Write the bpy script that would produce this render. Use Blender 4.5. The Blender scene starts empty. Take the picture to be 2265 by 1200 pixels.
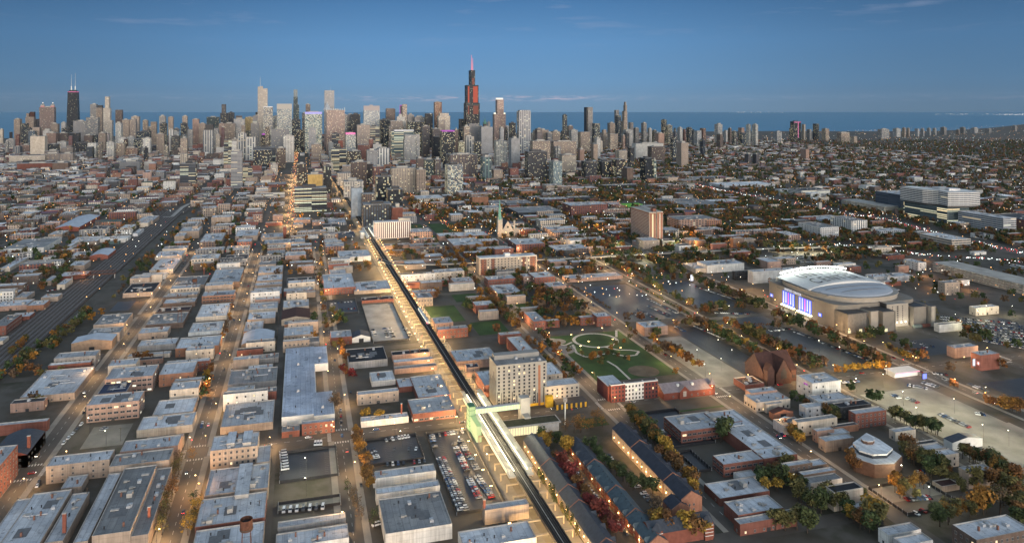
import bpy, bmesh, math, random
import numpy as np
from mathutils import Vector
C = bpy.context.scene.collection
SC = bpy.context.scene
random.seed(7)
R = math.radians
# ------------------------------------------------------------------ camera, sky, sun, exposure
# world axes: +X runs east along the street grid, +Y north, the camera hangs over the origin
CH, YAW, F, CY = 254.0, R(-15.8), 1652.0, 232.0      # height, heading, focal length and horizon row of the 2265 px picture
cam_d = bpy.data.cameras.new('camera'); cam = bpy.data.objects.new('camera', cam_d); C.objects.link(cam)
cam.location = (0, 0, CH); cam.rotation_euler = (R(90), 0, YAW - R(90))
cam_d.sensor_fit = 'HORIZONTAL'; cam_d.sensor_width = 36.0; cam_d.lens = 36.0 * F / 2265.0
cam_d.shift_x = 0.0; cam_d.shift_y = -(600 - CY) / 2265.0
cam_d.clip_start = 1.0; cam_d.clip_end = 90000.0
SC.camera = cam
HAZE_D = 0.4e-5
SC.view_settings.view_transform = 'Standard'; SC.view_settings.look = 'None'
SC.view_settings.exposure = 0.12; SC.view_settings.gamma = 1.0
SC.render.engine = 'CYCLES'
SC.cycles.use_denoising = True
SC.cycles.max_bounces = 4; SC.cycles.diffuse_bounces = 2; SC.cycles.glossy_bounces = 2
SC.cycles.transmission_bounces = 2; SC.cycles.transparent_max_bounces = 6; SC.cycles.volume_bounces = 0
SC.cycles.caustics_reflective = False; SC.cycles.caustics_refractive = False
SC.cycles.sample_clamp_indirect = 3.0; SC.cycles.sample_clamp_direct = 12.0
SC.cycles.use_light_tree = True

class NT:
    """small node-tree helper"""
    def __init__(s, nt): s.nt = nt; s.n = nt.nodes; s.l = nt.links
    def new(s, t, **kw):
        o = s.n.new(t)
        for k, v in kw.items(): setattr(o, k, v)
        return o
    def put(s, sock, v):
        if v is None: return
        if isinstance(v, bpy.types.NodeSocket): s.l.new(v, sock)
        else:
            if sock.type == 'RGBA' and len(v) == 3: v = (*v, 1)
            sock.default_value = v
    def m(s, op, a, b=None, c=None):
        o = s.new('ShaderNodeMath', operation=op)
        for i, v in enumerate((a, b, c)): s.put(o.inputs[i], v)
        return o.outputs[0]
    def mix(s, f, a, b, mode='MIX'):
        o = s.new('ShaderNodeMix', data_type='RGBA', blend_type=mode)
        s.put(o.inputs[0], f); s.put(o.inputs[6], a); s.put(o.inputs[7], b)
        return o.outputs[2]
    def ramp(s, f, stops, interp='LINEAR'):
        o = s.new('ShaderNodeValToRGB'); o.color_ramp.interpolation = interp
        e = o.color_ramp.elements
        while len(e) < len(stops): e.new(0.5)
        for q, (p, c) in zip(e, stops):
            q.position = p; q.color = (*c, 1) if len(c) == 3 else c
        s.put(o.inputs[0], f); return o.outputs[0]
    def rng(s, v, a, b, c=0.0, d=1.0, t='LINEAR'):
        o = s.new('ShaderNodeMapRange', interpolation_type=t)
        for i, x in enumerate((v, a, b, c, d)): s.put(o.inputs[i], x)
        return o.outputs[0]
    def noise(s, vec, scale, detail=3, rough=.55):
        o = s.new('ShaderNodeTexNoise'); s.put(o.inputs['Vector'], vec)
        o.inputs['Scale'].default_value = scale; o.inputs['Detail'].default_value = detail; o.inputs['Roughness'].default_value = rough
        return o.outputs[0]

SUN_ELEV, SUN_AZ = 7.0, 188.0            # the glow after sunset: low, from just south of due west (math angle)
w = bpy.data.worlds.new('World'); SC.world = w; w.use_nodes = True
t = NT(w.node_tree); t.n.clear()
tc = t.new('ShaderNodeTexCoord').outputs['Generated']
sp = t.new('ShaderNodeSeparateXYZ'); t.put(sp.inputs[0], tc)
sky = t.new('ShaderNodeTexSky'); sky.sky_type = 'NISHITA'; sky.sun_disc = False
sky.sun_elevation = R(3.0); sky.sun_rotation = R(90 - SUN_AZ); sky.air_density = 1.0; sky.dust_density = 1.6; sky.ozone_density = 2.0
bw = t.new('ShaderNodeRGBToBW'); t.put(bw.inputs[0], sky.outputs[0])
nis = t.mix(1.0, t.mix(.62, sky.outputs[0], bw.outputs[0]), (0.82, 0.90, 0.93), 'MULTIPLY')
# dusk gradient of the eastern sky: deep blue overhead, paler towards the lake, brightest straight ahead
grad = t.ramp(t.rng(sp.outputs[2], -0.02, 0.30), [(0.0, (.118, .215, .335)), (0.06, (.122, .224, .352)), (0.16, (.120, .250, .425)), (0.32, (.100, .235, .440)), (0.50, (.058, .160, .335)), (1.0, (.045, .120, .28))])
ax = t.m('SUBTRACT', t.m('ARCTAN2', sp.outputs[1], sp.outputs[0]), R(-13))
fall = t.rng(t.m('ABSOLUTE', ax), 0.08, 0.62, 1.0, 0.64, 'SMOOTHSTEP')
east = t.mix(1.0, grad, fall, 'MULTIPLY')
# a thin broken line of far cloud over the lake and some faint high wisps
mp = t.new('ShaderNodeMapping'); t.put(mp.inputs[0], tc); mp.inputs['Scale'].default_value = (38, 38, 330)
c1 = t.noise(mp.outputs[0], 1.0, 5, .6)
band = t.m('MULTIPLY', t.rng(sp.outputs[2], 0.003, 0.008, 0, 1, 'SMOOTHSTEP'), t.rng(sp.outputs[2], 0.009, 0.0145, 1, 0, 'SMOOTHSTEP'))
azb = t.rng(t.m('ABSOLUTE', t.m('SUBTRACT', ax, -.005)), 0.10, 0.22, 1, 0.15, 'SMOOTHSTEP')
k1 = t.m('MULTIPLY', t.m('MULTIPLY', t.rng(c1, 0.47, 0.66), band), t.m('MULTIPLY', azb, .8))
east = t.mix(k1, east, (.40, .36, .45))
mp2 = t.new('ShaderNodeMapping'); t.put(mp2.inputs[0], tc); mp2.inputs['Scale'].default_value = (5, 7, 60); mp2.inputs['Location'].default_value = (3.3, 1.2, .4)
c2 = t.noise(mp2.outputs[0], 1.0, 6, .6)
k2 = t.m('MULTIPLY', t.rng(c2, 0.56, 0.76), t.m('MULTIPLY', t.rng(sp.outputs[2], 0.07, 0.13), .55))
east = t.mix(k2, east, (.26, .30, .42))
isw = t.m('MAXIMUM', t.rng(sp.outputs[0], 0.35, -0.15, 0, 1, 'SMOOTHSTEP'), t.rng(sp.outputs[2], 0.22, 0.6, 0, 1, 'SMOOTHSTEP'))
east = t.mix(1.0, east, (1.14, 1.15, 1.14), 'MULTIPLY')
col = t.mix(isw, east, nis)
bg = t.new('ShaderNodeBackground'); t.put(bg.inputs[0], col); bg.inputs[1].default_value = 1.0
wo = t.new('ShaderNodeOutputWorld'); t.l.new(bg.outputs[0], wo.inputs[0])

sd = bpy.data.lights.new('sun', 'SUN'); sd.energy = 0.95; sd.angle = R(35); sd.color = (1.0, .84, .80)
so = bpy.data.objects.new('sun', sd); C.objects.link(so)
dv = Vector((math.cos(R(SUN_AZ)) * math.cos(R(SUN_ELEV)), math.sin(R(SUN_AZ)) * math.cos(R(SUN_ELEV)), math.sin(R(SUN_ELEV))))
so.rotation_euler = dv.to_track_quat('Z', 'Y').to_euler()

# ------------------------------------------------------------------ picture -> place
def P(x, y, z=0.0):
    """the point at height z that the 2265 px picture shows at (x, y)"""
    a = (CH - z) * F / (y - CY); r = (x - 1132.5) / F * a
    return a * math.cos(YAW) + r * math.sin(YAW), a * math.sin(YAW) - r * math.cos(YAW)
def PX(X, Y, z=0.0):
    a = X * math.cos(YAW) + Y * math.sin(YAW); r = X * math.sin(YAW) - Y * math.cos(YAW)
    return 1132.5 + F * r / a, CY + F * (CH - z) / a, a
TILE = {'a': (0, 800, 2.98), 'b': (0, 450, 2.98), 'c': (700, 450, 2.98), 'd': (700, 800, 2.98), 'e': (1400, 450, 2.618), 'f': (1400, 800, 2.618),
        'g': (1100, 800, 5.66), 'h': (1100, 990, 5.66), 'i': (1665, 700, 3.0), 'j': (1150, 500, 3.0), 'k': (400, 330, 4.917), 'l': (760, 320, 4.528),
        'm': (1200, 300, 4.528), 'n': (1700, 360, 4.0), 'o': (0, 340, 4.706), 'p': (0, 160, 5.66), 'q': (400, 160, 5.6625), 'r': (720, 200, 7.06),
        's': (960, 100, 4.53), 't': (1400, 200, 4.528), 'u': (1640, 560, 4.53), 'v': (960, 760, 5.0), 'x': (1400, 200, 2.618), 'z': (0, 0, 1.0)}
def TP(tl, x, y, z=0.0):
    ox, oy, s = TILE[tl]; return P(ox + x / s, oy + y / s, z)
def RECT(tl, xa, ya, xb, yb, z=0.0):
    p, q = TP(tl, xa, ya, z), TP(tl, xb, yb, z)
    return min(p[0], q[0]), max(p[0], q[0]), min(p[1], q[1]), max(p[1], q[1])

# ------------------------------------------------------------------ meshes and objects
class MB:
    def __init__(s): s.v = []; s.f = []; s.m = []
    def face(s, pts, mi=0):
        n = len(s.v); s.v += [tuple(p) for p in pts]; s.f.append(tuple(range(n, n + len(pts)))); s.m.append(mi)
    def box(s, x0, x1, y0, y1, z0, z1, mi=0, top=None, bottom=False):
        n = len(s.v)
        s.v += [(x0, y0, z0), (x1, y0, z0), (x1, y1, z0), (x0, y1, z0), (x0, y0, z1), (x1, y0, z1), (x1, y1, z1), (x0, y1, z1)]
        fs = [(0, 1, 5, 4), (1, 2, 6, 5), (2, 3, 7, 6), (3, 0, 4, 7), (4, 5, 6, 7)]
        ms = [mi] * 4 + [mi if top is None else top]
        if bottom: fs.append((3, 2, 1, 0)); ms.append(mi)
        s.f += [tuple(n + i for i in f) for f in fs]; s.m += ms
        return s
    def prism(s, poly, z0, z1, mi=0, top=None, cap=True, flip=False):
        n = len(s.v); k = len(poly)
        if sum(poly[i][0] * poly[(i + 1) % k][1] - poly[(i + 1) % k][0] * poly[i][1] for i in range(k)) < 0: poly = poly[::-1]
        s.v += [(p[0], p[1], z0) for p in poly] + [(p[0], p[1], z1) for p in poly]
        for i in range(k):
            j = (i + 1) % k; f = (n + i, n + j, n + k + j, n + k + i)
            s.f.append(f[::-1] if flip else f); s.m.append(mi)
        if cap: s.f.append(tuple(n + k + i for i in range(k))); s.m.append(mi if top is None else top)
        return s
    def frust(s, cx, cy, r0, r1, z0, z1, n=10, mi=0, cap=True):
        b = len(s.v)
        for r, z in ((r0, z0), (r1, z1)):
            s.v += [(cx + r * math.cos(2 * math.pi * i / n), cy + r * math.sin(2 * math.pi * i / n), z) for i in range(n)]
        for i in range(n):
            j = (i + 1) % n; s.f.append((b + i, b + j, b + n + j, b + n + i)); s.m.append(mi)
        if cap: s.f.append(tuple(b + n + i for i in range(n))); s.m.append(mi)
        return s
    def tube(s, p, q, r, n=5, mi=0):
        p, q = Vector(p), Vector(q); d = (q - p).normalized()
        u = d.orthogonal().normalized(); v = d.cross(u); b = len(s.v)
        for c in (p, q): s.v += [tuple(c + r * (math.cos(2 * math.pi * i / n) * u + math.sin(2 * math.pi * i / n) * v)) for i in range(n)]
        for i in range(n):
            j = (i + 1) % n; s.f.append((b + i, b + j, b + n + j, b + n + i)); s.m.append(mi)
        s.f.append(tuple(b + i for i in range(n))[::-1]); s.m.append(mi); s.f.append(tuple(b + n + i for i in range(n))); s.m.append(mi)
        return s
    def gable(s, x0, x1, y0, y1, z0, z1, along='x', mi=0, end=0, ov=0.3):
        """pitched roof with closed gable ends"""
        if along == 'x':
            m = (y0 + y1) / 2; a, b = x0 - ov, x1 + ov; c, d = y0 - ov, y1 + ov
            s.face([(a, c, z0), (b, c, z0), (b, m, z1), (a, m, z1)], mi); s.face([(b, d, z0), (a, d, z0), (a, m, z1), (b, m, z1)], mi)
            for x, q in ((x0, 1), (x1, -1)):
                f = [(x, y1, z0), (x, y0, z0), (x, m, z1 - .12)]; s.face(f if q > 0 else f[::-1], end)
        else:
            m = (x0 + x1) / 2; a, b = y0 - ov, y1 + ov; c, d = x0 - ov, x1 + ov
            s.face([(c, b, z0), (c, a, z0), (m, a, z1), (m, b, z1)], mi); s.face([(d, a, z0), (d, b, z0), (m, b, z1), (m, a, z1)], mi)
            for y, q in ((y0, 1), (y1, -1)):
                f = [(x0, y, z0), (x1, y, z0), (m, y, z1 - .12)]; s.face(f if q > 0 else f[::-1], end)
        return s
    def mesh(s, name, mats):
        me = bpy.data.meshes.new(name); me.from_pydata(s.v, [], s.f)
        for m in (mats if isinstance(mats, (list, tuple)) else [mats]): me.materials.append(m)
        if len(me.materials) > 1: me.polygons.foreach_set('material_index', s.m)
        me.update(); return me
    def build(s, name, mats, parent=None, loc=None, col=None):
        return put(name, s.mesh(name, mats), parent, loc, col)
def put(name, me, parent=None, loc=None, col=None):
    o = bpy.data.objects.new(name, me); C.objects.link(o)
    if parent is not None: o.parent = parent
    if loc is not None: o.location = loc
    if col is not None: o.color = col if len(col) == 4 else (*col, 0.0)
    return o
def empty(name, loc):
    o = bpy.data.objects.new(name, None); C.objects.link(o); o.location = loc; o.empty_display_size = 1; return o
THINGS = []
def tag(o, desc, cat, group=None, full=False, near=None):
    """desc becomes the label; unless full, the labeller adds what the thing stands beside and its rank there"""
    o['category'] = cat
    if group: o['group'] = group
    if full: o['label'] = desc
    else: THINGS.append((o, desc, near))
    return o
def struct(o): o['kind'] = 'structure'; return o
def stuff(o): o['kind'] = 'stuff'; return o
ONES = 'zero first second third fourth fifth sixth seventh eighth ninth tenth eleventh twelfth thirteenth fourteenth fifteenth sixteenth seventeenth eighteenth nineteenth'.split()
TENS = {2: 'twent', 3: 'thirt', 4: 'fort', 5: 'fift', 6: 'sixt', 7: 'sevent', 8: 'eight', 9: 'ninet'}
def ordinal(n):
    if n < 20: return ONES[n]
    if n < 100: return TENS[n // 10] + ('ieth' if n % 10 == 0 else 'y-' + ONES[n % 10])
    k = n // 100; s = ['', 'one', 'two', 'three'][k]
    return s + '-hundredth' if n % 100 == 0 else s + '-hundred-and-' + ordinal(n % 100)
# ------------------------------------------------------------------ materials
def material(name):
    m = bpy.data.materials.new(name); m.use_nodes = True; t = NT(m.node_tree); t.n.clear()
    out = t.new('ShaderNodeOutputMaterial'); b = t.new('ShaderNodeBsdfPrincipled'); t.l.new(b.outputs[0], out.inputs[0])
    b.inputs['Roughness'].default_value = .8
    b.inputs['Specular IOR Level'].default_value = .25
    return m, t, b
def plain(name, col, rough=.8, metal=0.0, var=.25, scale=.4, spec=.25):
    m, t, b = material(name)
    tc = t.new('ShaderNodeTexCoord').outputs['Object']
    n = t.noise(tc, scale, 4)
    t.put(b.inputs['Base Color'], t.mix(1.0, col, t.rng(n, .25, .75, 1 - var, 1 + var), 'MULTIPLY'))
    b.inputs['Roughness'].default_value = rough; b.inputs['Metallic'].default_value = metal; b.inputs['Specular IOR Level'].default_value = spec
    return m
def glow(name, col, s, sample=True):
    m, t, b = material(name); b.inputs['Base Color'].default_value = (.03, .03, .03, 1)
    b.inputs['Emission Color'].default_value = (*col, 1); b.inputs['Emission Strength'].default_value = s
    if not sample: m.cycles.emission_sampling = 'NONE'
    return m
def wall_mat(name, attr=None):
    """masonry whose colour is the object's own: mottled, streaked, darker courses"""
    m, t, b = material(name)
    tc = t.new('ShaderNodeTexCoord'); oi = t.new('ShaderNodeObjectInfo')
    s = t.new('ShaderNodeSeparateXYZ'); t.put(s.inputs[0], tc.outputs['Object'])
    n1 = t.noise(tc.outputs['Object'], .12, 4); mp = t.new('ShaderNodeMapping'); t.put(mp.inputs[0], tc.outputs['Object'])
    mp.inputs['Scale'].default_value = (.9, .9, .06); n2 = t.noise(mp.outputs[0], 1.0, 4)
    course = t.rng(t.m('FRACT', t.m('DIVIDE', s.outputs[2], 3.6)), .86, .9, 1.0, .86)
    k = t.m('MULTIPLY', t.m('MULTIPLY', t.rng(n1, .3, .7, .78, 1.2), t.rng(n2, .35, .7, .8, 1.12)), course)
    t.put(b.inputs['Base Color'], t.mix(1.0, oi.outputs['Color'], k, 'MULTIPLY')); b.inputs['Roughness'].default_value = .9
    return m
def roof_mat(name):
    """flat membrane roof: pale, with seams, patches, ponding stains"""
    m, t, b = material(name)
    tc = t.new('ShaderNodeTexCoord'); oi = t.new('ShaderNodeObjectInfo')
    off = t.new('ShaderNodeVectorMath', operation='ADD'); t.put(off.inputs[0], tc.outputs['Object'])
    cx = t.new('ShaderNodeCombineXYZ'); t.put(cx.inputs[0], t.m('MULTIPLY', oi.outputs['Random'], 400.0)); t.put(off.inputs[1], cx.outputs[0])
    v = off.outputs[0]
    s = t.new('ShaderNodeSeparateXYZ'); t.put(s.inputs[0], v)
    n1 = t.noise(v, .035, 5, .6); n2 = t.noise(v, .25, 5, .65)
    mp = t.new('ShaderNodeMapping'); t.put(mp.inputs[0], v); mp.inputs['Scale'].default_value = (.02, .5, 1); n3 = t.noise(mp.outputs[0], 1.0, 3)
    br = t.new('ShaderNodeTexBrick'); t.put(br.inputs['Vector'], v); br.inputs['Scale'].default_value = .06
    br.inputs['Color1'].default_value = (1, 1, 1, 1); br.inputs['Color2'].default_value = (.84, .86, .9, 1); br.inputs['Mortar'].default_value = (.55, .55, .56, 1); br.inputs['Mortar Size'].default_value = .008
    k = t.m('MULTIPLY', t.rng(n1, .3, .7, .72, 1.14), t.rng(n3, .3, .7, .86, 1.1))
    dark = t.rng(n2, .58, .72, 1.0, .34)
    c = t.mix(1.0, oi.outputs['Color'], t.m('MULTIPLY', k, dark), 'MULTIPLY')
    vo = t.new('ShaderNodeTexVoronoi'); t.put(vo.inputs['Vector'], v); vo.inputs['Scale'].default_value = .045; vo.distance = 'CHEBYCHEV'
    vb = t.new('ShaderNodeRGBToBW'); t.put(vb.inputs[0], vo.outputs['Color']); c = t.mix(1.0, c, t.rng(vb.outputs[0], .2, .8, .8, 1.12), 'MULTIPLY')
    n4 = t.noise(v, 1.6, 3, .7); c = t.mix(1.0, c, t.rng(n4, .3, .7, .86, 1.1), 'MULTIPLY')
    t.put(b.inputs['Base Color'], t.mix(.9, c, br.outputs[0], 'MULTIPLY')); b.inputs['Roughness'].default_value = .7
    return m
def facade(name, pu, pv, wu, wv, glass=(.03, .04, .055), emi=2.2, warm=(1, .72, .36), cool=(.95, 1.0, .72), attr=None, gl_rough=.15, rows=False, spec=.25):
    """a storeyed front: window grid in metres, some windows lit (share = object alpha); roofs plain"""
    m, t, b = material(name)
    tc = t.new('ShaderNodeTexCoord'); oi = t.new('ShaderNodeObjectInfo')
    if attr:
        at = t.new('ShaderNodeAttribute'); at.attribute_name = attr; wc, al = at.outputs['Color'], .07
    else: wc, al = oi.outputs['Color'], oi.outputs['Alpha']
    s = t.new('ShaderNodeSeparateXYZ'); t.put(s.inputs[0], tc.outputs['Object'])
    nn = t.new('ShaderNodeSeparateXYZ'); t.put(nn.inputs[0], tc.outputs['Normal'])
    ax, ay = t.m('ABSOLUTE', nn.outputs[0]), t.m('ABSOLUTE', nn.outputs[1])
    side = t.m('GREATER_THAN', ay, ax)
    u = t.m('ADD', t.m('MULTIPLY', side, s.outputs[0]), t.m('MULTIPLY', t.m('SUBTRACT', 1.0, side), s.outputs[1]))
    un = t.m('ADD', t.m('DIVIDE', u, pu), 500.25); vn = t.m('ADD', t.m('DIVIDE', s.outputs[2], pv), .3)
    fu, fv = t.m('FRACT', un), t.m('FRACT', vn)
    win = t.m('MULTIPLY', t.m('LESS_THAN', fu, wu), t.m('LESS_THAN', fv, wv))
    wall = t.m('LESS_THAN', nn.outputs[2], .6)
    win = t.m('MULTIPLY', win, wall)
    cx = t.new('ShaderNodeCombineXYZ')
    t.put(cx.inputs[0], t.m('ADD', t.m('FLOOR', un) if not rows else t.m('FLOOR', t.m('DIVIDE', un, 5.0)), t.m('MULTIPLY', side, 77.0))); t.put(cx.inputs[1], t.m('FLOOR', vn)); t.put(cx.inputs[2], t.m('MULTIPLY', oi.outputs['Random'], 91.7))
    wn = t.new('ShaderNodeTexWhiteNoise', noise_dimensions='3D'); t.put(wn.inputs[0], cx.outputs[0])
    sc = t.new('ShaderNodeSeparateColor'); t.put(sc.inputs[0], wn.outputs[1])
    lit = t.m('MULTIPLY', t.m('LESS_THAN', wn.outputs[0], al), win)
    nz = t.noise(tc.outputs['Object'], .03, 3)
    wcol = t.mix(1.0, wc, t.rng(nz, .3, .7, .85, 1.12), 'MULTIPLY')
    gcol = t.mix(t.m('MULTIPLY', sc.outputs[1], .8), glass, tuple(2.4 * g + .01 for g in glass))
    t.put(b.inputs['Base Color'], t.mix(win, wcol, gcol))
    t.put(b.inputs['Roughness'], t.m('SUBTRACT', .85, t.m('MULTIPLY', win, .85 - gl_rough)))
    b.inputs['Specular IOR Level'].default_value = spec
    t.put(b.inputs['Emission Color'], t.mix(sc.outputs[2], warm, cool))
    t.put(b.inputs['Emission Strength'], t.m('MULTIPLY', lit, t.m('MULTIPLY', t.m('ADD', .3, sc.outputs[0]), emi * .62)))
    m.cycles.emission_sampling = 'NONE'
    return m
M = {}
M['wall'] = wall_mat('masonry'); M['roof'] = roof_mat('membrane_roof')
M['coping'] = plain('coping', (.34, .32, .30)); M['white'] = plain('white_paint', (.62, .61, .58), var=.12); M['dark'] = plain('dark_metal', (.03, .03, .033), .5)
M['steel'] = plain('painted_steel', (.055, .05, .048), .6); M['rust'] = plain('rust', (.10, .045, .03), .9, var=.5, scale=.8); M['galv'] = plain('galvanised', (.42, .43, .45), .5, .3)
M['concrete'] = plain('concrete', (.33, .31, .28), .9, var=.3, scale=.06); M['asphalt'] = plain('asphalt', (.026, .026, .029), .45, var=.4, scale=.05, spec=.3)
M['road'] = plain('worn_road', (.085, .076, .066), .8, var=.35, scale=.04); M['walk'] = plain('pavement', (.235, .215, .185), .9, var=.22, scale=.08)
M['grass'] = plain('lawn', (.035, .068, .020), .95, var=.45, scale=.05); M['mark'] = plain('road_paint', (.55, .54, .5), .8, var=.3, scale=.6)
M['ballast'] = plain('ballast', (.070, .056, .048), .95, var=.35, scale=.1); M['tie'] = plain('timber_ties', (.024, .020, .018), .9); M['rail'] = plain('worn_rail', (.22, .205, .20), .7)
M['soil'] = plain('bare_soil', (.12, .09, .06), .95, var=.4, scale=.06); M['glass'] = plain('window_glass', (.025, .03, .04), .1, spec=.6)
M['frame'] = plain('window_frame', (.30, .28, .26)); M['slate'] = plain('slate_roof', (.050, .056, .070), .7, var=.25, scale=.5); M['redroof'] = plain('brown_shingles', (.055, .027, .023), .85); M['lotconcrete'] = plain('lot_concrete', (.20, .185, .16), .9, var=.4, scale=.05)
M['green'] = plain('copper_green', (.14, .30, .24), .7); M['yellow'] = plain('yellow_panel', (.62, .36, .03), .6)
M['lit'] = glow('lit_window', (1, .74, .42), 1.5, False); M['litcool'] = glow('lit_window_cool', (1, .95, .75), 1.3, False)
M['lampwarm'] = glow('lamp_warm', (1, .62, .24), 30, False); M['lampwhite'] = glow('lamp_white', (1, .93, .75), 30, False); M['lamporange'] = glow('lamp_sodium', (1, .42, .08), 45, False)
M['redlamp'] = glow('red_lamp', (1, .03, .03), 9, False); M['headlamp'] = glow('head_lamp', (1, .93, .8), 14, False)
M['canopy'] = glow('lit_canopy', (1, .93, .66), 4); M['canopyg'] = glow('lit_bridge', (.74, 1, .36), 1.5); M['stationlit'] = glow('lit_hall_glazing', (1, .86, .50), 1.0)
M['pink'] = glow('pink_beacon', (1, .22, .5), 1.0, False); M['redglow'] = glow('painted_red_floodlight', (1, .12, .045), .42, False); M['crown'] = glow('lit_crown', (1, .93, .82), 1.0, False)
M['magenta'] = glow('magenta_light', (.75, .12, .8), .55, False); M['blue'] = glow('blue_screen', (.03, .11, .9), 1.3); M['screenw'] = glow('white_screen', (.85, .88, 1), .9); M['screenr'] = glow('red_screen', (.6, .1, .35), 1.5)
# facade kinds: punched grid, small grid, stripes, bands, dark glass, pale glass
FA = {'g': facade('punched_front', 4.6, 3.8, .56, .6, glass=(.02, .026, .036)), 'f': facade('fine_grid_front', 6.5, 3.6, .66, .56, glass=(.022, .028, .036)),
      'v': facade('striped_front', 5.2, 3.6, .5, .88), 'w': facade('wide_striped_front', 11.0, 3.6, .5, .88),
      'h': facade('banded_front', 9.0, 4.0, .97, .5, rows=True), 'd': facade('dark_glass_front', 3.2, 3.8, .9, .8, glass=(.012, .016, .022), emi=2.4, spec=.08, gl_rough=.3),
      'c': facade('pale_glass_front', 3.6, 4.0, .82, .72, glass=(.07, .09, .11), emi=1.5, gl_rough=.3, spec=.3), 'm': facade('mass_front', 4.5, 3.8, .42, .5, attr='bcol')}
WALL = {'T': (.33, .26, .21), 'C': (.50, .43, .355), 'W': (.60, .58, .55), 'G': (.24, .23, .225), 'D': (.05, .048, .05), 'N': (.045, .06, .085), 'R': (.18, .072, .055),
        'B': (.125, .09, .075), 'P': (.31, .205, .165), 'O': (.25, .125, .08), 'K': (.014, .014, .016), 'L': (.42, .42, .43), 'U': (.22, .27, .33), 'Y': (.42, .30, .12), 'E': (.10, .15, .15)}
WNAME = {'T': 'tan', 'C': 'cream', 'W': 'white', 'G': 'grey', 'D': 'dark grey', 'N': 'navy', 'R': 'red', 'B': 'brown', 'P': 'pinkish', 'O': 'orange', 'K': 'black', 'L': 'pale grey', 'U': 'blue-grey', 'Y': 'yellow', 'E': 'teal'}
ROOF = {'b': (.53, .54, .56), 'g': (.27, .265, .26), 'd': (.055, .055, .06), 'w': (.64, .645, .65), 'r': (.055, .028, .026), 'k': (.022, .022, .026), 'n': (.03, .045, .09)}
RNAME = {'b': 'bluish', 'g': 'grey', 'd': 'dark', 'w': 'white', 'r': 'maroon', 'k': 'black', 'n': 'navy'}
# ------------------------------------------------------------------ ground, lake, streets
SX = [588 + 201 * i for i in range(-1, 19)]                 # cross streets (north-south)
SY = {'n': [-30, 73, 181], 's': [-252, -354, -457, -570, -672, -772, -873, -974, -1075, -1176, -1277, -1378, -1480]}
NY = [420, 520, 620, 720, 820, 920, 1020, 1120, 1220, 1320]
LAKE_Y = -130
LK_R = math.atan(.0163); LK_O = (330.0, -144.0)          # the railway street runs a degree off the grid
def lake_y(x): return LK_O[1] + (x - 330) * .0163
def skew(o):
    c, s = math.cos(LK_R), math.sin(LK_R); o.rotation_euler = (0, 0, LK_R); o.location = (LK_O[0] - (330 * c - LAKE_Y * s), LK_O[1] - (330 * s + LAKE_Y * c), 0); return o
RAIL_Y = 288
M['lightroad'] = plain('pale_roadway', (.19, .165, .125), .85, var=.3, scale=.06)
gm, t, b = material('ground_soil')
tc = t.new('ShaderNodeTexCoord').outputs['Object']
n1 = t.noise(tc, .012, 5, .6); n2 = t.noise(tc, .07, 4)
t.put(b.inputs['Base Color'], t.mix(t.rng(n2, .42, .62), t.ramp(n1, [(.3, (.028, .032, .018)), (.5, (.062, .052, .040)), (.7, (.11, .096, .078))]), (.080, .071, .060)))
g = MB(); far = 26000.0
def ray(x, a): r = (x - 1132.5) / F * a; return a * math.cos(YAW) + r * math.sin(YAW), a * math.sin(YAW) - r * math.cos(YAW)
g.face([(-2500, -6000, 0), (far, -40000, 0), (far + 9000, 4000, 0), (far, 26000, 0), (-2500, 5000, 0)])
# keep the far edge of the land on the same sea-level distance as the lake's visible horizon
g = MB(); g.face([(*ray(-900, 120), 0), (*ray(3200, 120), 0), (*ray(4300, far), 0), (*ray(3000, far), 0), (*ray(1132, far), 0), (*ray(-800, far), 0), (*ray(-1800, far), 0)])
struct(g.build('ground', gm))
wm, t, b = material('lake_water')
tc = t.new('ShaderNodeTexCoord').outputs['Object']; mp = t.new('ShaderNodeMapping'); t.put(mp.inputs[0], tc); mp.inputs['Scale'].default_value = (.004, .0006, 1)
n1 = t.noise(mp.outputs[0], 1.0, 5, .6)
t.put(b.inputs['Base Color'], t.mix(t.rng(n1, .3, .7), (.030, .15, .25), (.045, .18, .30))); b.inputs['Roughness'].default_value = .45
b.inputs['Specular IOR Level'].default_value = .35
bp = t.new('ShaderNodeBump'); bp.inputs['Strength'].default_value = .3; bp.inputs['Distance'].default_value = 4; t.put(bp.inputs['Height'], t.noise(tc, .03, 3)); t.l.new(bp.outputs[0], b.inputs['Normal'])
wl = MB(); shore = [(-500, 306), (0, 306), (300, 300), (900, 296), (1400, 292), (1700, 290), (1900, 290.5), (2060, 290), (2130, 287), (2200, 282), (2265, 275), (2420, 262), (2600, 254)]
pts = [(*P(x, y), .05) for x, y in shore] + [(*ray(2700, far - 20), .05), (*ray(1132, far - 20), .05), (*ray(-700, far - 20), .05)]
wl.face(pts[::-1]) if sum(pts[i][0] * pts[(i + 1) % len(pts)][1] - pts[(i + 1) % len(pts)][0] * pts[i][1] for i in range(len(pts))) < 0 else wl.face(pts)
struct(wl.build('water', wm))
BLOCKED = []                                     # rectangles nothing procedural may be put on
def block(x0, x1, y0, y1): BLOCKED.append((x0, x1, y0, y1))
def flat(name, x0, x1, y0, y1, z, m):
    o = MB(); o.face([(x0, y0, z), (x1, y0, z), (x1, y1, z), (x0, y1, z)]); return struct(o.build(name, m))
NCOV = [0]
def cover(name, tl, a, bb, c, d, m, z=.05):
    NCOV[0] += 1; q = RECT(tl, a, bb, c, d); block(*q); flat(name, *q, .01 + .001 * NCOV[0], m); return q
cross_w = [12 if i != 1 else 16 for i in range(len(SX))]
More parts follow.
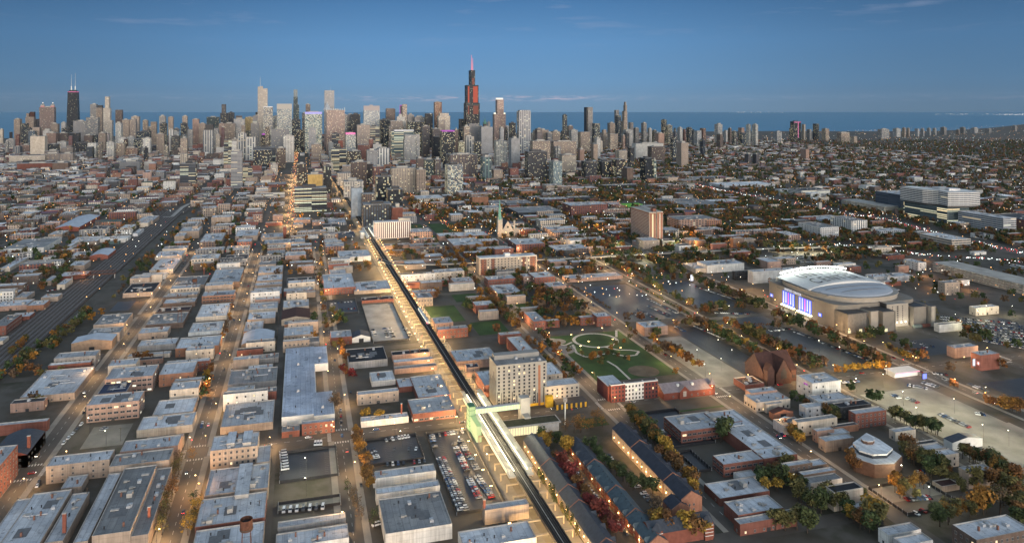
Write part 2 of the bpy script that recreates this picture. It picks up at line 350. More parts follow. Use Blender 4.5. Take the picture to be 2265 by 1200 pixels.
for y in SY['n'] + [LAKE_Y]:                     # pavements stand a kerb above the road, cut at the cross streets
    hw = 10 if y != LAKE_Y else 15
    for i in range(5):
        x0 = SX[i] + cross_w[i] / 2; x1 = SX[i + 1] - cross_w[i + 1] / 2
        for s in (-1, 1):
            o = MB(); a, c = (y + s * 5.8, y + s * hw); o.box(x0, x1, min(a, c), max(a, c), 0, .14); o = struct(o.build('pavement', M['walk'])); skew(o) if y == LAKE_Y else None
    x1 = 2550 if y != LAKE_Y else 2600
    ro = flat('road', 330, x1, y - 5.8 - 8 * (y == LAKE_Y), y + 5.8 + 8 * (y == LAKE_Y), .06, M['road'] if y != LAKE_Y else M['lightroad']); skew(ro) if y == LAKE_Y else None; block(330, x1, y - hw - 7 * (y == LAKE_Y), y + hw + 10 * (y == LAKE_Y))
for y in SY['s'][:4]:
    for i in range(5):
        x0 = SX[i] + cross_w[i] / 2; x1 = SX[i + 1] - cross_w[i + 1] / 2
        for s in (-1, 1):
            o = MB(); a, c = (y + s * 6.5, y + s * 10); o.box(x0, x1, min(a, c), max(a, c), 0, .14); struct(o.build('pavement', M['walk']))
for k, y in enumerate(SY['s'][:6]):
    flat('road', 330, 3600, y - 6.5, y + 6.5, .06, M['road']); block(330, 3600, y - 10, y + 10)
for i, x in enumerate(SX):
    hw = cross_w[i] / 2
    flat('road', x - hw, x + hw, -1000 if i < 6 else -1900, 262, .10, M['road']); block(x - hw - 4, x + hw + 4, -2000, 262)
for y in NY: flat('road', 700, 3400, y - 5, y + 5, .06, M['road']); block(500, 3600, y - 8, y + 8)
for i, x in enumerate(SX[1:], 1): flat('road', x - 5, x + 5, 318, 1250, .10, M['road']); block(x - 9, x + 9, 318, 1300)
# the avenue straight into the towers, with its alley in front
flat('road', 1500, 4300, 12, 30, .14, M['road']); block(1500, 4300, 4, 40)
flat('alley', 420, 1500, 17, 24, .05, M['road'])
mk = MB()                                        # painted lines and zebra bars on the big cross street and its crossings
for y0 in range(-1000, 250, 9):
    if not any(abs(y0 + 2 - y) < 12 for y in SY['n'] + SY['s'] + [LAKE_Y]): mk.box(587.9, 588.15, y0, y0 + 4, .11, .125)
for y in SY['n'] + SY['s'][:5]:
    for s in (-1, 1):
        for k in range(8): mk.face([(580.6 + k * 1.9, y + s * 9 - 1.4, .125), (581.5 + k * 1.9, y + s * 9 - 1.4, .125), (581.5 + k * 1.9, y + s * 9 + 1.4, .125), (580.6 + k * 1.9, y + s * 9 + 1.4, .125)])
        for k in range(6): mk.face([(588 + s * 11 - 1.4, y - 5 + k * 1.9, .1), (588 + s * 11 + 1.4, y - 5 + k * 1.9, .1), (588 + s * 11 + 1.4, y - 4.1 + k * 1.9, .1), (588 + s * 11 - 1.4, y - 4.1 + k * 1.9, .1)])
    for x0 in range(410, 1400, 10): mk.face([(x0, y - .1, .085), (x0 + 4, y - .1, .085), (x0 + 4, y + .1, .085), (x0, y + .1, .085)])
struct(mk.build('road_marking', M['mark']))
# freight tracks: a ballast bed with rails, a curved branch, sidings
RB = []
rb = MB(); rb.box(600, 1980, RAIL_Y - 21, RAIL_Y + 23, -.2, 1.2); struct(rb.build('railway_bed', M['ballast'])); block(500, 2000, RAIL_Y - 40, RAIL_Y + 28)
tk = MB(); tt = MB()
for y in (-17, -11, -5.5, 0, 5.5, 11, 17):
    tt.box(605, 1960, RAIL_Y + y - 1.35, RAIL_Y + y + 1.35, 1.2, 1.26)
    for s in (-.75, .75): tk.box(605, 1960, RAIL_Y + y + s - .24, RAIL_Y + y + s + .24, 1.26, 1.45)
struct(tt.build('track_ties', M['tie'])); struct(tk.build('rails', M['rail']))
def ribbon(pts, w, z, mb, mi=0, h=0.0):
    for (a, b2) in zip(pts, pts[1:]):
        d = Vector((b2[0] - a[0], b2[1] - a[1])).normalized(); n = Vector((-d.y, d.x)) * w / 2
        q = [(a[0] - n.x, a[1] - n.y), (b2[0] - n.x, b2[1] - n.y), (b2[0] + n.x, b2[1] + n.y), (a[0] + n.x, a[1] + n.y)]
        mb.face([(x, y, z) for x, y in q], mi)
        if h: 
            for i in range(4): x0, x1 = q[i], q[(i + 1) % 4]; mb.face([(*x0, z - h), (*x1, z - h), (*x1, z), (*x0, z)], mi)
curve = [TP('o', x, y) for x, y in [(1690, 720), (1690, 660), (1650, 590), (1580, 530), (1530, 490), (1540, 455), (1620, 410), (1760, 340), (1900, 260), (2000, 200)]]
rc = MB(); ribbon(curve, 26, .9, rc, 0, 1.0); struct(rc.build('branch_railway_bed', M['ballast']))
rc = MB()
for off in (-7, 0, 7):
    for s in (-.75, .75):
        q = []
        for i, p in enumerate(curve):
            a = curve[max(i - 1, 0)]; c = curve[min(i + 1, len(curve) - 1)]; d = Vector((c[0] - a[0], c[1] - a[1])).normalized()
            q.append((p[0] - d.y * (off + s), p[1] + d.x * (off + s)))
        ribbon(q, .3, 1.1, rc)
struct(rc.build('branch_rails', M['rail']))
main2 = [TP('o', x, y) for x, y in [(1800, 640), (1960, 540), (2100, 480), (2259, 400)]] + [TP('k', 500, 330), TP('k', 620, 250)]
rc = MB(); ribbon(main2, 44, .8, rc); struct(rc.build('far_railway_bed', M['ballast']))
rc = MB()
for off in (-14, -7, 0, 7, 14):
    for s in (-.75, .75): ribbon([(p[0], p[1] + off + s) for p in main2], .3, 1.0, rc)
struct(rc.build('far_rails', M['rail']))
ww = MB(); ribbon([TP('o', x, y) for x, y in [(1700, 665), (1790, 660), (1900, 560), (1980, 520), (2100, 470)]], 9, 1.3, ww); struct(ww.build('gravel_path', M['concrete']))
ww = MB(); ribbon([TP('b', x, y) for x, y in [(80, 1140), (240, 960), (420, 820), (560, 690)]], 3.0, .3, ww); struct(ww.build('service_path', M['walk']))
# car parks, yards, lawns
LOT = {}
def lot(key, tl, a, b2, c, d, m='asphalt', name='car_park'): LOT[key] = cover(name, tl, a, b2, c, d, M[m]); return LOT[key]
lot('station_west', 'd', 350, 690, 655, 482); lot('station', 'd', 925, 1010, 985, 447)
lot('truck', 'a', 1842, 800, 2215, 562); lot('yard', 'a', 1832, 1000, 2240, 885, 'lotconcrete'); lot('loft', 'a', 525, 575, 880, 402, 'lotconcrete')
lot('fenced', 'c', 375, 920, 500, 655, 'concrete'); lot('junk', 'c', 75, 735, 255, 632)
lot('arena_a', 'j', 655, 640, 700, 385); lot('arena_b', 'j', 1180, 548, 1110, 362); lot('arena_c', 'j', 1500, 690, 1540, 560); lot('arena_d', 'e', 1160, 975, 935, 722)
lot('arena_e', 'j', 1500, 985, 1175, 668); lot('arena_f', 'j', 1340, 1080, 1065, 728, 'lotconcrete'); lot('big_east', 'i', 1545, 950, 1150, 462, 'lotconcrete'); lot('big_west', 'i', 1900, 1095, 1700, 700, 'lotconcrete')
lot('corner', 'i', 1900, 600, 1790, 405); lot('arena_south', 'e', 2330, 860, 2080, 648); lot('arena_west', 'e', 1700, 880, 1760, 775)
lot('clinic', 'f', 1590, 890, 1665, 685, 'lotconcrete'); lot('school', 'f', 205, 505, 245, 278); lot('playground', 'f', 380, 640, 330, 517)
lot('far_event', 'n', 0, 880, 480, 790, 'lotconcrete'); lot('green_lot', 'j', 800, 305, 830, 235)
lot('sawtooth', 'b', 720, 710, 900, 640); lot('west_gravel', 'b', 480, 1030, 690, 985)
block(*RECT('a', 1830, 1010, 2240, 560)); block(*RECT('d', 340, 700, 700, 470)); block(*RECT('d', 800, 1040, 1100, 440)); block(*RECT('h', 500, 1180, 2200, 40))
park = lot('park', 'j', 440, 1045, 665, 692, 'grass', 'lawn')
for q in (('c', 760, 790, 905, 668), ('c', 1075, 868, 1205, 768), ('c', 925, 650, 1040, 588), ('c', 1640, 765, 1795, 722), ('c', 1270, 700, 1400, 655), ('l', 720, 910, 1085, 782), ('g', 1040, 830, 1310, 682), ('f', 270, 290, 520, 250), ('f', 590, 965, 640, 945), ('f', 480, 860, 470, 770), ('l', 620, 1085, 740, 1020)):
    cover('lawn', *q, M['grass'], .06)
pl = MB(); cx, cy = P(1317, 752); RO = 25.0
for r0, r1, z in ((RO - 3.4, RO, .12),):
    for i in range(40):
        a, c = 2 * math.pi * i / 40, 2 * math.pi * (i + 1) / 40
        pl.face([(cx + r0 * math.cos(a), cy + r0 * math.sin(a), z), (cx + r1 * math.cos(a), cy + r1 * math.sin(a), z), (cx + r1 * math.cos(c), cy + r1 * math.sin(c), z), (cx + r0 * math.cos(c), cy + r0 * math.sin(c), z)])
for pts, wd in (([(350, 785), (375, 840), (430, 865), (500, 870), (540, 850), (600, 842), (700, 862), (770, 855), (790, 830), (735, 822), (650, 820), (560, 800)], 2.6), ([(345, 770), (300, 790), (200, 775), (160, 745), (230, 748), (295, 770)], 2.4), ([(640, 735), (640, 690)], 2.6), ([(370, 800), (330, 795), (300, 800)], 2.2), ([(580, 895), (640, 930), (730, 1015)], 2.2), ([(540, 850), (520, 868)], 2)):
    ribbon([TP('j', x, y) for x, y in pts], wd, .16, pl)
struct(pl.build('path', plain('park_path', (.46, .43, .37), .9)))
o = MB(); x, y = TP('j', 275, 820); o.frust(x, y, 14, 14, 0, .2, 24); struct(o.build('playground_floor', plain('rubber_floor', (.20, .19, .18))))
o = MB(); x, y = TP('j', 250, 765); o.frust(x, y, 9, 9, 0, .22, 24); struct(o.build('plaza', M['walk']))
o = MB(); x, y = TP('j', 820, 960); o.frust(x, y, 15, 15, 0, .10, 24); struct(o.build('worn_turf', M['soil']))
gl = plain('turf_painted_lit', (.16, .42, .05)); q = RECT('m', 830, 722, 960, 674); block(*q)  # the floodlight's brightness is put into the turf colour
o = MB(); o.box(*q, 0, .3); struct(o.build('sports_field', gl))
# stall lines on the dark lots
mk = MB()
for k in ('station', 'station_west', 'truck', 'arena_a', 'arena_b', 'arena_d', 'arena_e', 'corner', 'arena_c'):
    x0, x1, y0, y1 = LOT[k]; n = int((y1 - y0) / 17)
    for r in range(n + 1):
        yy = y0 + 4 + r * 17
        if yy > y1 - 3: break
        for i in range(int((x1 - x0 - 6) / 2.8)): mk.face([(x0 + 3 + i * 2.8, yy, .075), (x0 + 3.14 + i * 2.8, yy, .075), (x0 + 3.14 + i * 2.8, min(yy + 5, y1), .075), (x0 + 3 + i * 2.8, min(yy + 5, y1), .075)])
struct(mk.build('stall_marking', plain('faded_paint', (.22, .22, .21))))
# the expressway on the far side of the arena and the avenue that crosses it
EXP = [TP('m', x, y) for x, y in [(1510, 490), (1700, 530), (1900, 575), (2140, 612)]] + [TP('n', x, y) for x, y in [(380, 395), (640, 450), (1000, 500), (1300, 580), (1700, 680), (2260, 800), (2600, 880)]]
o = MB(); ribbon(EXP, 46, .2, o); struct(o.build('motorway', M['road']))
for a, c in zip(EXP, EXP[1:]):
    n = int(math.hypot(c[0] - a[0], c[1] - a[1]) / 40) + 1
    for i in range(n + 1): x, y = a[0] + (c[0] - a[0]) * i / n, a[1] + (c[1] - a[1]) * i / n; block(x - 32, x + 32, y - 32, y + 32)
RAMP = [TP('n', x, y) for x, y in [(300, 720), (700, 740), (1060, 775), (1400, 820), (1900, 850), (2260, 880), (2600, 910)]]
o = MB(); ribbon(RAMP, 18, .25, o); struct(o.build('frontage_road', M['road']))
for a, c in zip(RAMP, RAMP[1:]):
    for i in range(9): x, y = a[0] + (c[0] - a[0]) * i / 8, a[1] + (c[1] - a[1]) * i / 8; block(x - 18, x + 18, y - 18, y + 18)
# ------------------------------------------------------------------ buildings
WINDOWS = {}
def window_mesh(wd, ht, face, lit, dark):
    """one window: frame, two panes behind a bar; the outside faces -X ('w'), +Y ('n') or -Y ('s')"""
    k = (round(wd, 1), round(ht, 1), face, lit, dark)
    if k not in WINDOWS:
        b = MB(); f, p = 0, 1
        def bx(u0, u1, z0, z1, d, mi):
            if face == 'w': b.box(-d, 0, u0, u1, z0, z1, mi)
            elif face == 's': b.box(u0, u1, -d, 0, z0, z1, mi)
            else: b.box(u0, u1, 0, d, z0, z1, mi)
        bx(-wd / 2, wd / 2, 0, ht, .05, p)
        for z in (0, ht - .12): bx(-wd / 2, wd / 2, z, z + .12, .12, f)
        for u in (-wd / 2, wd / 2 - .1, -.04): bx(u, u + .1, .12, ht - .12, .09, f)
        WINDOWS[k] = b.mesh('window', [M['dark'] if dark else M['frame'], (M['lit'] if lit == 1 else M['litcool']) if lit else M['glass']])
    return WINDOWS[k]
UNITM = []
def unit_meshes():
    b = MB(); b.box(-1.6, 1.6, -1.1, 1.1, 0, 1.5); b.frust(0, 0, .7, .7, 1.5, 1.75, 8); UNITM.append(b.mesh('roof_unit', [M['galv']]))
    b = MB(); b.box(-1, 1, -1, 1, 0, 1.1); b.box(-.4, .4, -2.6, -1, .3, .8); UNITM.append(b.mesh('roof_unit', [M['frame']]))
    b = MB(); b.frust(0, 0, .35, .35, 0, 1.3, 7); b.frust(0, 0, .55, .1, 1.3, 1.7, 7); UNITM.append(b.mesh('roof_vent', [M['dark']]))
    b = MB(); b.box(-1.2, 1.2, -2.4, 2.4, 0, .5); b.box(-.9, .9, -2.1, 2.1, .5, .7); UNITM.append(b.mesh('skylight', [M['coping']]))
    b = MB(); b.box(-2.2, 2.2, -1.6, 1.6, 0, 2.6); UNITM.append(b.mesh('stair_hut', [M['coping']]))
    b = MB(); b.box(-.35, .35, -6, 6, .3, .9); b.box(-2.5, 2.5, 3, 3.6, .3, .8); UNITM.append(b.mesh('roof_duct', [M['galv']]))
    b = MB(); b.box(-5, 5, -3.5, 3.5, 0, .06); UNITM.append(b.mesh('tar_patch', [plain('tar_patch', (.13, .13, .135), .8)]))
    b = MB(); b.box(-.5, .5, -.5, .5, 0, 2.4); UNITM.append(b.mesh('chimney', [plain('stack_brick', (.16, .08, .06))]))
unit_meshes()
LANDMARK = {}
FOOT = []
RNG = random.Random(3)
def size_word(w_, d_, h):
    a = w_ * d_
    if h > 22: return 'tall'
    if h > 13: return 'high'
    if max(w_, d_) > 2.6 * min(w_, d_): return 'long'
    if a > 2200: return 'broad'
    if a < 260: return 'small'
    return 'low'
def bld(x0, x1, y0, y1, h, wall='T', roof='b', win='-', name=None, desc=None, z0=0.0, units=None, cat=None, group=None, lit=.05, full=False, near=None, reg=True, par=.7):
    """a flat roofed block: walls with a coped parapet, membrane roof, roof plant, windows as parts"""
    h = h + (len(FOOT) * 37 % 23 - 11) * .017
    cx, cy = (x0 + x1) / 2, (y0 + y1) / 2; a, c = (x1 - x0) / 2, (y1 - y0) / 2
    jit = RNG.uniform(.86, 1.12); wc = tuple(v * jit for v in WALL[wall]); rk = RNG.uniform(.8, 1.12); rc = tuple(v * rk for v in ROOF[roof])
    far_ = x0 > 1250
    b = MB(); tk = .4
    mt = M['wall'] if win in '-wsbr' else FA[win]
    for f in ([(-a, c), (-a, -c)], [(-a, -c), (a, -c)], [(a, -c), (a, c)], [(a, c), (-a, c)]):
        (u0, v0), (u1, v1) = f; b.face([(u0, v0, z0), (u1, v1, z0), (u1, v1, h), (u0, v0, h)], 0)
    ai, ci = a - tk, c - tk
    o4 = [(-a, -c), (a, -c), (a, c), (-a, c)]; i4 = [(-ai, -ci), (ai, -ci), (ai, ci), (-ai, ci)]
    for i in range(4):
        j = (i + 1) % 4
        b.face([(*o4[i], h), (*o4[j], h), (*i4[j], h), (*i4[i], h)], 1); b.face([(*i4[i], h), (*i4[j], h), (*i4[j], h - par), (*i4[i], h - par)], 1)
    big = (x1 - x0) * (y1 - y0)
    nm = name or ('warehouse' if h < 9.5 and big > 700 else 'apartment_block' if win in 'wgf' and h > 11 else 'brick_building' if wall in 'TPROB' else 'commercial_building')
    o = b.build(nm, [mt, M['coping']], None, (cx, cy, 0), (*wc, lit))
    rb = MB(); rb.face([(-ai, -ci, h - par), (ai, -ci, h - par), (ai, ci, h - par), (-ai, ci, h - par)]); rb.build('roof', [M['roof']], o, None, rc)
    n = units if units is not None else min(14, int(big / 120) + 2)
    for i in range(n):
        if ai < 4 or ci < 4: break
        k = RNG.choice([0, 0, 1, 1, 2, 2, 2, 3, 3, 4, 5, 6, 6, 7] if big > 500 and ai > 9 and ci > 9 else [0, 1, 2, 2, 7])
        me = UNITM[k]; put(me.name.split('.')[0], me, o, (RNG.uniform(-ai + 3, ai - 3) * (.6 if k in (5, 6) else 1), RNG.uniform(-ci + 3, ci - 3) * (.5 if k in (5, 6) else 1), h - par + (.01 * i if k == 6 else 0)))
    if win in 'wsb' and not far_:
        fl = max(1, int((h - z0 - .8) / 3.7)); side = 's' if cy > -60 else 'n'
        wd, ht, pit = {'w': (1.5, 1.9, 3.6), 's': (1.3, 1.6, 6.0), 'b': (3.4, 1.7, 4.1)}[win]
        tot = 0
        for face, ln in (('w', y1 - y0), (side, x1 - x0)):
            cnt = max(1, int((ln - 1.6) / pit)); cap = 58 if face == 'w' else 40
            while cnt * fl > cap and cnt > 2: cnt -= 1
            st = (ln - 1.2) / cnt
            for k in range(fl):
                z = z0 + 1.0 + k * (h - z0 - .9) / fl
                for i in range(cnt):
                    if win == 's' and RNG.random() < .25: continue
                    u = -ln / 2 + .6 + st * (i + .5); l = 0 if RNG.random() > lit else RNG.choice((1, 2))
                    loc = (-a, u, z) if face == 'w' else (u, -c if side == 's' else c, z)
                    put('window', window_mesh(min(wd, st * .8), ht, face, l, wall in 'WCL'), o, loc); tot += 1
        dm = MB(); dm.box(-a - .08, -a, -1.3, 1.3, z0, z0 + 2.4); dm.build('door', [M['dark']], o)
    d = desc or f"{size_word(x1 - x0, y1 - y0, h)} {WNAME[wall]} {'brick' if wall in 'TPROB' else 'walled'} {'warehouse' if nm == 'warehouse' else 'building'} with {RNAME[roof]} roof"
    tag(o, d, cat or ('warehouse' if nm == 'warehouse' else 'building'), group, full, near)
    FOOT.append((x0, x1, y0, y1)); block(x0 - 1, x1 + 1, y0 - 1, y1 + 1)
    return o
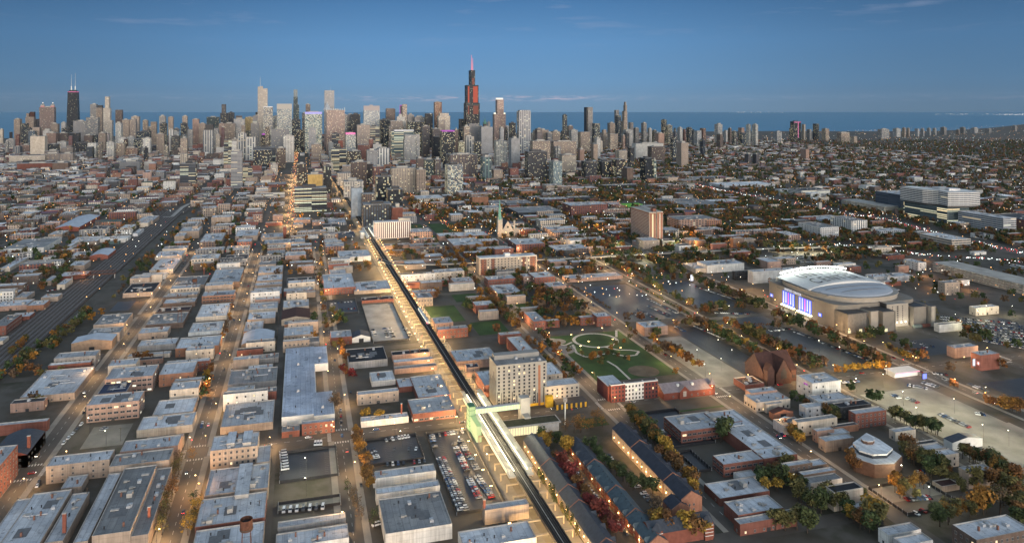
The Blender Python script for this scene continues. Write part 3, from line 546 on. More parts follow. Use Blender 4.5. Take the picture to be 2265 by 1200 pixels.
# traced one by one: tile, roof height, near-north roof corner, far-south roof corner, wall, roof, windows, [what it is]
TRACED = '''
a 7 -125 1235 215 890 T b - ; a 8 -30 1235 475 835 T b - ; a 7 290 1190 590 852 T b - ; a 5 400 835 585 737 T b -
a 12 303 688 757 573 T b s ; a 11 790 590 1200 475 P b s ; a 11 720 690 1145 565 T g - ; a 13 605 1145 1035 672 T g - ; a 9 862 1150 1135 690 T g - ; a 8 480 1190 800 725 T b -
a 21 -260 760 118 540 R b w ; a 8 -60 425 327 368 R b - ; a 9 -90 640 300 455 R n s ; a 6 130 235 628 28 T b s
a 14 570 287 953 187 P b b ; a 14 690 115 1048 12 P b b ; a 10 640 212 880 118 P n - ; a 6 900 450 1297 325 C b - ; a 11 1118 187 1327 118 C b s
a 6 1500 150 1830 28 G g - ; a 9 1495 190 1680 148 W b s ; a 7 1685 205 1825 160 R g - ; a 6 1452 430 1812 245 T b -
a 5 1857 460 1975 405 R g s ; a 9 1990 410 2205 365 R b w ; a 16 1385 585 1710 455 T b w ; a 8 1690 665 1787 545 T b -
a 8 1345 880 1780 660 T b - ; a 8 1285 1085 1760 845 R b - ; a 8 1250 1290 1745 1045 T b - ; a 6 1830 1090 2275 985 G b - ; a 6 1815 1230 2290 1062 W b -
b 10 615 800 875 718 T g - ; b 10 575 862 820 805 T g - ; b 6 808 592 1060 515 T k - ; b 7 910 855 1125 805 T b s ; b 6 960 800 1245 712 B g - ; b 5 1030 715 1265 672 B r -
b 9 1155 955 1465 862 O b s ; b 4 840 1008 1130 968 C b s ; b 6 905 940 1180 880 G b - ; b 6 1075 660 1300 618 B b s ; b 6 1095 610 1310 578 T b - ; b 5 1130 545 1380 470 T g -
b 5 1290 750 1525 652 C w - ; b 4 1240 850 1480 770 W w - ; b 9 1330 610 1555 565 O b b ; b 8 1375 525 1610 424 B b -
b 6 1665 605 1860 545 O b - ; b 6 1680 540 1862 512 T b - ; b 6 1690 510 1864 462 T b - ; b 6 1700 458 1867 404 T b - ; b 5 1640 700 1835 642 C b - ; b 6 1630 765 1820 704 T b - ; b 5 1605 842 1740 770 P b s
b 5 1565 1035 1838 982 G g - ; b 6 1865 685 2035 627 C b - ; b 7 1870 580 2060 547 R b s ; b 4 1890 525 2055 480 G d - ; b 9 50000 0 0 0 T b -
b 12 1880 345 2015 315 P b w ; b 9 1740 265 2010 227 T b b ; b 10 1550 215 1710 167 T b s ; b 9 1320 245 1490 192 T b s ; b 18 1393 92 1530 72 T b s ; b 14 1180 185 1335 150 T b w ; b 13 1150 215 1235 190 T b w ; b 19 1268 148 1325 120 T g s
b 8 1255 370 1455 330 T w - ; b 6 1295 315 1485 282 T b - ; b 6 1490 300 1650 272 C b - ; b 5 1480 370 1640 332 W d - ; b 6 1070 300 1243 274 C b - ; b 6 1020 350 1225 307 C b - ; b 6 985 440 1200 355 C w - ; b 6 920 480 1110 447 W b -
b 9 20 300 408 222 W g - ; b 7 450 255 690 212 T b - ; b 6 700 240 865 207 W w - ; b 6 470 340 610 312 L b - ; b 6 0 425 190 352 C b - ; b 6 105 460 255 430 P b s ; b 9 450 410 600 372 T b w ; b 9 285 355 370 340 W g s
b 6 -40 680 230 627 P b s ; b 8 175 672 330 632 O b s ; b 7 270 620 412 590 T b - ; b 6 95 620 230 577 T b - ; b 10 -60 812 145 727 R g w ; b 5 60 750 232 712 R b - ; b 7 290 510 385 472 T b - ; b 7 375 535 480 492 C b s ; b 6 385 480 600 442 R b - ; b 6 -30 545 110 522 P w - ; b 5 0 905 60 872 C b -
c 9 50 560 230 455 R b w ; c 8 95 885 225 830 R b s ; c 8 150 355 340 302 W b - ; c 5 250 575 465 502 T b - ; c 5 300 640 500 605 R r - ; c 7 212 1045 440 937 G k - ; c 6 500 1000 735 952 P k - ; c 6 510 1045 770 1022 P b - ; c 5 515 1090 785 1045 P g -
c 16 622 188 740 160 P b g ; c 6 430 280 610 257 P g - ; c 6 620 282 800 257 P g - ; c 6 490 385 880 360 P g - ; c 6 455 318 580 300 P g - ; c 6 660 312 810 292 P g -
c 10 555 470 775 447 W k s ; c 8 600 522 870 497 R g s ; c 10 780 455 868 428 C b s ; c 10 875 448 955 422 C b s ; c 9 905 517 1010 482 P b w
c 9 905 275 1045 222 P w s ; c 9 810 215 960 187 P w s ; c 9 930 215 1100 182 P w s ; c 9 1050 250 1180 227 P w s ; c 9 1070 302 1255 277 P w s
c 11 665 622 745 582 T b w ; c 9 635 585 780 560 O b s ; c 9 782 790 875 742 P b s ; c 10 800 832 985 797 R b w ; c 10 1075 714 1195 697 T b - ; c 10 1050 672 1145 637 R b s ; c 9 990 617 1105 601 T b - ; c 10 1255 614 1370 597 T b -
c 9 1195 592 1290 527 P b s ; c 10 1365 482 1445 457 P b w ; c 12 1440 488 1525 447 R w w ; c 11 1130 502 1285 467 R b w ; c 11 1535 547 1610 514 P b s ; c 8 1335 692 1460 674 T b - ; c 10 1432 777 1442 710 R b w ; c 8 1485 777 1590 757 R b w ; c 9 1740 752 1840 740 R b w ; c 11 1850 747 1905 714 R b w
c 5 1655 497 1975 450 P b - ; c 10 1210 865 1335 837 R w s ; c 11 1340 977 1345 872 R w s
d 5 365 128 500 52 W w - ; d 9 270 218 535 167 T b s ; d 5 295 392 597 327 W b - ; d 5 545 165 640 97 R b - ; d 6 672 235 815 77 R b - ; d 7 635 342 870 217 R b b
d 6 375 770 770 667 W b - ; d 7 395 870 800 772 W b - ; d 9 455 1130 815 842 W g - ; d 9 1110 977 1380 897 T b - ; d 6 975 1230 1390 1042 W b -
v 10 560 460 640 287 R b s ; v 9 365 262 475 210 P n s ; v 8 250 195 612 32 P b - ; v 12 1230 345 1300 200 C w s
e 10 68 717 150 674 P b - ; e 12 590 395 830 372 D d d ; e 17 695 395 985 362 L b - ; e 12 430 357 580 320 W b - ; e 7 365 377 420 337 C b - ; f 15 -1 -1 -1 -1 W b w
i 15 395 442 475 364 W b s ; f 6 650 132 690 77 R r -
f 9 685 180 800 140 P b s ; f 8 715 235 835 165 C b w ; f 7 770 245 865 235 C b - ; f 9 1000 265 1095 225 L b s ; f 9 1125 225 1250 190 L b w ; f 10 1075 230 1190 170 L b w ; f 12 1290 300 1440 262 R b w ; f 10 1200 265 1330 215 D k s ; f 11 955 350 1150 300 C g s ; f 9 1065 400 1140 370 P b s ; f 8 1115 460 1270 430 T b s ; f 7 1150 420 1240 395 T b - ; f 5 1165 380 1280 345 O d -
f 7 870 370 935 315 W g s ; f 7 1520 405 1600 368 C b s ; f 9 1650 480 1735 445 C d s ; f 9 1700 510 1785 478 C b s ; f 9 1745 550 1855 510 C b s ; f 11 1945 640 2045 597 T b -
f 9 525 592 880 478 R b b ; f 9 760 560 582 272 R b - ; f 9 280 402 435 283 R b b ; f 9 535 352 580 300 R b -
f 5 505 790 690 660 R b s ; f 8 610 885 780 765 R b - ; f 7 620 940 910 850 R b s ; f 12 880 605 1010 560 B b w ; f 9 905 620 1080 555 B b w ; f 9 985 655 1145 605 B b s ; f 8 1030 700 1190 655 W g w ; f 12 1165 755 1280 690 C k - ; f 8 1305 855 1415 808 R w - ; f 8 1480 1000 1630 938 W b s ; f 14 1990 1030 2160 880 B b w ; f 10 1570 1060 1720 1015 L b s ; f 4 620 670 715 648 W w - ; f 4 1790 720 1870 690 T r -
l 9 1000 600 1080 590 O b - ; l 22 1290 525 1435 512 O r - ; l 13 735 540 960 500 C w g ; l 12 1070 600 1195 575 K d d ; l 9 1350 640 1540 605 L b d ; l 10 1500 590 1630 550 L g g ; l 11 1640 590 1825 550 D g g ; l 12 1750 680 2060 610 D g d ; l 14 1930 665 2105 662 T g g ; l 16 1970 760 2170 728 C w g ; l 14 1730 1000 1920 930 R w g ; l 9 2110 880 2260 815 P b g ; l 10 2130 1060 2260 1010 D b g ; l 8 2110 830 2170 815 O b - ; l 11 1740 450 1940 460 O g - ; l 12 1700 430 1760 420 T w g ; l 9 1960 540 2250 520 P b h
l 12 480 235 705 228 C w f ; l 16 720 245 820 240 T g g ; l 14 5 370 190 362 L w h ; l 9 870 430 1010 418 R g g ; l 10 920 365 1060 350 P w g ; l 9 1060 405 1220 375 P w g ; l 8 1410 425 1530 410 W w g ; l 7 580 400 720 385 G g - ; l 10 1680 345 1930 330 C w f ; l 9 1240 250 1340 240 P w g ; l 16 1340 205 1450 198 W w - ; l 15 1455 215 1555 208 L w - ; l 8 760 385 860 378 Y g - ; l 9 790 420 865 410 P g g ; l 10 1160 480 1270 455 P w g ; l 12 1280 495 1430 480 P w g
k 13 710 500 860 490 C w - ; k 14 860 478 1130 470 L w h ; k 9 985 580 1130 568 L w - ; k 17 780 715 890 705 P b g ; k 12 1000 720 1110 705 P b s ; k 7 1560 705 1775 682 R b h ; k 8 1230 770 1410 740 P b - ; k 8 1430 790 1560 765 P b - ; k 6 1610 800 1780 745 L b v ; k 7 1220 820 1330 795 T b - ; k 8 1290 900 1580 870 T b - ; k 7 1610 930 1880 890 N n - ; k 6 1260 945 1490 920 W b - ; k 6 870 960 1120 905 T b - ; k 7 920 800 1100 790 R b - ; k 8 1140 1170 1350 1100 R b w ; k 7 700 760 790 735 P b - ; k 7 640 850 760 815 W w -
k 20 230 640 400 612 T b g ; k 22 400 600 540 588 T b g ; k 26 1850 445 1955 432 U n - ; k 12 1960 495 2110 485 R k g ; k 12 1385 340 1535 335 L g g ; k 7 800 395 930 360 R g g ; k 9 940 385 1150 355 R g g ; k 7 1625 550 1730 530 W w v ; k 12 990 170 1030 160 W w f
o 18 1130 612 1420 597 R w g ; o 9 980 585 1130 570 W w s ; o 8 240 530 520 505 T b g ; o 9 80 570 430 540 T b g ; o 9 620 625 830 590 T b g ; o 10 680 575 830 555 C b g ; o 8 190 800 400 765 R b g ; o 8 100 850 410 815 P b g ; o 7 500 840 720 795 T b - ; o 11 580 360 700 340 T b g ; o 9 540 420 780 400 R b g ; o 10 810 410 990 390 R w g ; o 9 1090 390 1240 360 T w - ; o 9 1380 395 1500 375 P g g ; o 9 1510 300 1650 280 T w h ; o 8 930 785 1210 740 T d g ; o 8 1030 720 1240 690 T b - ; o 8 1250 770 1420 730 C w - ; o 9 1450 720 1590 680 C b s ; o 9 1430 700 1660 640 T b - ; o 7 1380 830 1500 775 L w - ; o 7 690 960 840 900 C w - ; o 7 830 895 1360 850 W w - ; o 5 1090 915 1290 870 E w - ; o 5 680 990 800 950 W w - ; o 8 0 610 190 590 P b g ; o 8 1180 500 1330 462 L w - ; o 7 860 640 1060 600 L w -
n 21 460 573 420 519 L g w ; n 18 290 246 420 217 W d h ; n 12 1325 885 1265 847 W b s ; n 26 735 512 680 466 W g v ; n 10 985 602 1120 572 L b g ; n 10 178 640 160 602 P b g ; n 9 105 555 215 545 G g - ; n 18 1622 682 1500 614 C w h ; n 9 430 500 555 460 U b - ; n 30 2078 490 1785 420 L b h ; n 44 1165 282 1190 240 N b h ; n 24 2400 525 2200 442 R d g ; n 8 2400 955 2180 892 W b h ; n 8 930 1010 1010 975 L b - ; n 8 1050 1010 1180 965 L w - ; n 10 1150 915 1210 900 P g -
m 24 285 702 400 662 R b g ; m 24 400 692 570 657 R b g ; m 12 260 620 450 600 D g d ; m 14 590 665 760 655 P w g ; m 12 605 740 860 725 P w g ; m 10 670 775 820 760 B d g ; m 12 720 840 950 820 P b g ; m 9 805 930 950 920 B d g ; m 22 1365 842 1605 790 P g f ; m 18 1650 850 1745 830 O b g ; m 8 1290 667 1280 622 G g - ; m 8 1430 697 1520 622 G g h ; m 8 1690 660 1900 630 L w h ; m 12 280 1050 390 1020 W w s ; m 10 400 1040 580 1010 G g - ; m 14 10 850 180 822 C w g ; m 10 130 1140 380 1080 B b g ; m 10 60 940 300 900 P b g ; m 8 220 1000 370 980 P b g ; m 12 1930 960 2180 930 P g f ; m 12 2120 960 2260 930 P g f ; m 9 1800 1010 2050 980 R b g ; m 9 1610 940 1740 910 P b g ; m 9 1990 900 2170 870 O w g ; m 22 470 400 585 395 R w v ; m 10 600 430 720 415 O g g ; m 16 880 410 1000 390 W w v ; m 16 1005 395 1090 380 W w - ; m 12 780 420 880 405 D w d ; m 12 1095 425 1255 410 D g h ; m 15 1258 420 1330 412 T w - ; m 9 1090 490 1280 475 P b g ; m 9 1280 495 1510 488 P w g ; m 8 1410 450 1520 430 P g g ; m 8 1540 430 1800 400 C g - ; m 7 1820 500 2160 455 L w - ; m 11 200 290 400 285 B g g ; m 10 620 500 900 480 D g d ; m 8 220 530 500 505 P w - ; m 9 140 510 340 495 P w - ; m 12 40 500 140 480 T g - ; m 10 0 640 260 610 R b g
'''
NAMED = {('a', 14, 570): 'three storey brick loft with white window bands and bluish roof', ('a', 16, 1385): 'tan loft with small windows and roof monitors',
         ('d', 9, 455): 'broad hall with grey roof above white and red walls', ('d', 7, 635): 'red brick garage on the corner below the station stairs',
         ('i', 15, 395): 'white four storey block with neon strip', ('e', 17, 695): 'long pale hall behind the arena', ('l', 13, 735): 'cream block with pierced concrete front',
         ('k', 28, 1245): 'dark glass office with bright lit floors', ('c', 9, 50): 'red brick hall with round emblem on its front'}
for item in TRACED.replace('\n', ';').split(';'):
    f = item.split()
    if len(f) != 9 or f[2] in ('50000', '-1'): continue
    tl, h, xa, ya, xb, yb = f[0], float(f[1]), *map(float, f[2:6])
    q = RECT(tl, xa, ya, xb, yb, h)
    if q[1] - q[0] < 5 or q[3] - q[2] < 4:
        q = (q[0], max(q[1], q[0] + 8), q[2], max(q[3], q[2] + 8))
    bld(*q, h, f[6], f[7], f[8], desc=NAMED.get((tl, h, int(xa))))
# ------------------------------------------------------------------ landmarks
def lm(name, x, y): LANDMARK[name] = (x, y)
LIGHTS = [0]
def lamp_light(parent, loc, e, col, r=.35, spot=False):
    d = bpy.data.lights.new('lamp_light', 'POINT'); d.energy = e * 5.0; d.color = col; d.shadow_soft_size = r
    o = bpy.data.objects.new('lamp_light', d); C.objects.link(o); o.parent = parent; o.location = loc; LIGHTS[0] += 1; return o
# the elevated railway above the lit street
M['bentpaint'] = plain('cream_steel', (.36, .30, .21), .7)
EY = LAKE_Y
el = empty('elevated_railway', (*LK_O, 0)); el.rotation_euler = (0, 0, LK_R); tag(el, 'dark elevated railway on steel legs running straight towards the towers', 'railway', full=True)
X0, X1 = 0, 2330
def vpart(name, fn, m, p=None): b = MB(); fn(b); return b.build(name, m, p or el)
vpart('deck', lambda b: b.box(X0, X1, -4, 4, 6.5, 6.9, 0, None, True), M['tie'])
vpart('girder', lambda b: [b.box(X0, X1, s - .25, s + .25, 5.2, 6.5, 0, None, True) for s in (-3.6, -1.0, 1.0, 3.6)], M['steel'])
vpart('walkway', lambda b: b.box(X0, X1, -.22, .22, 6.92, 7.05), M['frame'])
for s in (-2.9, -1.4, 1.4, 2.9): vpart('rail', lambda b: b.box(X0, X1, s - .07, s + .07, 6.92, 7.1), M['steel'])
for s in (-4.05, 4.05): vpart('railing', lambda b: (b.box(X0, X1, s - .06, s + .06, 6.9, 7.9)), M['steel'])
for i in range(100):
    x = X0 + 8 + i * 15
    vpart('bent', lambda b: (b.box(x - .5, x + .5, -11.8, 11.8, 4.2, 5.2, 0, None, True), b.box(x - .35, x + .35, -11.7, -11.0, 0, 4.2), b.box(x - .35, x + .35, 11.0, 11.7, 0, 4.2)), M['bentpaint'])
o = vpart('bents', lambda b: [(b.box(x - .5, x + .5, -11.8, 11.8, 4.2, 5.2), b.box(x - .35, x + .35, -11.7, -11.0, 0, 4.2), b.box(x - .35, x + .35, 11.0, 11.7, 0, 4.2)) for x in range(X0 + 1510, X1, 15)], M['bentpaint']); o['kind'] = 'stuff'
# kerbside planters and low walls in the street below catch the lamplight
lm('elevated railway', 800, EY)
# train: four silver cars with a pale blue sheen
SILVER = plain('train_steel', (.36, .45, .52), .4, .3)
tr = skew(empty('elevated_train', (0, 0, 0))); tag(tr, 'silver elevated train with red tail lights heading for the towers', 'train', full=True)
tx = P(938, 718, 7)[0]
for i in range(4):
    x = tx + i * 15.2
    b = MB(); b.box(x, x + 14.6, EY - 3.5, EY - .8, 7.9, 10.6, 0, None, True); b.box(x + .2, x + 14.4, EY - 3.2, EY - 1.1, 10.6, 10.95); c = b.build('train_car', SILVER, tr)
    b = MB(); b.box(x + 1, x + 13.6, EY - 3.53, EY - .77, 9.1, 10.0); b.build('window', M['litcool'], c)
    b = MB(); b.box(x + .8, x + 13.8, EY - 3.2, EY - 1.1, 7.15, 7.9); b.build('undercarriage', M['dark'], c)
for s in (-3.1, -1.3):
    b = MB(); b.frust(tx, EY + s, .35, .35, 8.6, 9.2, 7); b.build('tail_light', M['redlamp'], tr)
# concrete viaduct of the crossing line behind the park
pv = empty('crossing_viaduct', (0, 0, 0)); tag(pv, 'pale concrete rail viaduct on round piers crossing behind the park', 'railway', full=True)
px_pts = [P(*p, 7) for p in ((838, 573), (862, 582), (900, 584), (990, 582), (1183, 573), (1350, 565), (1517, 556), (1700, 548), (1830, 545), (1990, 590 - 48))]
b = MB(); ribbon(px_pts, 9, 7.2, b, 0, 1.6); b.build('deck', M['concrete'], pv)
b = MB(); ribbon(px_pts, 5, 7.3, b, 0); b.build('track_bed', M['tie'], pv)
for a, c in zip(px_pts[3:], px_pts[4:]):
    n = int(math.hypot(c[0] - a[0], c[1] - a[1]) / 22)
    for i in range(n):
        x, y = a[0] + (c[0] - a[0]) * i / n, a[1] + (c[1] - a[1]) * i / n
        b = MB(); b.frust(x, y, .9, .9, 0, 5.6, 8); b.build('pier', M['concrete'], pv); block(x - 9, x + 9, y - 9, y + 9)
lm('crossing rail viaduct', *P(1350, 565))
# ---- station at the big cross street
st = empty('railway_station', (588, lake_y(588), 0)); st.rotation_euler = (0, 0, LK_R); tag(st, 'glowing glass railway station with green lit bridge over the tracks', 'station', full=True)
GLASSC, t, b = material('canopy_glass'); b.inputs['Base Color'].default_value = (.5, .54, .52, 1); b.inputs['Roughness'].default_value = .5
tl_ = t.new('ShaderNodeBsdfTranslucent'); tl_.inputs[0].default_value = (.85, .85, .8, 1); mx_ = t.new('ShaderNodeMixShader'); mx_.inputs[0].default_value = .7
t.l.new(b.outputs[0], mx_.inputs[1]); t.l.new(tl_.outputs[0], mx_.inputs[2]); t.l.new(mx_.outputs[0], [n for n in t.n if n.type == 'OUTPUT_MATERIAL'][0].inputs[0])
def spart(name, fn, m, p=None): b = MB(); fn(b); return b.build(name, m, p or st, (-588, -EY, 0) if p is None else None)
xs0, xs1 = P(1170, 1047, 8)[0], P(1010, 878, 8)[0]
for s in (-1, 1):
    a0, a1 = sorted((EY + s * 4.1, EY + s * 8.6))
    pf = spart('platform', lambda b: b.box(xs0, xs1, a0, a1, 6.6, 7.6, 0, None, True), M['concrete'])
    spart('platform_light', lambda b: b.box(xs0 + 2, xs1 - 2, EY + s * 4.7 - .35, EY + s * 4.7 + .35, 10.2, 10.4, 0, None, True), M['canopy'])
    for x in np.arange(xs0 + 3, xs1 - 4, 13):
        spart('canopy_panel', lambda b: (b.face([(x, EY + s * 5.2, 10.6), (x + 12.6, EY + s * 5.2, 10.6), (x + 12.6, EY + s * 9.0, 11.6), (x, EY + s * 9.0, 11.6)][::s])), GLASSC)
        spart('canopy_post', lambda b: (b.box(x - .15, x + .15, EY + s * 7.6, EY + s * 7.9, 7.6, 11.1), b.box(x - .1, x + .1, EY + s * 5.2 - .1, EY + s * 9.0 + .1, 10.45, 10.6)), M['galv'])
    spart('windbreak', lambda b: b.box(xs0 + 6, xs1 - 6, EY + s * 8.7, EY + s * 8.9, 7.6, 9.6), M['stationlit'])
    for x in np.arange(xs0 + 10, xs1 - 8, 24): lamp_light(st, (x - 588, s * 6.2, 9.9), 5200, (1, .88, .55), .4)
xb = P(1060, 918, 10)[0]
bdg = spart('footbridge', lambda b: (b.box(xb - 2, xb + 2, EY - 30, EY + 12, 12.2, 12.6, 0, None, True), b.box(xb - 2, xb + 2, EY - 30, EY + 12, 15.6, 16.0, 0, None, True)), M['galv'])
spart('lit_glazing', lambda b: (b.box(xb - 1.95, xb - 1.75, EY - 30, EY + 12, 12.6, 15.6), b.box(xb + 1.75, xb + 1.95, EY - 30, EY + 12, 12.6, 15.6)), M['canopyg'])
spart('mullion', lambda b: [b.box(xb - 2.05, xb - 1.95, y, y + .15, 12.6, 15.6) for y in np.arange(EY - 30, EY + 12, 2.4)], plain('green_steel', (.10, .32, .12), .5))
GG = glow('green_glass', (.66, .95, .42), .55)
tw = spart('lift_tower', lambda b: b.box(xb - 4, xb + 4, EY + 9, EY + 14, 0, 19), GG)
spart('tower_frame', lambda b: [b.box(xb + u, xb + u + .3, EY + v, EY + v + .3, 0, 19.2) for u in (-4.1, 3.8) for v in (8.9, 13.8)] + [b.box(xb - 4.1, xb + 4.1, EY + 8.9, EY + 14.1, z, z + .3) for z in (4, 8, 12, 16, 19)], plain('green_frame', (.05, .16, .07), .5))
spart('stair_hall', lambda b: b.box(xb - 24, xb - 4, EY + 9.2, EY + 13, 0, 12), GG)
spart('concrete_shaft', lambda b: (b.box(xb - 4, xb + 3, EY - 36, EY - 28, 0, 21), b.box(xb - 12, xb - 4, EY - 34, EY - 29, 0, 9)), M['concrete'])
q = RECT('v', 735, 940, 1335, 792, 7); block(*q)
hall = empty('station_hall', (0, 0, 0)); tag(hall, 'glass walled station hall with planted brown roof', 'station hall', full=True)
b = MB(); b.box(q[0] + .6, q[1] - .6, q[2] + .6, q[3] - .6, 0, 6.6); b.build('lit_glazing', M['stationlit'], hall)
b = MB(); b.box(q[0] - .8, q[1] + .8, q[2] - .8, q[3] + .8, 6.6, 7.6, 0, None, True); b.build('roof', M['coping'], hall)
b = MB(); b.box(q[0] + .4, q[1] - .2, q[2] + .2, q[3] - .2, 7.6, 7.75); b.build('planted_bed', plain('sedum', (.045, .042, .022), var=.4, scale=.3), hall)
b = MB(); yy = q[2] + (q[3] - q[2]) * .35
b.box(q[0] + .3, q[0] + .55, q[2] + .5, yy, 0.1, 6.5); b.build('metal_panel', M['galv'], hall)
b = MB()
for y in np.arange(yy, q[3], 2.1): b.box(q[0] + .45, q[0] + .62, y, y + .25, 0, 6.6)
b.build('mullion', M['frame'], hall)
lm('station', xb, EY)
# second, smaller lit station further along
s2 = skew(empty('small_station', (0, 0, 0))); tag(s2, 'small white lit station straddling the elevated track near the striped slab', 'station', full=True)
xq = P(803, 517, 7)[0]
for s in (-1, 1):
    b = MB(); a0, a1 = sorted((EY + s * 4.2, EY + s * 9)); b.box(xq - 55, xq + 55, a0, a1, 6.6, 7.6); b.build('platform', M['concrete'], s2)
    b = MB(); b.box(xq - 50, xq + 50, a0 + .4, a1 - .4, 10.6, 11.0, 0, None, True); b.build('canopy', M['galv'], s2)
    b = MB(); b.box(xq - 50, xq + 50, EY + s * 4.6 - .4, EY + s * 4.6 + .4, 10.3, 10.55, 0, None, True); b.build('platform_light', M['canopy'], s2)
    b = MB(); a0, a1 = sorted((EY + s * 9.2, EY + s * 16)); b.box(xq - 12, xq + 10, a0, a1, 0, 12); b.build('station_house', M['white'], s2)
    for x in (-40, 0, 40): lamp_light(s2, (xq + x, EY + s * 8, 9.8), 4000, (1, .95, .8), .5)
# ---- white apartment tower beside the station, dark ragged base, yellow accents
wt = empty('apartment_tower', (0, 0, 0)); tag(wt, 'pale apartment tower with small square windows and ragged dark base', 'apartment tower', full=True)
H = 37; q = RECT('z', 1098, 808, 1190, 777, H); x0, x1, y0, y1 = q; block(*q); FOOT.append(q); lm('pale station-side tower', (x0 + x1) / 2, (y0 + y1) / 2)
PALE = plain('pale_panels', (.235, .228, .215), .8, var=.1, scale=.2); DKP = plain('dark_panels', (.05, .048, .05), .7)
b = MB(); b.box(x0, x1, y0, y1, 0, H - .8); b.build('wall', PALE, wt)
b = MB(); b.box(x0, x1, y0, y0 + .5, H - .8, H); b.box(x0, x1, y1 - .5, y1, H - .8, H); b.box(x0, x0 + .5, y0 + .5, y1 - .5, H - .8, H); b.box(x1 - .5, x1, y0 + .5, y1 - .5, H - .8, H); b.build('parapet', PALE, wt)
b = MB(); b.face([(x0 + .5, y0 + .5, H - .7), (x1 - .5, y0 + .5, H - .7), (x1 - .5, y1 - .5, H - .7), (x0 + .5, y1 - .5, H - .7)]); b.build('roof', M['roof'], wt, None, ROOF['g'])
b = MB(); b.box(x1 - 9, x1 - 1, y0 + 2, y1 - 2, H - .7, H + 3); b.build('lift_house', PALE, wt)
for i in range(5): put('roof_unit', UNITM[i % 3], wt, (x0 + 5 + i * 3, y0 + 5 + i * 6.1, H - .7))
W_ = y1 - y0; nb = 10; rr = random.Random(5)
for i in range(nb):
    y = y0 + W_ * (i + .5) / nb
    for k in range(12 if i != 1 else 0):
        if len([1]) and (i * 12 + k) < 130: put('window', window_mesh(1.6, 1.7, 'w', 0 if rr.random() > .07 else 1, True), wt, (x0, y, 1.2 + k * 2.95))
    if i == 1:
        b = MB(); b.box(x0 - .2, x0, y - 1.0, y + 1.0, 0, H - 3); b.build('rust_panel', plain('rust_panel', (.22, .10, .06)), wt)
for i in range(24):
    y = y0 + W_ * (i + .5) / 24
    if i % 5 == 2: continue
    b = MB(); b.box(x0 - .08, x0 - .0, y - .35, y + .35, 0, rr.uniform(7, 15)); b.build('dark_panel', DKP, wt)
b = MB(); b.box(x0 - .14, x0 - .085, y0, y1, 0, 2.2); b.build('base_band', M['yellow'], wt)
for i in range(7):
    b = MB(); xx = x0 + (x1 - x0) * (i + .5) / 7; b.box(xx - .6, xx + .6, y1, y1 + .1, 0, rr.uniform(16, 34)); b.build('dark_panel', DKP, wt)
wg = empty('apartment_wing', (0, 0, 0)); tag(wg, 'lower pale wing with square windows and yellow panels beside the station tower', 'building', full=True)
q = RECT('v', 1228, 475, 1540, 368, 16); X0w, X1w, Y0w, Y1w = q; block(*q); FOOT.append(q)
b = MB(); b.box(*q, 0, 15.4); b.build('wall', PALE, wg)
b = MB(); b.face([(q[0] + .5, q[2] + .5, 15.5), (q[1] - .5, q[2] + .5, 15.5), (q[1] - .5, q[3] - .5, 15.5), (q[0] + .5, q[3] - .5, 15.5)]); b.build('roof', M['roof'], wg, None, ROOF['b'])
b = MB(); b.box(q[0], q[1], q[2], q[2] + .4, 15.4, 16.1); b.box(q[0], q[0] + .4, q[2] + .4, q[3], 15.4, 16.1); b.box(q[1] - .4, q[1], q[2] + .4, q[3], 15.4, 16.1); b.build('parapet', PALE, wg)
for i in range(7):
    for k in range(3): put('window', window_mesh(1.6, 1.7, 'w', 0, True), wg, (q[0], q[2] + (q[3] - q[2]) * (i + .5) / 7, 5.4 + k * 3.2))
b = MB(); b.box(q[0] - 12, q[0], q[2] - 3, q[3] - 7, 0, 5); b.build('podium', DKP, wg)
for i in range(7):
    b = MB(); y = q[2] - 2 + i * 4.2; b.box(q[0] - 12.1, q[0] - 12, y, y + 1.6, .5, 4.6); b.build('yellow_panel', M['yellow'], wg)
b = MB(); b.box(q[0] - 4, q[0], q[3] - 6, q[3], 0, 9); b.build('entrance', M['yellow'], wg)
mp_ = empty('mast', (*P(1250, 939), 0)); tag(mp_, 'tall white monopole mast with antennas beside the station hall', 'mast', full=True)
b = MB(); b.frust(0, 0, .6, .4, 0, 21, 8); b.build('pole', M['white'], mp_)
b = MB(); [b.box(math.cos(a) * 1.4 - .2, math.cos(a) * 1.4 + .2, math.sin(a) * 1.4 - .2, math.sin(a) * 1.4 + .2, 18.5, 21.5) for a in np.arange(0, 6.2, .7)]; b.frust(0, 0, 1.6, 1.6, 19.8, 20.1, 10); b.build('antenna_ring', M['frame'], mp_)
# three storey terrace of flats with brick ends and a pale middle
fl = empty('apartment_terrace', (0, 0, 0)); tag(fl, 'four storey flats with dark brick ends around a white middle', 'apartment block', full=True)
q = RECT('g', 1425, 300, 1985, 215, 14.5); block(*q); FOOT.append(q); lm('brick-ended flats', q[0], (q[2] + q[3]) / 2); BRK = plain('dark_brick', (.13, .04, .035), var=.2, scale=.5)
ys = [q[2], q[2] + (q[3] - q[2]) * .30, q[2] + (q[3] - q[2]) * .70, q[3]]
for i in range(3):
    b = MB(); b.box(q[0] + (.4 if i == 1 else 0), q[1], ys[i], ys[i + 1], 0, 14.5); b.build('wall', M['white'] if i == 1 else BRK, fl)
b = MB(); b.face([(q[0] + .5, q[2] + .4, 14.56), (q[1] - .4, q[2] + .4, 14.56), (q[1] - .4, q[3] - .4, 14.56), (q[0] + .5, q[3] - .4, 14.56)]); b.build('roof', M['roof'], fl, None, ROOF['g'])
b = MB(); [b.box(q[0] + .45, q[1] + .1, y - .25, y + .25, 14.5, 15.3) for y in ys]; b.box(q[0] - .05, q[0] + .4, q[2], q[3], 14.5, 15.2); b.build('parapet', M['white'], fl)
n = 14
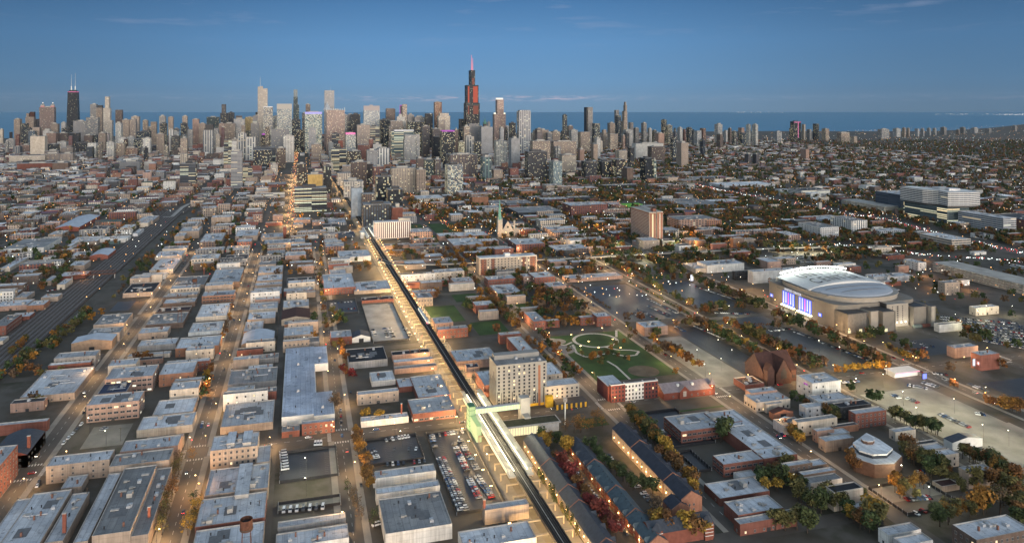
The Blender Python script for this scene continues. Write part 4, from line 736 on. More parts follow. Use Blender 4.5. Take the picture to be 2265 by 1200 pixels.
for i in range(n):
    y = q[2] + (q[3] - q[2]) * (i + .5) / n; mid = ys[1] < y < ys[2]
    for k in range(4): put('window', window_mesh(1.5, 2.0, 'w', 1 if rr.random() < .1 else 0, not mid), fl, (q[0] + (.4 if mid else 0), y, 1.0 + k * 3.4))
q2 = (q[1], q[1] + 24, q[3] - 14, q[3] + 1.5); block(*q2)
b = MB(); b.box(*q2, 0, 12.8); b.build('rear_wing', BRK, fl); b = MB(); b.box(q2[0] + .5, q2[1], q2[2] + .4, q2[3] - .4, 12.8, 12.9); b.build('rear_roof', M['roof'], fl, None, ROOF['b'])
b = MB(); b.box(q2[0], q2[1], q2[3] - .4, q2[3], 12.9, 13.6); b.build('rear_parapet', M['white'], fl)
# red brick hall with purple-grey hipped roof beside it
rh = empty('parish_hall', (0, 0, 0)); q = RECT('f', 180, 190, 400, 108, 5); block(*q); FOOT.append(q)
tag(rh, 'red brick hall with grey pitched roof, gables and pointed corner turret', 'hall', full=True)
b = MB(); b.box(*q, 0, 6); b.build('wall', plain('hall_brick', (.15, .045, .032)), rh)
PRP = plain('mauve_shingles', (.20, .17, .18)); ym = (q[2] + q[3]) / 2
b = MB(); b.gable(*q, 6, 11, 'y', 0, 1, .4); b.build('roof', [PRP, M['rust']], rh)
for y in (ym + 5,):
    b = MB(); b.gable(q[0] - 1.2, q[0] + 9, y - 5, y + 5, 6, 11, 'x', 0, 1, .2); b.box(q[0] - 1.2, q[0], y - 5, y + 5, 0, 6, 1); b.build('front_gable', [PRP, bpy.data.materials['hall_brick']], rh)
    b = MB(); b.box(q[0] - 1.3, q[0] - 1.2, y - 1.5, y + 1.5, 2, 6.5); b.build('window', M['frame'], rh)
b = MB(); b.frust(q[0] + 2, q[2] + 1, 2.6, 2.6, 0, 9, 8); b.build('turret', bpy.data.materials['hall_brick'], rh); b = MB(); b.frust(q[0] + 2, q[2] + 1, 3, .05, 9, 14, 8); b.build('turret_roof', PRP, rh)
for x, y in ((q[0] + 6, ym + 8), (q[0] + 6, ym - 6)): b = MB(); b.box(x - 1, x + 1, y - 1, y + 1, 6, 10.6); b.build('dormer', M['white'], rh)
for i in range(7): put('window', window_mesh(1.2, 1.8, 'w', 0, False), rh, (q[0], q[2] + 4 + i * (q[3] - q[2] - 7) / 7, 1.5))
# ---- gothic church of red stone near the arena
gc = empty('gothic_church', (0, 0, 0)); tag(gc, 'red stone gothic church with steep brown roofs and pointed window', 'church', full=True)
q = RECT('f', 850, 140, 890, 50, 0); x0, x1, y0, y1 = P(1705, 852)[0], P(1705, 852)[0] + 34, P(1775, 846)[1] + 2, P(1690, 850)[1]; block(x0 - 2, x1 + 2, y0 - 2, y1 + 2); FOOT.append((x0, x1, y0, y1)); lm('red gothic church', (x0 + x1) / 2, (y0 + y1) / 2)
REDST = plain('red_stone', (.058, .030, .026), var=.3, scale=.4); ym = (y0 + y1) / 2
b = MB(); b.box(x0 + 4, x1, y0, y1, 0, 10); b.build('nave_wall', REDST, gc); b = MB(); b.gable(x0 + 4, x1, y0, y1, 10, 24, 'y', 0, 1, .5); b.build('roof', [M['redroof'], REDST], gc)
b = MB(); b.box(x0, x1 - 4, ym - 9, ym + 7, 0, 9); b.build('transept_wall', REDST, gc); b = MB(); b.gable(x0, x1 - 4, ym - 9, ym + 7, 9, 23, 'x', 0, 1, .4); b.build('transept_roof', [M['redroof'], REDST], gc)
b = MB(); b.box(x0 - .1, x0, ym - 4, ym + 2, 5, 11); b.face([(x0 - .1, ym + 2, 11), (x0 - .1, ym - 4, 11), (x0 - .1, ym - 1, 15)]); b.build('window', M['dark'], gc)
b = MB(); b.box(x0 - 2, x0 + 5, y1 - 7, y1, 0, 14); b.build('tower', REDST, gc); b = MB(); b.gable(x0 - 2, x0 + 5, y1 - 7, y1, 14, 20, 'x', 0, 1, .3); b.build('tower_roof', [M['redroof'], REDST], gc)
for i in range(5): put('window', window_mesh(1.0, 3.0, 'w', 0, True), gc, (x0 + 4, y0 + 2 + i * 1.9, 3))
# ---- stone church with green copper spire
sc_ = empty('spired_church', (0, 0, 0)); tag(sc_, 'pale stone church with slate roof and slim green copper spire', 'church', full=True)
x, y = P(1106, 524); yr = P(1140, 524)[1]; lm('green-spired church', x, y); block(x - 4, x + 60, yr - 4, y + 6)
STN = plain('pale_stone', (.36, .33, .28), var=.2)
b = MB(); b.box(x, x + 9, y - 5, y + 4, 0, 33); [b.frust(x + u, y + v, 1.0, .05, 33, 40, 6) for u in (.8, 8.2) for v in (-4.2, 3.2)]; b.build('tower', STN, sc_)
b = MB(); b.frust(x + 4.5, y - .5, 4.2, 3.6, 33, 38, 8); b.frust(x + 4.5, y - .5, 3.4, .1, 38, 73, 8); b.build('spire', M['green'], sc_)
b = MB(); b.box(x + 4, x + 52, yr, y - 5, 0, 11); b.build('nave_wall', STN, sc_); b = MB(); b.gable(x + 4, x + 52, yr, y - 5, 11, 30, 'x', 0, 1, .4); b.build('roof', [M['slate'], STN], sc_)
b = MB(); b.box(x + 3, x + 7, yr - 3, yr, 0, 30); b.build('pinnacle', STN, sc_)
b = MB(); ymid = (yr + y - 5) / 2
for r in (2.2,): b.face([(x + 3.9, ymid + r * math.cos(t_), 18 + r * math.sin(t_)) for t_ in np.arange(0, 6.28, .4)])
b.build('rose_window', M['dark'], sc_)
b = MB(); b.box(x + 14, x + 30, yr - 16, yr - 3, 0, 10); b.build('vestry_wall', STN, sc_); b = MB(); b.gable(x + 14, x + 30, yr - 16, yr - 3, 10, 15, 'x', 0, 1); b.build('vestry_roof', [M['green'], STN], sc_)
# ---- white slab with red-brown stripes
sl = empty('striped_slab', (0, 0, 0)); tag(sl, 'white slab block with thin red vertical stripes beside the small station', 'apartment block', full=True)
q = RECT('l', 305, 778, 670, 760, 35); q = (q[0], q[0] + 20, q[2], q[3]); block(*q); FOOT.append(q); lm('red-striped white slab', q[0], (q[2] + q[3]) / 2)
b = MB(); b.box(*q, 4, 34); b.build('wall', M['white'], sl); b = MB(); b.box(q[0] + 1, q[1] - 1, q[2] + 1, q[3] - 1, 0, 4); b.build('base', M['dark'], sl)
b = MB(); b.box(*q, 34, 35); b.build('roof', M['roof'], sl, None, ROOF['w']); b = MB(); b.box(q[0] + 3, q[1] - 3, q[2] + 1, q[2] + 22, 35, 40); b.build('lift_house', M['concrete'], sl)
for i in range(18):
    y = q[2] + (q[3] - q[2]) * (i + .5) / 18
    b = MB(); b.box(q[0] - .08, q[0], y - .8, y + .5, 5, 34); b.build('dark_stripe', M['glass'], sl)
    b = MB(); b.box(q[0] - .12, q[0], y + .5, y + 1.1, 4, 34); b.build('red_stripe', plain('red_stripe', (.22, .04, .03)) if i == 0 else bpy.data.materials['red_stripe'], sl)
# apartment slab with brick ends and white frame behind the housing
ab = empty('apartment_slab', (0, 0, 0)); tag(ab, 'long cream and red apartment slab with arched openings behind the low terraces', 'apartment block', full=True)
q = RECT('c', 1075, 362, 1440, 332, 25); q = (q[0], q[0] + 22, q[2], q[3]); block(*q); FOOT.append(q); lm('cream and red slab', q[0], (q[2] + q[3]) / 2)
b = MB(); b.box(*q, 0, 24.4); b.build('wall', plain('cream_panels', (.34, .285, .23)), ab); b = MB(); b.box(q[0] + .4, q[1] - .4, q[2] + .4, q[3] - .4, 24.4, 24.5); b.build('roof', M['roof'], ab, None, ROOF['w'])
b = MB(); b.box(q[0], q[1], q[3] - .4, q[3], 24.4, 25.2); b.box(q[0], q[0] + .4, q[2], q[3] - .4, 24.4, 25.2); b.build('parapet', M['white'], ab); b = MB(); b.box(q[0] + 6, q[0] + 14, (q[2] + q[3]) / 2 - 4, (q[2] + q[3]) / 2 + 4, 24.5, 29); b.build('lift_house', M['white'], ab)
for f0, f1 in ((0.02, .12), (.20, .26), (.74, .80), (.88, .98)):
    b = MB(); b.box(q[0] - .1, q[0], q[2] + (q[3] - q[2]) * f0, q[2] + (q[3] - q[2]) * f1, 0, 23.5); b.build('brick_bay', plain('bay_brick', (.16, .07, .05)) if f0 == .02 else bpy.data.materials['bay_brick'], ab)
for i in range(17):
    for k in range(6): put('window', window_mesh(2.0, 1.9, 'w', 1 if rr.random() < .06 else 0, False), ab, (q[0] - .1, q[2] + (q[3] - q[2]) * (i + .5) / 17, 2.5 + k * 3.7))
# tall brick twin-slab tower
bt = empty('brick_tower', (0, 0, 0)); tag(bt, 'tall red brick tower split by a groove with white gridded side', 'apartment tower', full=True)
q = RECT('m', 1070, 775, 1150, 705, 57); q = (q[0], q[1], q[2] - 0, q[3]); block(*q); FOOT.append(q); lm('split brick tower', q[0], q[3])
TWB = plain('tower_brick', (.165, .075, .055)); ya = P(1475, 541)[1]; q = (q[0], q[1], ya, q[3]); wdt = q[3] - q[2]
for k, (f0, f1, dx) in enumerate(((0, .42, 4), (.54, 1, 0))):
    ya, yb = q[2] + wdt * f0, q[2] + wdt * f1
    o = MB().box(q[0] + dx, q[1] - 2, ya, yb, 0, 57).build('wall', TWB, bt)
    MB().box(q[0] + dx - .1, q[0] + dx, (ya + yb) / 2 - 1.3, (ya + yb) / 2 + 1.3, 2, 55).build('stair_window', M['stationlit'] if k else M['frame'], bt)
    MB().box(q[0] + dx - .15, q[1] - 1.9, ya - .2, yb + .2, 57, 58.2).build('parapet', M['concrete'], bt)
    for e in (ya, yb - .5): MB().box(q[0] + dx - .18, q[0] + dx, e, e + .5, 0, 57).build('white_edge', M['frame'], bt)
MB().box(q[0] + 5, q[1], q[2] + wdt * .42, q[2] + wdt * .54, 0, 57).build('core_wall', M['dark'], bt); MB().box(q[0] + 8, q[0] + 18, q[2] + wdt * .4, q[2] + wdt * .62, 58.2, 63).build('lift_house', TWB, bt)
for k in range(20): MB().box(q[0] + 1.2, q[1] - 3, q[3], q[3] + .5, 2 + k * 2.7, 3.3 + k * 2.7).build('balcony', M['frame'], bt)
# hospital: white butterfly tower on a glazed base
hp = empty('hospital', (0, 0, 0)); tag(hp, 'white curved hospital tower with dark window bands over glazed base', 'hospital', full=True)
hx, hy = TP('n', 1560, 600); WB = FA['h']
base = [TP('n', 1272, 470), TP('n', 1580, 545), TP('n', 1632, 545), (TP('n', 1632, 545)[0] + 50, TP('n', 1632, 545)[1] - 4), (TP('n', 1272, 470)[0] + 20, TP('n', 1272, 470)[1] - 40)]
nf = TP('n', 1580, 545); nb_ = TP('n', 1272, 470); ne = TP('n', 1632, 545)
b = MB(); b.prism([(nf[0], nf[1]), (nb_[0], nf[1]), (nb_[0], nf[1] - 55), (ne[0], nf[1] - 55), (ne[0], ne[1])], 0, 34); b.build('glazed_base', FA['h'], hp, None, (.10, .13, .12, .55))
up = [(nf[0] + 4, nf[1] - 6), (nf[0] + 34, nf[1] - 12), (nf[0] + 62, nf[1] + 3), (nb_[0] + 6, nf[1] + 4), (nb_[0] + 6, nf[1] - 30), (nf[0] + 70, nf[1] - 44), (nf[0] + 40, nf[1] - 86), (nf[0] - 4, nf[1] - 84), (nf[0] - 8, nf[1] - 50), (nf[0] - 2, nf[1] - 30)]
b = MB(); b.prism(up, 38, 68); b.build('ward_tower', WB, hp, None, (.56, .55, .53, .02)); b = MB(); b.prism([(x * .9 + (nf[0] + 40) * .1, y * .9 + (nf[1] - 40) * .1) for x, y in up], 34, 38); b.build('recess', M['dark'], hp)
b = MB(); b.prism([(x * .35 + (nf[0] + 30) * .65, y * .35 + (nf[1] - 38) * .65) for x, y in up], 68, 73); b.build('plant_room', M['galv'], hp)
MB().box(nf[0] - .6, nf[0] + 3, nf[1] - 16, nf[1] - 2, 0, 34).build('stair_tower', M['white'], hp); block(nf[0] - 15, nb_[0] + 10, nf[1] - 90, nf[1] + 8); lm('white hospital tower', nf[0], nf[1])
# multi-storey car parks
def garage(q, h, desc, lit=True):
    o = empty('parking_garage', (0, 0, 0)); tag(o, desc, 'car park', full=True); n = int(h / 3.2); block(*q); FOOT.append(q)
    for k in range(n + 1): MB().box(q[0], q[1], q[2], q[3], k * 3.2 + (0 if k else -.1), k * 3.2 + .5, 0, None, True).build('deck', M['concrete'], o)
    for k in range(n):
        z = k * 3.2
        MB().box(q[0] - .1, q[0] + .25, q[2], q[3], z + .5, z + 1.5).build('parapet', M['concrete'], o); MB().box(q[0], q[1], q[3] - .25, q[3] + .1, z + .5, z + 1.5).build('parapet', M['concrete'], o)
        b = MB(); [b.box(x, x + .5, q[3] - .6, q[3] - .1, z + .5, z + 3.2) for x in np.arange(q[0] + 4, q[1], 9)]; [b.box(q[0] + .1, q[0] + .6, y, y + .5, z + .5, z + 3.2) for y in np.arange(q[2] + 4, q[3], 9)]; b.build('column', M['concrete'], o)
        if lit: 
            b = MB(); [b.box(x, x + 1.4, q[3] - 5, q[3] - 4.7, z + 2.7, z + 2.9, 0, None, True) for x in np.arange(q[0] + 6, q[1], 10)]; b.build('ceiling_light', M['lampwhite'], o)
            MB().box(q[0] + 8, q[1] - 8, q[2] + 8, q[3] - 8, z + .5, z + 3.2).build('core_wall', M['white'], o)
    return o
garage((lambda a: (a[0], a[1], a[2], a[3]))(RECT('n', 2330, 1085, 1640, 855, 15)), 15, 'very long pale parking garage right behind the arena')
q = RECT('n', 1025, 395, 780, 322, 15); garage((q[0], q[1], q[2], q[3]), 16, 'floodlit parking garage in front of the white hospital tower')
# ---- townhouse rows with slate gabled roofs below the tracks
GBL = plain('gable_brick', (.30, .14, .09)); TBR = plain('townhouse_brick', (.19, .065, .045)); TSD = plain('townhouse_render', (.36, .30, .24))
def townhouse(x0, x1, y0, y1, he, hr, roofm, wallm, desc, gables='s', group=None, flank=False):
    o = empty('townhouse_row', ((x0 + x1) / 2, (y0 + y1) / 2, 0)); tag(o, desc, 'townhouses', group, True); block(x0, x1, y0 - 2, y1 + 2); FOOT.append((x0, x1, y0, y1))
    a, c = (x1 - x0) / 2, (y1 - y0) / 2
    MB().box(-a, a, -c, c, 0, he).build('wall', wallm, o)
    b = MB(); b.gable(-a, a, -c, c, he, hr, 'x', 0, 1, .35); b.build('roof', [roofm, GBL], o)
    b = MB(); b.gable(-a - .25, -a + .35, -c - .2, c + .2, he + .35, hr + .5, 'x', 0, 0, 0); b.box(-a - .25, -a + .35, -c - .2, c + .2, 0, he + .36); b.build('gable_wall', GBL, o)
    n = max(1, int(2 * a / 7))
    for i in range(n):
        x = -a + 2 * a * (i + .5) / n; s = -1 if gables == 's' else 1
        if i % 2 == 0:
            b = MB(); ym = s * c; b.gable(x - 2.1, x + 2.1, min(ym, ym - s * 4.5), max(ym, ym - s * 4.5) if s > 0 else ym + 4.5, he - .2, he + 2.6, 'y', 0, 1, .25); b.build('dormer', [roofm, M['white']], o)
        for z in (1, 4.2): 
            for sd, yy in (('s', -c), ('n', c)): put('window', window_mesh(1.2, 1.6, sd, 1 if rr.random() < .1 else 0, False), o, (x, yy, z))
        put('roof_vent', UNITM[2], o, (x + 1.5, .6 * s, (he + hr) / 2 + .4))
        if i % 2 == 1 or flank:
            l = MB().box(x - .25, x + .25, c, c + .25, 3.0, 3.5).build('wall_lamp', M['lampwarm'], o); lamp_light(o, (x, c + 1.2, 3.1), 260, (1, .55, .2), .25)
    for z in (1.2, 4.2): put('window', window_mesh(1.1, 1.5, 'w', 0, False), o, (-a - .25, -1.5, z)); put('window', window_mesh(1.1, 1.5, 'w', 0, False), o, (-a - .25, 1.5, z))
yA0, yA1 = TP('h', 470, 100, 6)[1], TP('h', 600, 90, 6)[1]
yA = (P(1160, 962, 8)[1] + P(1345, 1180, 8)[1]) / 2
xe = P(1150, 968, 8)[0]
cuts = [xe, P(1212, 1020, 9)[0], P(1250, 1078, 9)[0], P(1275, 1112, 9)[0], P(1345, 1196, 9)[0], P(1390, 1250, 9)[0]]
for i in range(len(cuts) - 1):
    townhouse(cuts[i + 1], cuts[i] - .3, yA - 6.5, yA + 6.5, 6.5, 11, M['slate'], TSD, f'slate roofed townhouse row along the tracks, {ordinal(i + 1)} from the station hall', 's', flank=True)
yB = P(1345, 1060, 8)[1]; cuts = [P(1268, 972, 8)[0], P(1310, 1023, 8)[0], P(1366, 1080, 8)[0], P(1420, 1130, 8)[0], P(1475, 1190, 8)[0]]
TEAL = plain('teal_slate', (.06, .085, .10), .65)
for i in range(len(cuts) - 1): townhouse(cuts[i + 1], cuts[i] - .3, yB - 6.5, yB + 6, 6.2, 10.5, TEAL if i else M['slate'], TBR, f'blue-slate brick townhouse row between red and amber trees, {ordinal(i + 1)} from the station', 'n')
NVY = plain('navy_shingles', (.030, .034, .048), .7); yC = P(1430, 1000, 9)[1]; cuts = [P(1375, 942, 9)[0], P(1415, 985, 9)[0], P(1490, 1058, 9)[0], P(1530, 1100, 9)[0]]
for i in range(3): townhouse(cuts[i + 1], cuts[i] - .3, yC - 7, yC + 7, 8.5, 13, NVY, TSD, f'cream townhouse row with navy roof and skylights, {ordinal(i + 1)} from the cross street', 's', flank=True)
x, y = TP('f', 250, 820, 6); townhouse(x - 6, x + 6, y - 6, y + 6, 6, 9.5, NVY, GBL, 'small pinkish gabled end house below the navy-roofed terraces', 's')
x0, x1, y0, y1 = RECT('h', 1890, 980, 2440, 880, 9); y0, y1 = P(1585, 1160, 9)[1], P(1438, 1175, 9)[1]
mo = empty('manor_block', ((x0 + x1) / 2, (y0 + y1) / 2, 0)); tag(mo, 'brick block with blue slate roof and two striped corner pavilions', 'building', full=True)
xm = P(1500, 1168, 9)[0]; a, c = 7, (y1 - y0) / 2; mo.location = (xm + 7, (y0 + y1) / 2, 0); block(xm - 2, xm + 18, y0, y1)
MB().box(-a, a, -c, c, 0, 8).build('wall', TBR, mo); b = MB(); b.gable(-a, a, -c, c, 8, 12, 'y', 0, 1, .4); b.build('roof', [M['slate'], TBR], mo)
for s in (-1, 1):
    MB().box(-a - 1.5, -a + 3, s * (c - 4) - 2.6, s * (c - 4) + 2.6, 0, 10).build('pavilion', TBR, mo); b = MB(); [b.box(-a - 1.56, -a + 3.06, s * (c - 4) - 2.66, s * (c - 4) + 2.66, z, z + .35) for z in (2.5, 4.5, 6.5, 8.5)]; b.build('white_band', M['white'], mo)
    b = MB(); b.frust(-a + .75, s * (c - 4), 3.8, .4, 10, 14, 4); b.build('pavilion_roof', M['slate'], mo)
# long white L-shaped warehouse
lw = empty('long_warehouse', (0, 0, 0)); tag(lw, 'very long white L-shaped warehouse with pale roof and small vents', 'warehouse', full=True)
for k, qq in enumerate((('z', 623, 921, 694, 764), ('z', 694, 804, 722, 763), ('z', 694, 918, 735, 862))):
    q = RECT(*qq, 7.5); block(*q); FOOT.append(q); MB().box(q[0], q[1], q[2] + (.02 if k else 0), q[3] - (.02 if k else 0), 0, 7 - .02 * k).build('wall', M['white'], lw)
    MB().box(q[0] + .5, q[1] - .5, q[2] + .5, q[3] - .3, 7, 7.1 + .02 * k).build('roof', M['roof'], lw, None, ROOF['w'] if 0 else (.42, .46, .54))
    for i in range(5 if k == 0 else 2): put('roof_vent', UNITM[(2, 0)[i % 2]], lw, (q[0] + (q[1] - q[0]) * (i + .5) / 5, q[2] + (q[3] - q[2]) * (.55 if i % 2 else .62), 7.1))
    if k == 0: lm('long white warehouse', (q[0] + q[1]) / 2, (q[2] + q[3]) / 2)
MB().box(P(650, 935, 0)[0] - 1, P(650, 935, 0)[0], P(640, 935)[1], P(630, 935)[1], 0, 4).build('loading_door', M['coping'], lw)
# barrel and gable roofed sheds
def shed(tl, h, hr, xa, ya, xb, yb, along, roofm, wallm, desc, arch=False, full=True):
    q = RECT(tl, xa, ya, xb, yb, h); block(*q); FOOT.append(q); a, c = (q[1] - q[0]) / 2, (q[3] - q[2]) / 2
    o = empty('gabled_shed', ((q[0] + q[1]) / 2, (q[2] + q[3]) / 2, 0)); tag(o, desc, 'shed', full=full)
    MB().box(-a, a, -c, c, 0, h).build('wall', wallm, o); b = MB()
    if not arch: b.gable(-a, a, -c, c, h, hr, along, 0, 1, .3)
    else:
        n = 8; ys = [-c + 2 * c * i / n for i in range(n + 1)]; zs = [h + (hr - h) * math.sin(math.pi * i / n) for i in range(n + 1)]
        for i in range(n): b.face([(-a, ys[i], zs[i]), (a, ys[i], zs[i]), (a, ys[i + 1], zs[i + 1]), (-a, ys[i + 1], zs[i + 1])])
        b.face([(-a, ys[n - i], zs[n - i]) for i in range(n + 1)], 1); b.face([(a, ys[i], zs[i]) for i in range(n + 1)], 1)
    b.build('roof', [roofm, wallm], o)
    MB().box(-a - .1, -a, -2.5, 2.5, 0, 4).build('shed_door', M['dark'], o)
    return o
BLR = plain('blue_sheet_roof', (.38, .41, .46), .5, var=.2, scale=.1); TANB = plain('shed_brick', (.28, .19, .13))
shed('b', 9, 12, 470, 922, 772, 858, 'x', BLR, TANB, 'big shed with pale gabled roof beside the freight tracks'); shed('b', 6, 10, 1590, 930, 1812, 838, 'x', BLR, TANB, 'low hall with curved blue roof and rooftop vent', True)
shed('b', 7, 10, 1855, 765, 2040, 690, 'x', M['redroof'], plain('cream_render', (.42, .34, .26)), 'cream shed with wide maroon gabled roof'); shed('b', 8, 12, 360, 162, 660, 78, 'x', BLR, plain('shed_red', (.22, .07, .05)), 'broad red brick shed with blue ridged roof left of the freight tracks')
shed('b', 7, 10, 590, 347, 765, 300, 'x', BLR, plain('shed_red_b', (.2, .07, .05)), 'red brick shed with curved pale roof hugging the freight tracks', True); shed('a', 9, 12.5, -90, 640, 300, 455, 'x', M['slate'], plain('shed_red_c', (.2, .06, .045)), 'dark barrel roofed hall with brick chimney and small lit sign', True)
shed('i', 6, 8.5, 1325, 835, 1465, 775, 'x', M['slate'], M['white'], 'small white house with grey gabled roof at the concrete car park edge'); shed('c', 5, 8, 235, 887, 345, 842, 'x', M['slate'], M['white'], 'white gabled cottage beside the red brick block near the fenced lot')
shed('f', 5, 7.5, 815, 300, 900, 268, 'x', M['redroof'], GBL, 'small house with brown gabled roof behind the school'); shed('f', 4, 6, 850, 350, 930, 322, 'x', M['white'], M['white'], 'tiny white gabled house near the school wing')
# polygonal brick school annex with layered roofs
pg = empty('polygonal_clinic', (0, 0, 0)); tag(pg, 'angular brown brick building with layered pale roofs', 'building', full=True)
BRB = plain('brown_brick', (.12, .072, .054)); po = [TP('f', x, y, 9) for x, y in ((1240, 500), (1350, 420), (1450, 470), (1560, 545), (1515, 590), (1400, 595), (1290, 560))]
b = MB(); b.prism(po, 0, 9); b.build('wall', BRB, pg); cxp = sum(p[0] for p in po) / 7; cyp = sum(p[1] for p in po) / 7; block(cxp - 26, cxp + 26, cyp - 26, cyp + 26); lm('angular brown clinic', cxp, cyp)
b = MB(); b.prism([(cxp + (x - cxp) * .97, cyp + (y - cyp) * .97) for x, y in po], 9, 9.3); b.build('roof', M['roof'], pg, None, ROOF['w'])
b = MB(); b.prism([(cxp + 3 + (x - cxp) * .72, cyp - 1 + (y - cyp) * .72) for x, y in po], 9.3, 11.4); b.build('upper_glazing', M['glass'], pg); b = MB(); b.prism([(cxp + 3 + (x - cxp) * .73, cyp - 1 + (y - cyp) * .73) for x, y in po], 11.4, 12.4); b.build('upper_roof', M['roof'], pg, None, ROOF['w'])
b = MB(); b.prism([(cxp + 9 + (x - cxp) * .25, cyp - 2 + (y - cyp) * .25) for x, y in po], 12.4, 14.5); b.build('lantern', BRB, pg); b = MB(); b.prism([(cxp + 9 + (x - cxp) * .27, cyp - 2 + (y - cyp) * .27) for x, y in po], 14.5, 14.9); b.build('lantern_roof', M['roof'], pg, None, ROOF['b'])
# rusty water tanks on legs
def tank(x, y, z0, leg, r, h, desc, roof=False):
    o = empty('water_tank', (x, y, z0)); tag(o, desc, 'water tank', full=True)
    for s in (-1, 1):
        for u in (-1, 1): MB().tube((s * r * .8, u * r * .8, 0), (s * r * .62, u * r * .62, leg + .5), .16, 5).build('leg', M['rust'], o)
    b = MB(); 
    for z in (leg * .45, leg * .9): [b.tube((s * r * .72, -r * .72, z), (s * r * .72, r * .72, z), .08, 4) or b.tube((-r * .72, s * r * .72, z), (r * .72, s * r * .72, z), .08, 4) for s in (-1, 1)]
    b.build('bracing', M['rust'], o)
    b = MB(); b.frust(0, 0, .3, r, leg, leg + 1.0, 16); b.frust(0, 0, r, r, leg + 1.0, leg + 1 + h, 16, 0, False); b.build('tank', M['rust'], o)
    b = MB(); b.frust(0, 0, r * .96, r * .96, leg + h * .8, leg + h * .82, 16) if not roof else b.frust(0, 0, r * 1.05, .1, leg + 1 + h, leg + 2 + h, 16); b.build('tank_top', M['dark'], o)
    b = MB(); b.frust(0, 0, r * 1.06, r * 1.06, leg + 1 + h * .1, leg + 1 + h * .2, 16, 0, False); b.build('hoop', M['steel'], o)
x, y = P(545, 1236, 8); tank(x, y, 8, 15, 3.3, 6, 'rusty open water tank on legs above a pale warehouse roof'); lm('rusty water tank', x, y)
x, y = TP('b', 1283, 560, 6); tank(x, y, 6, 8, 3, 4.5, 'black water tank on stilts over the low brick roofs', True)
x, y = TP('b', 1185, 775, 6); tank(x, y, 6, 11, 2.6, .6, 'empty steel tank stand above the flat grey roofs')
for k, (tl, x, y, z, h, r) in enumerate((('a', 425, 1120, 7, 11, .9), ('a', 983, 1020, 9, 6, .7), ('d', 560, 340, 5, 8, .6), ('a', 190, 570, 9, 9, .9), ('d', 1106, 960, 9, 5, .7), ('n', 450, 400, 9, 22, 4), ('b', 1345, 440, 6, 9, .7), ('k', 1130, 930, 6, 22, 3))):
    X, Y = TP(tl, x, y, z); o = empty('chimney', (X, Y, z if k < 5 else 0)); tag(o, ['square brick chimney on the near corner warehouse', 'thin rusty flue with cap on the long grey roof', 'brick stack of the white one-storey shop', 'brick chimney on the dark barrel-roofed hall', 'thin brick stack on the tan walk-up', 'pale square tower stack before the garage', 'short stack among the pale roofs', 'red brick water tower stub in the avenue line'][k], 'chimney', full=True)
    MB().box(-r, r, -r, r, 0, h).build('shaft', M['concrete'] if k == 5 else TBR, o); MB().box(-r - .15, r + .15, -r - .15, r + .15, h, h + .4).build('cap', M['coping'], o)
# roof monitors on the loft and the big shed
for i, (xa, ya, xb, yb) in enumerate(((1495, 545, 1560, 465), (1600, 540, 1665, 458), (1548, 865, 1665, 652))):
    q = RECT('a', xa, ya, xb, yb, 17 if i < 2 else 11); z = 15.3 if i < 2 else 7.3
    o = empty('roof_monitor', ((q[0] + q[1]) / 2, (q[2] + q[3]) / 2, z)); a, c = (q[1] - q[0]) / 2, (q[3] - q[2]) / 2
    tag(o, ['left glazed roof monitor on the tan loft', 'right glazed roof monitor on the tan loft', 'long raised roof monitor with curved ends on the big pale roof'][i], 'roof monitor', full=True)
    MB().box(-a, a, -c, c, 0, 2.4).build('side_wall', M['coping'], o); MB().box(-a - .3, a + .3, -c - .3, c + .3, 2.4, 2.7).build('top', M['roof'], o, None, ROOF['b'])
# ------------------------------------------------------------------ arena
ar = empty('arena', (0, 0, 0)); tag(ar, 'huge stone-clad arena with domed grey roof and floodlit arched band', 'arena', full=True)
ax0, ax1, ay0, ay1 = 713, 850, -700, -582; acx, acy = (ax0 + ax1) / 2, (ay0 + ay1) / 2; block(ax0 - 12, ax1 + 60, ay0 - 12, ay1 + 12); lm('arena', acx, acy)
ASTN = plain('arena_stone', (.165, .152, .135), .9, var=.12, scale=.15); ALGT = plain('arena_pale', (.25, .23, .205), .9, var=.1, scale=.15); ADRK = plain('arena_dark', (.11, .105, .10), .9)
def oval(rx, ry, n=48, p=2.6, cx=acx, cy=acy):
    return [(cx + rx * math.copysign(abs(math.cos(t_)) ** (2 / p), math.cos(t_)), cy + ry * math.copysign(abs(math.sin(t_)) ** (2 / p), math.sin(t_))) for t_ in [2 * math.pi * i / n for i in range(n)]]
RX, RY = (ax1 - ax0) / 2, (ay1 - ay0) / 2
b = MB(); b.prism(oval(RX, RY, 56, 8.0), 0, 26.5, 0, None, True); b.build('wall', ASTN, ar)
b = MB(); b.prism(oval(RX - 2, RY - 2, 56, 2.5), 26.5, 31); b.build('drum', ALGT, ar)
b = MB(); b.prism(oval(RX - 1, RY - 1, 56, 2.5), 31, 32.2, 0); b.build('rim', ALGT, ar)
DOME = plain('arena_roof', (.30, .325, .365), .65, var=.12, scale=.06); b = MB(); prev = None
for k in range(7):
    f = math.cos(math.pi / 2 * k / 7); z = 32.3 + 5.0 * math.sin(math.pi / 2 * k / 7)
    ring = [(x, y, z) for x, y in oval((RX - 5) * f, (RY - 5) * f, 56, 2.3)]
    if prev: [b.face([prev[i], prev[(i + 1) % 56], ring[(i + 1) % 56], ring[i]]) for i in range(56)]
    prev = ring
b.face(prev); b.build('dome', DOME, ar)
BW = plain('band_white', (.50, .50, .49), .6, var=.08); b = MB(); n = 28; pr = None
bx0, bx1 = acx - 18, acx + 46                             # the raised white vault that carries the lettering
def vz(y): return 32.4 + 7.0 * max(0.0, 1 - ((y - acy) / (RY - 3)) ** 2) ** .9
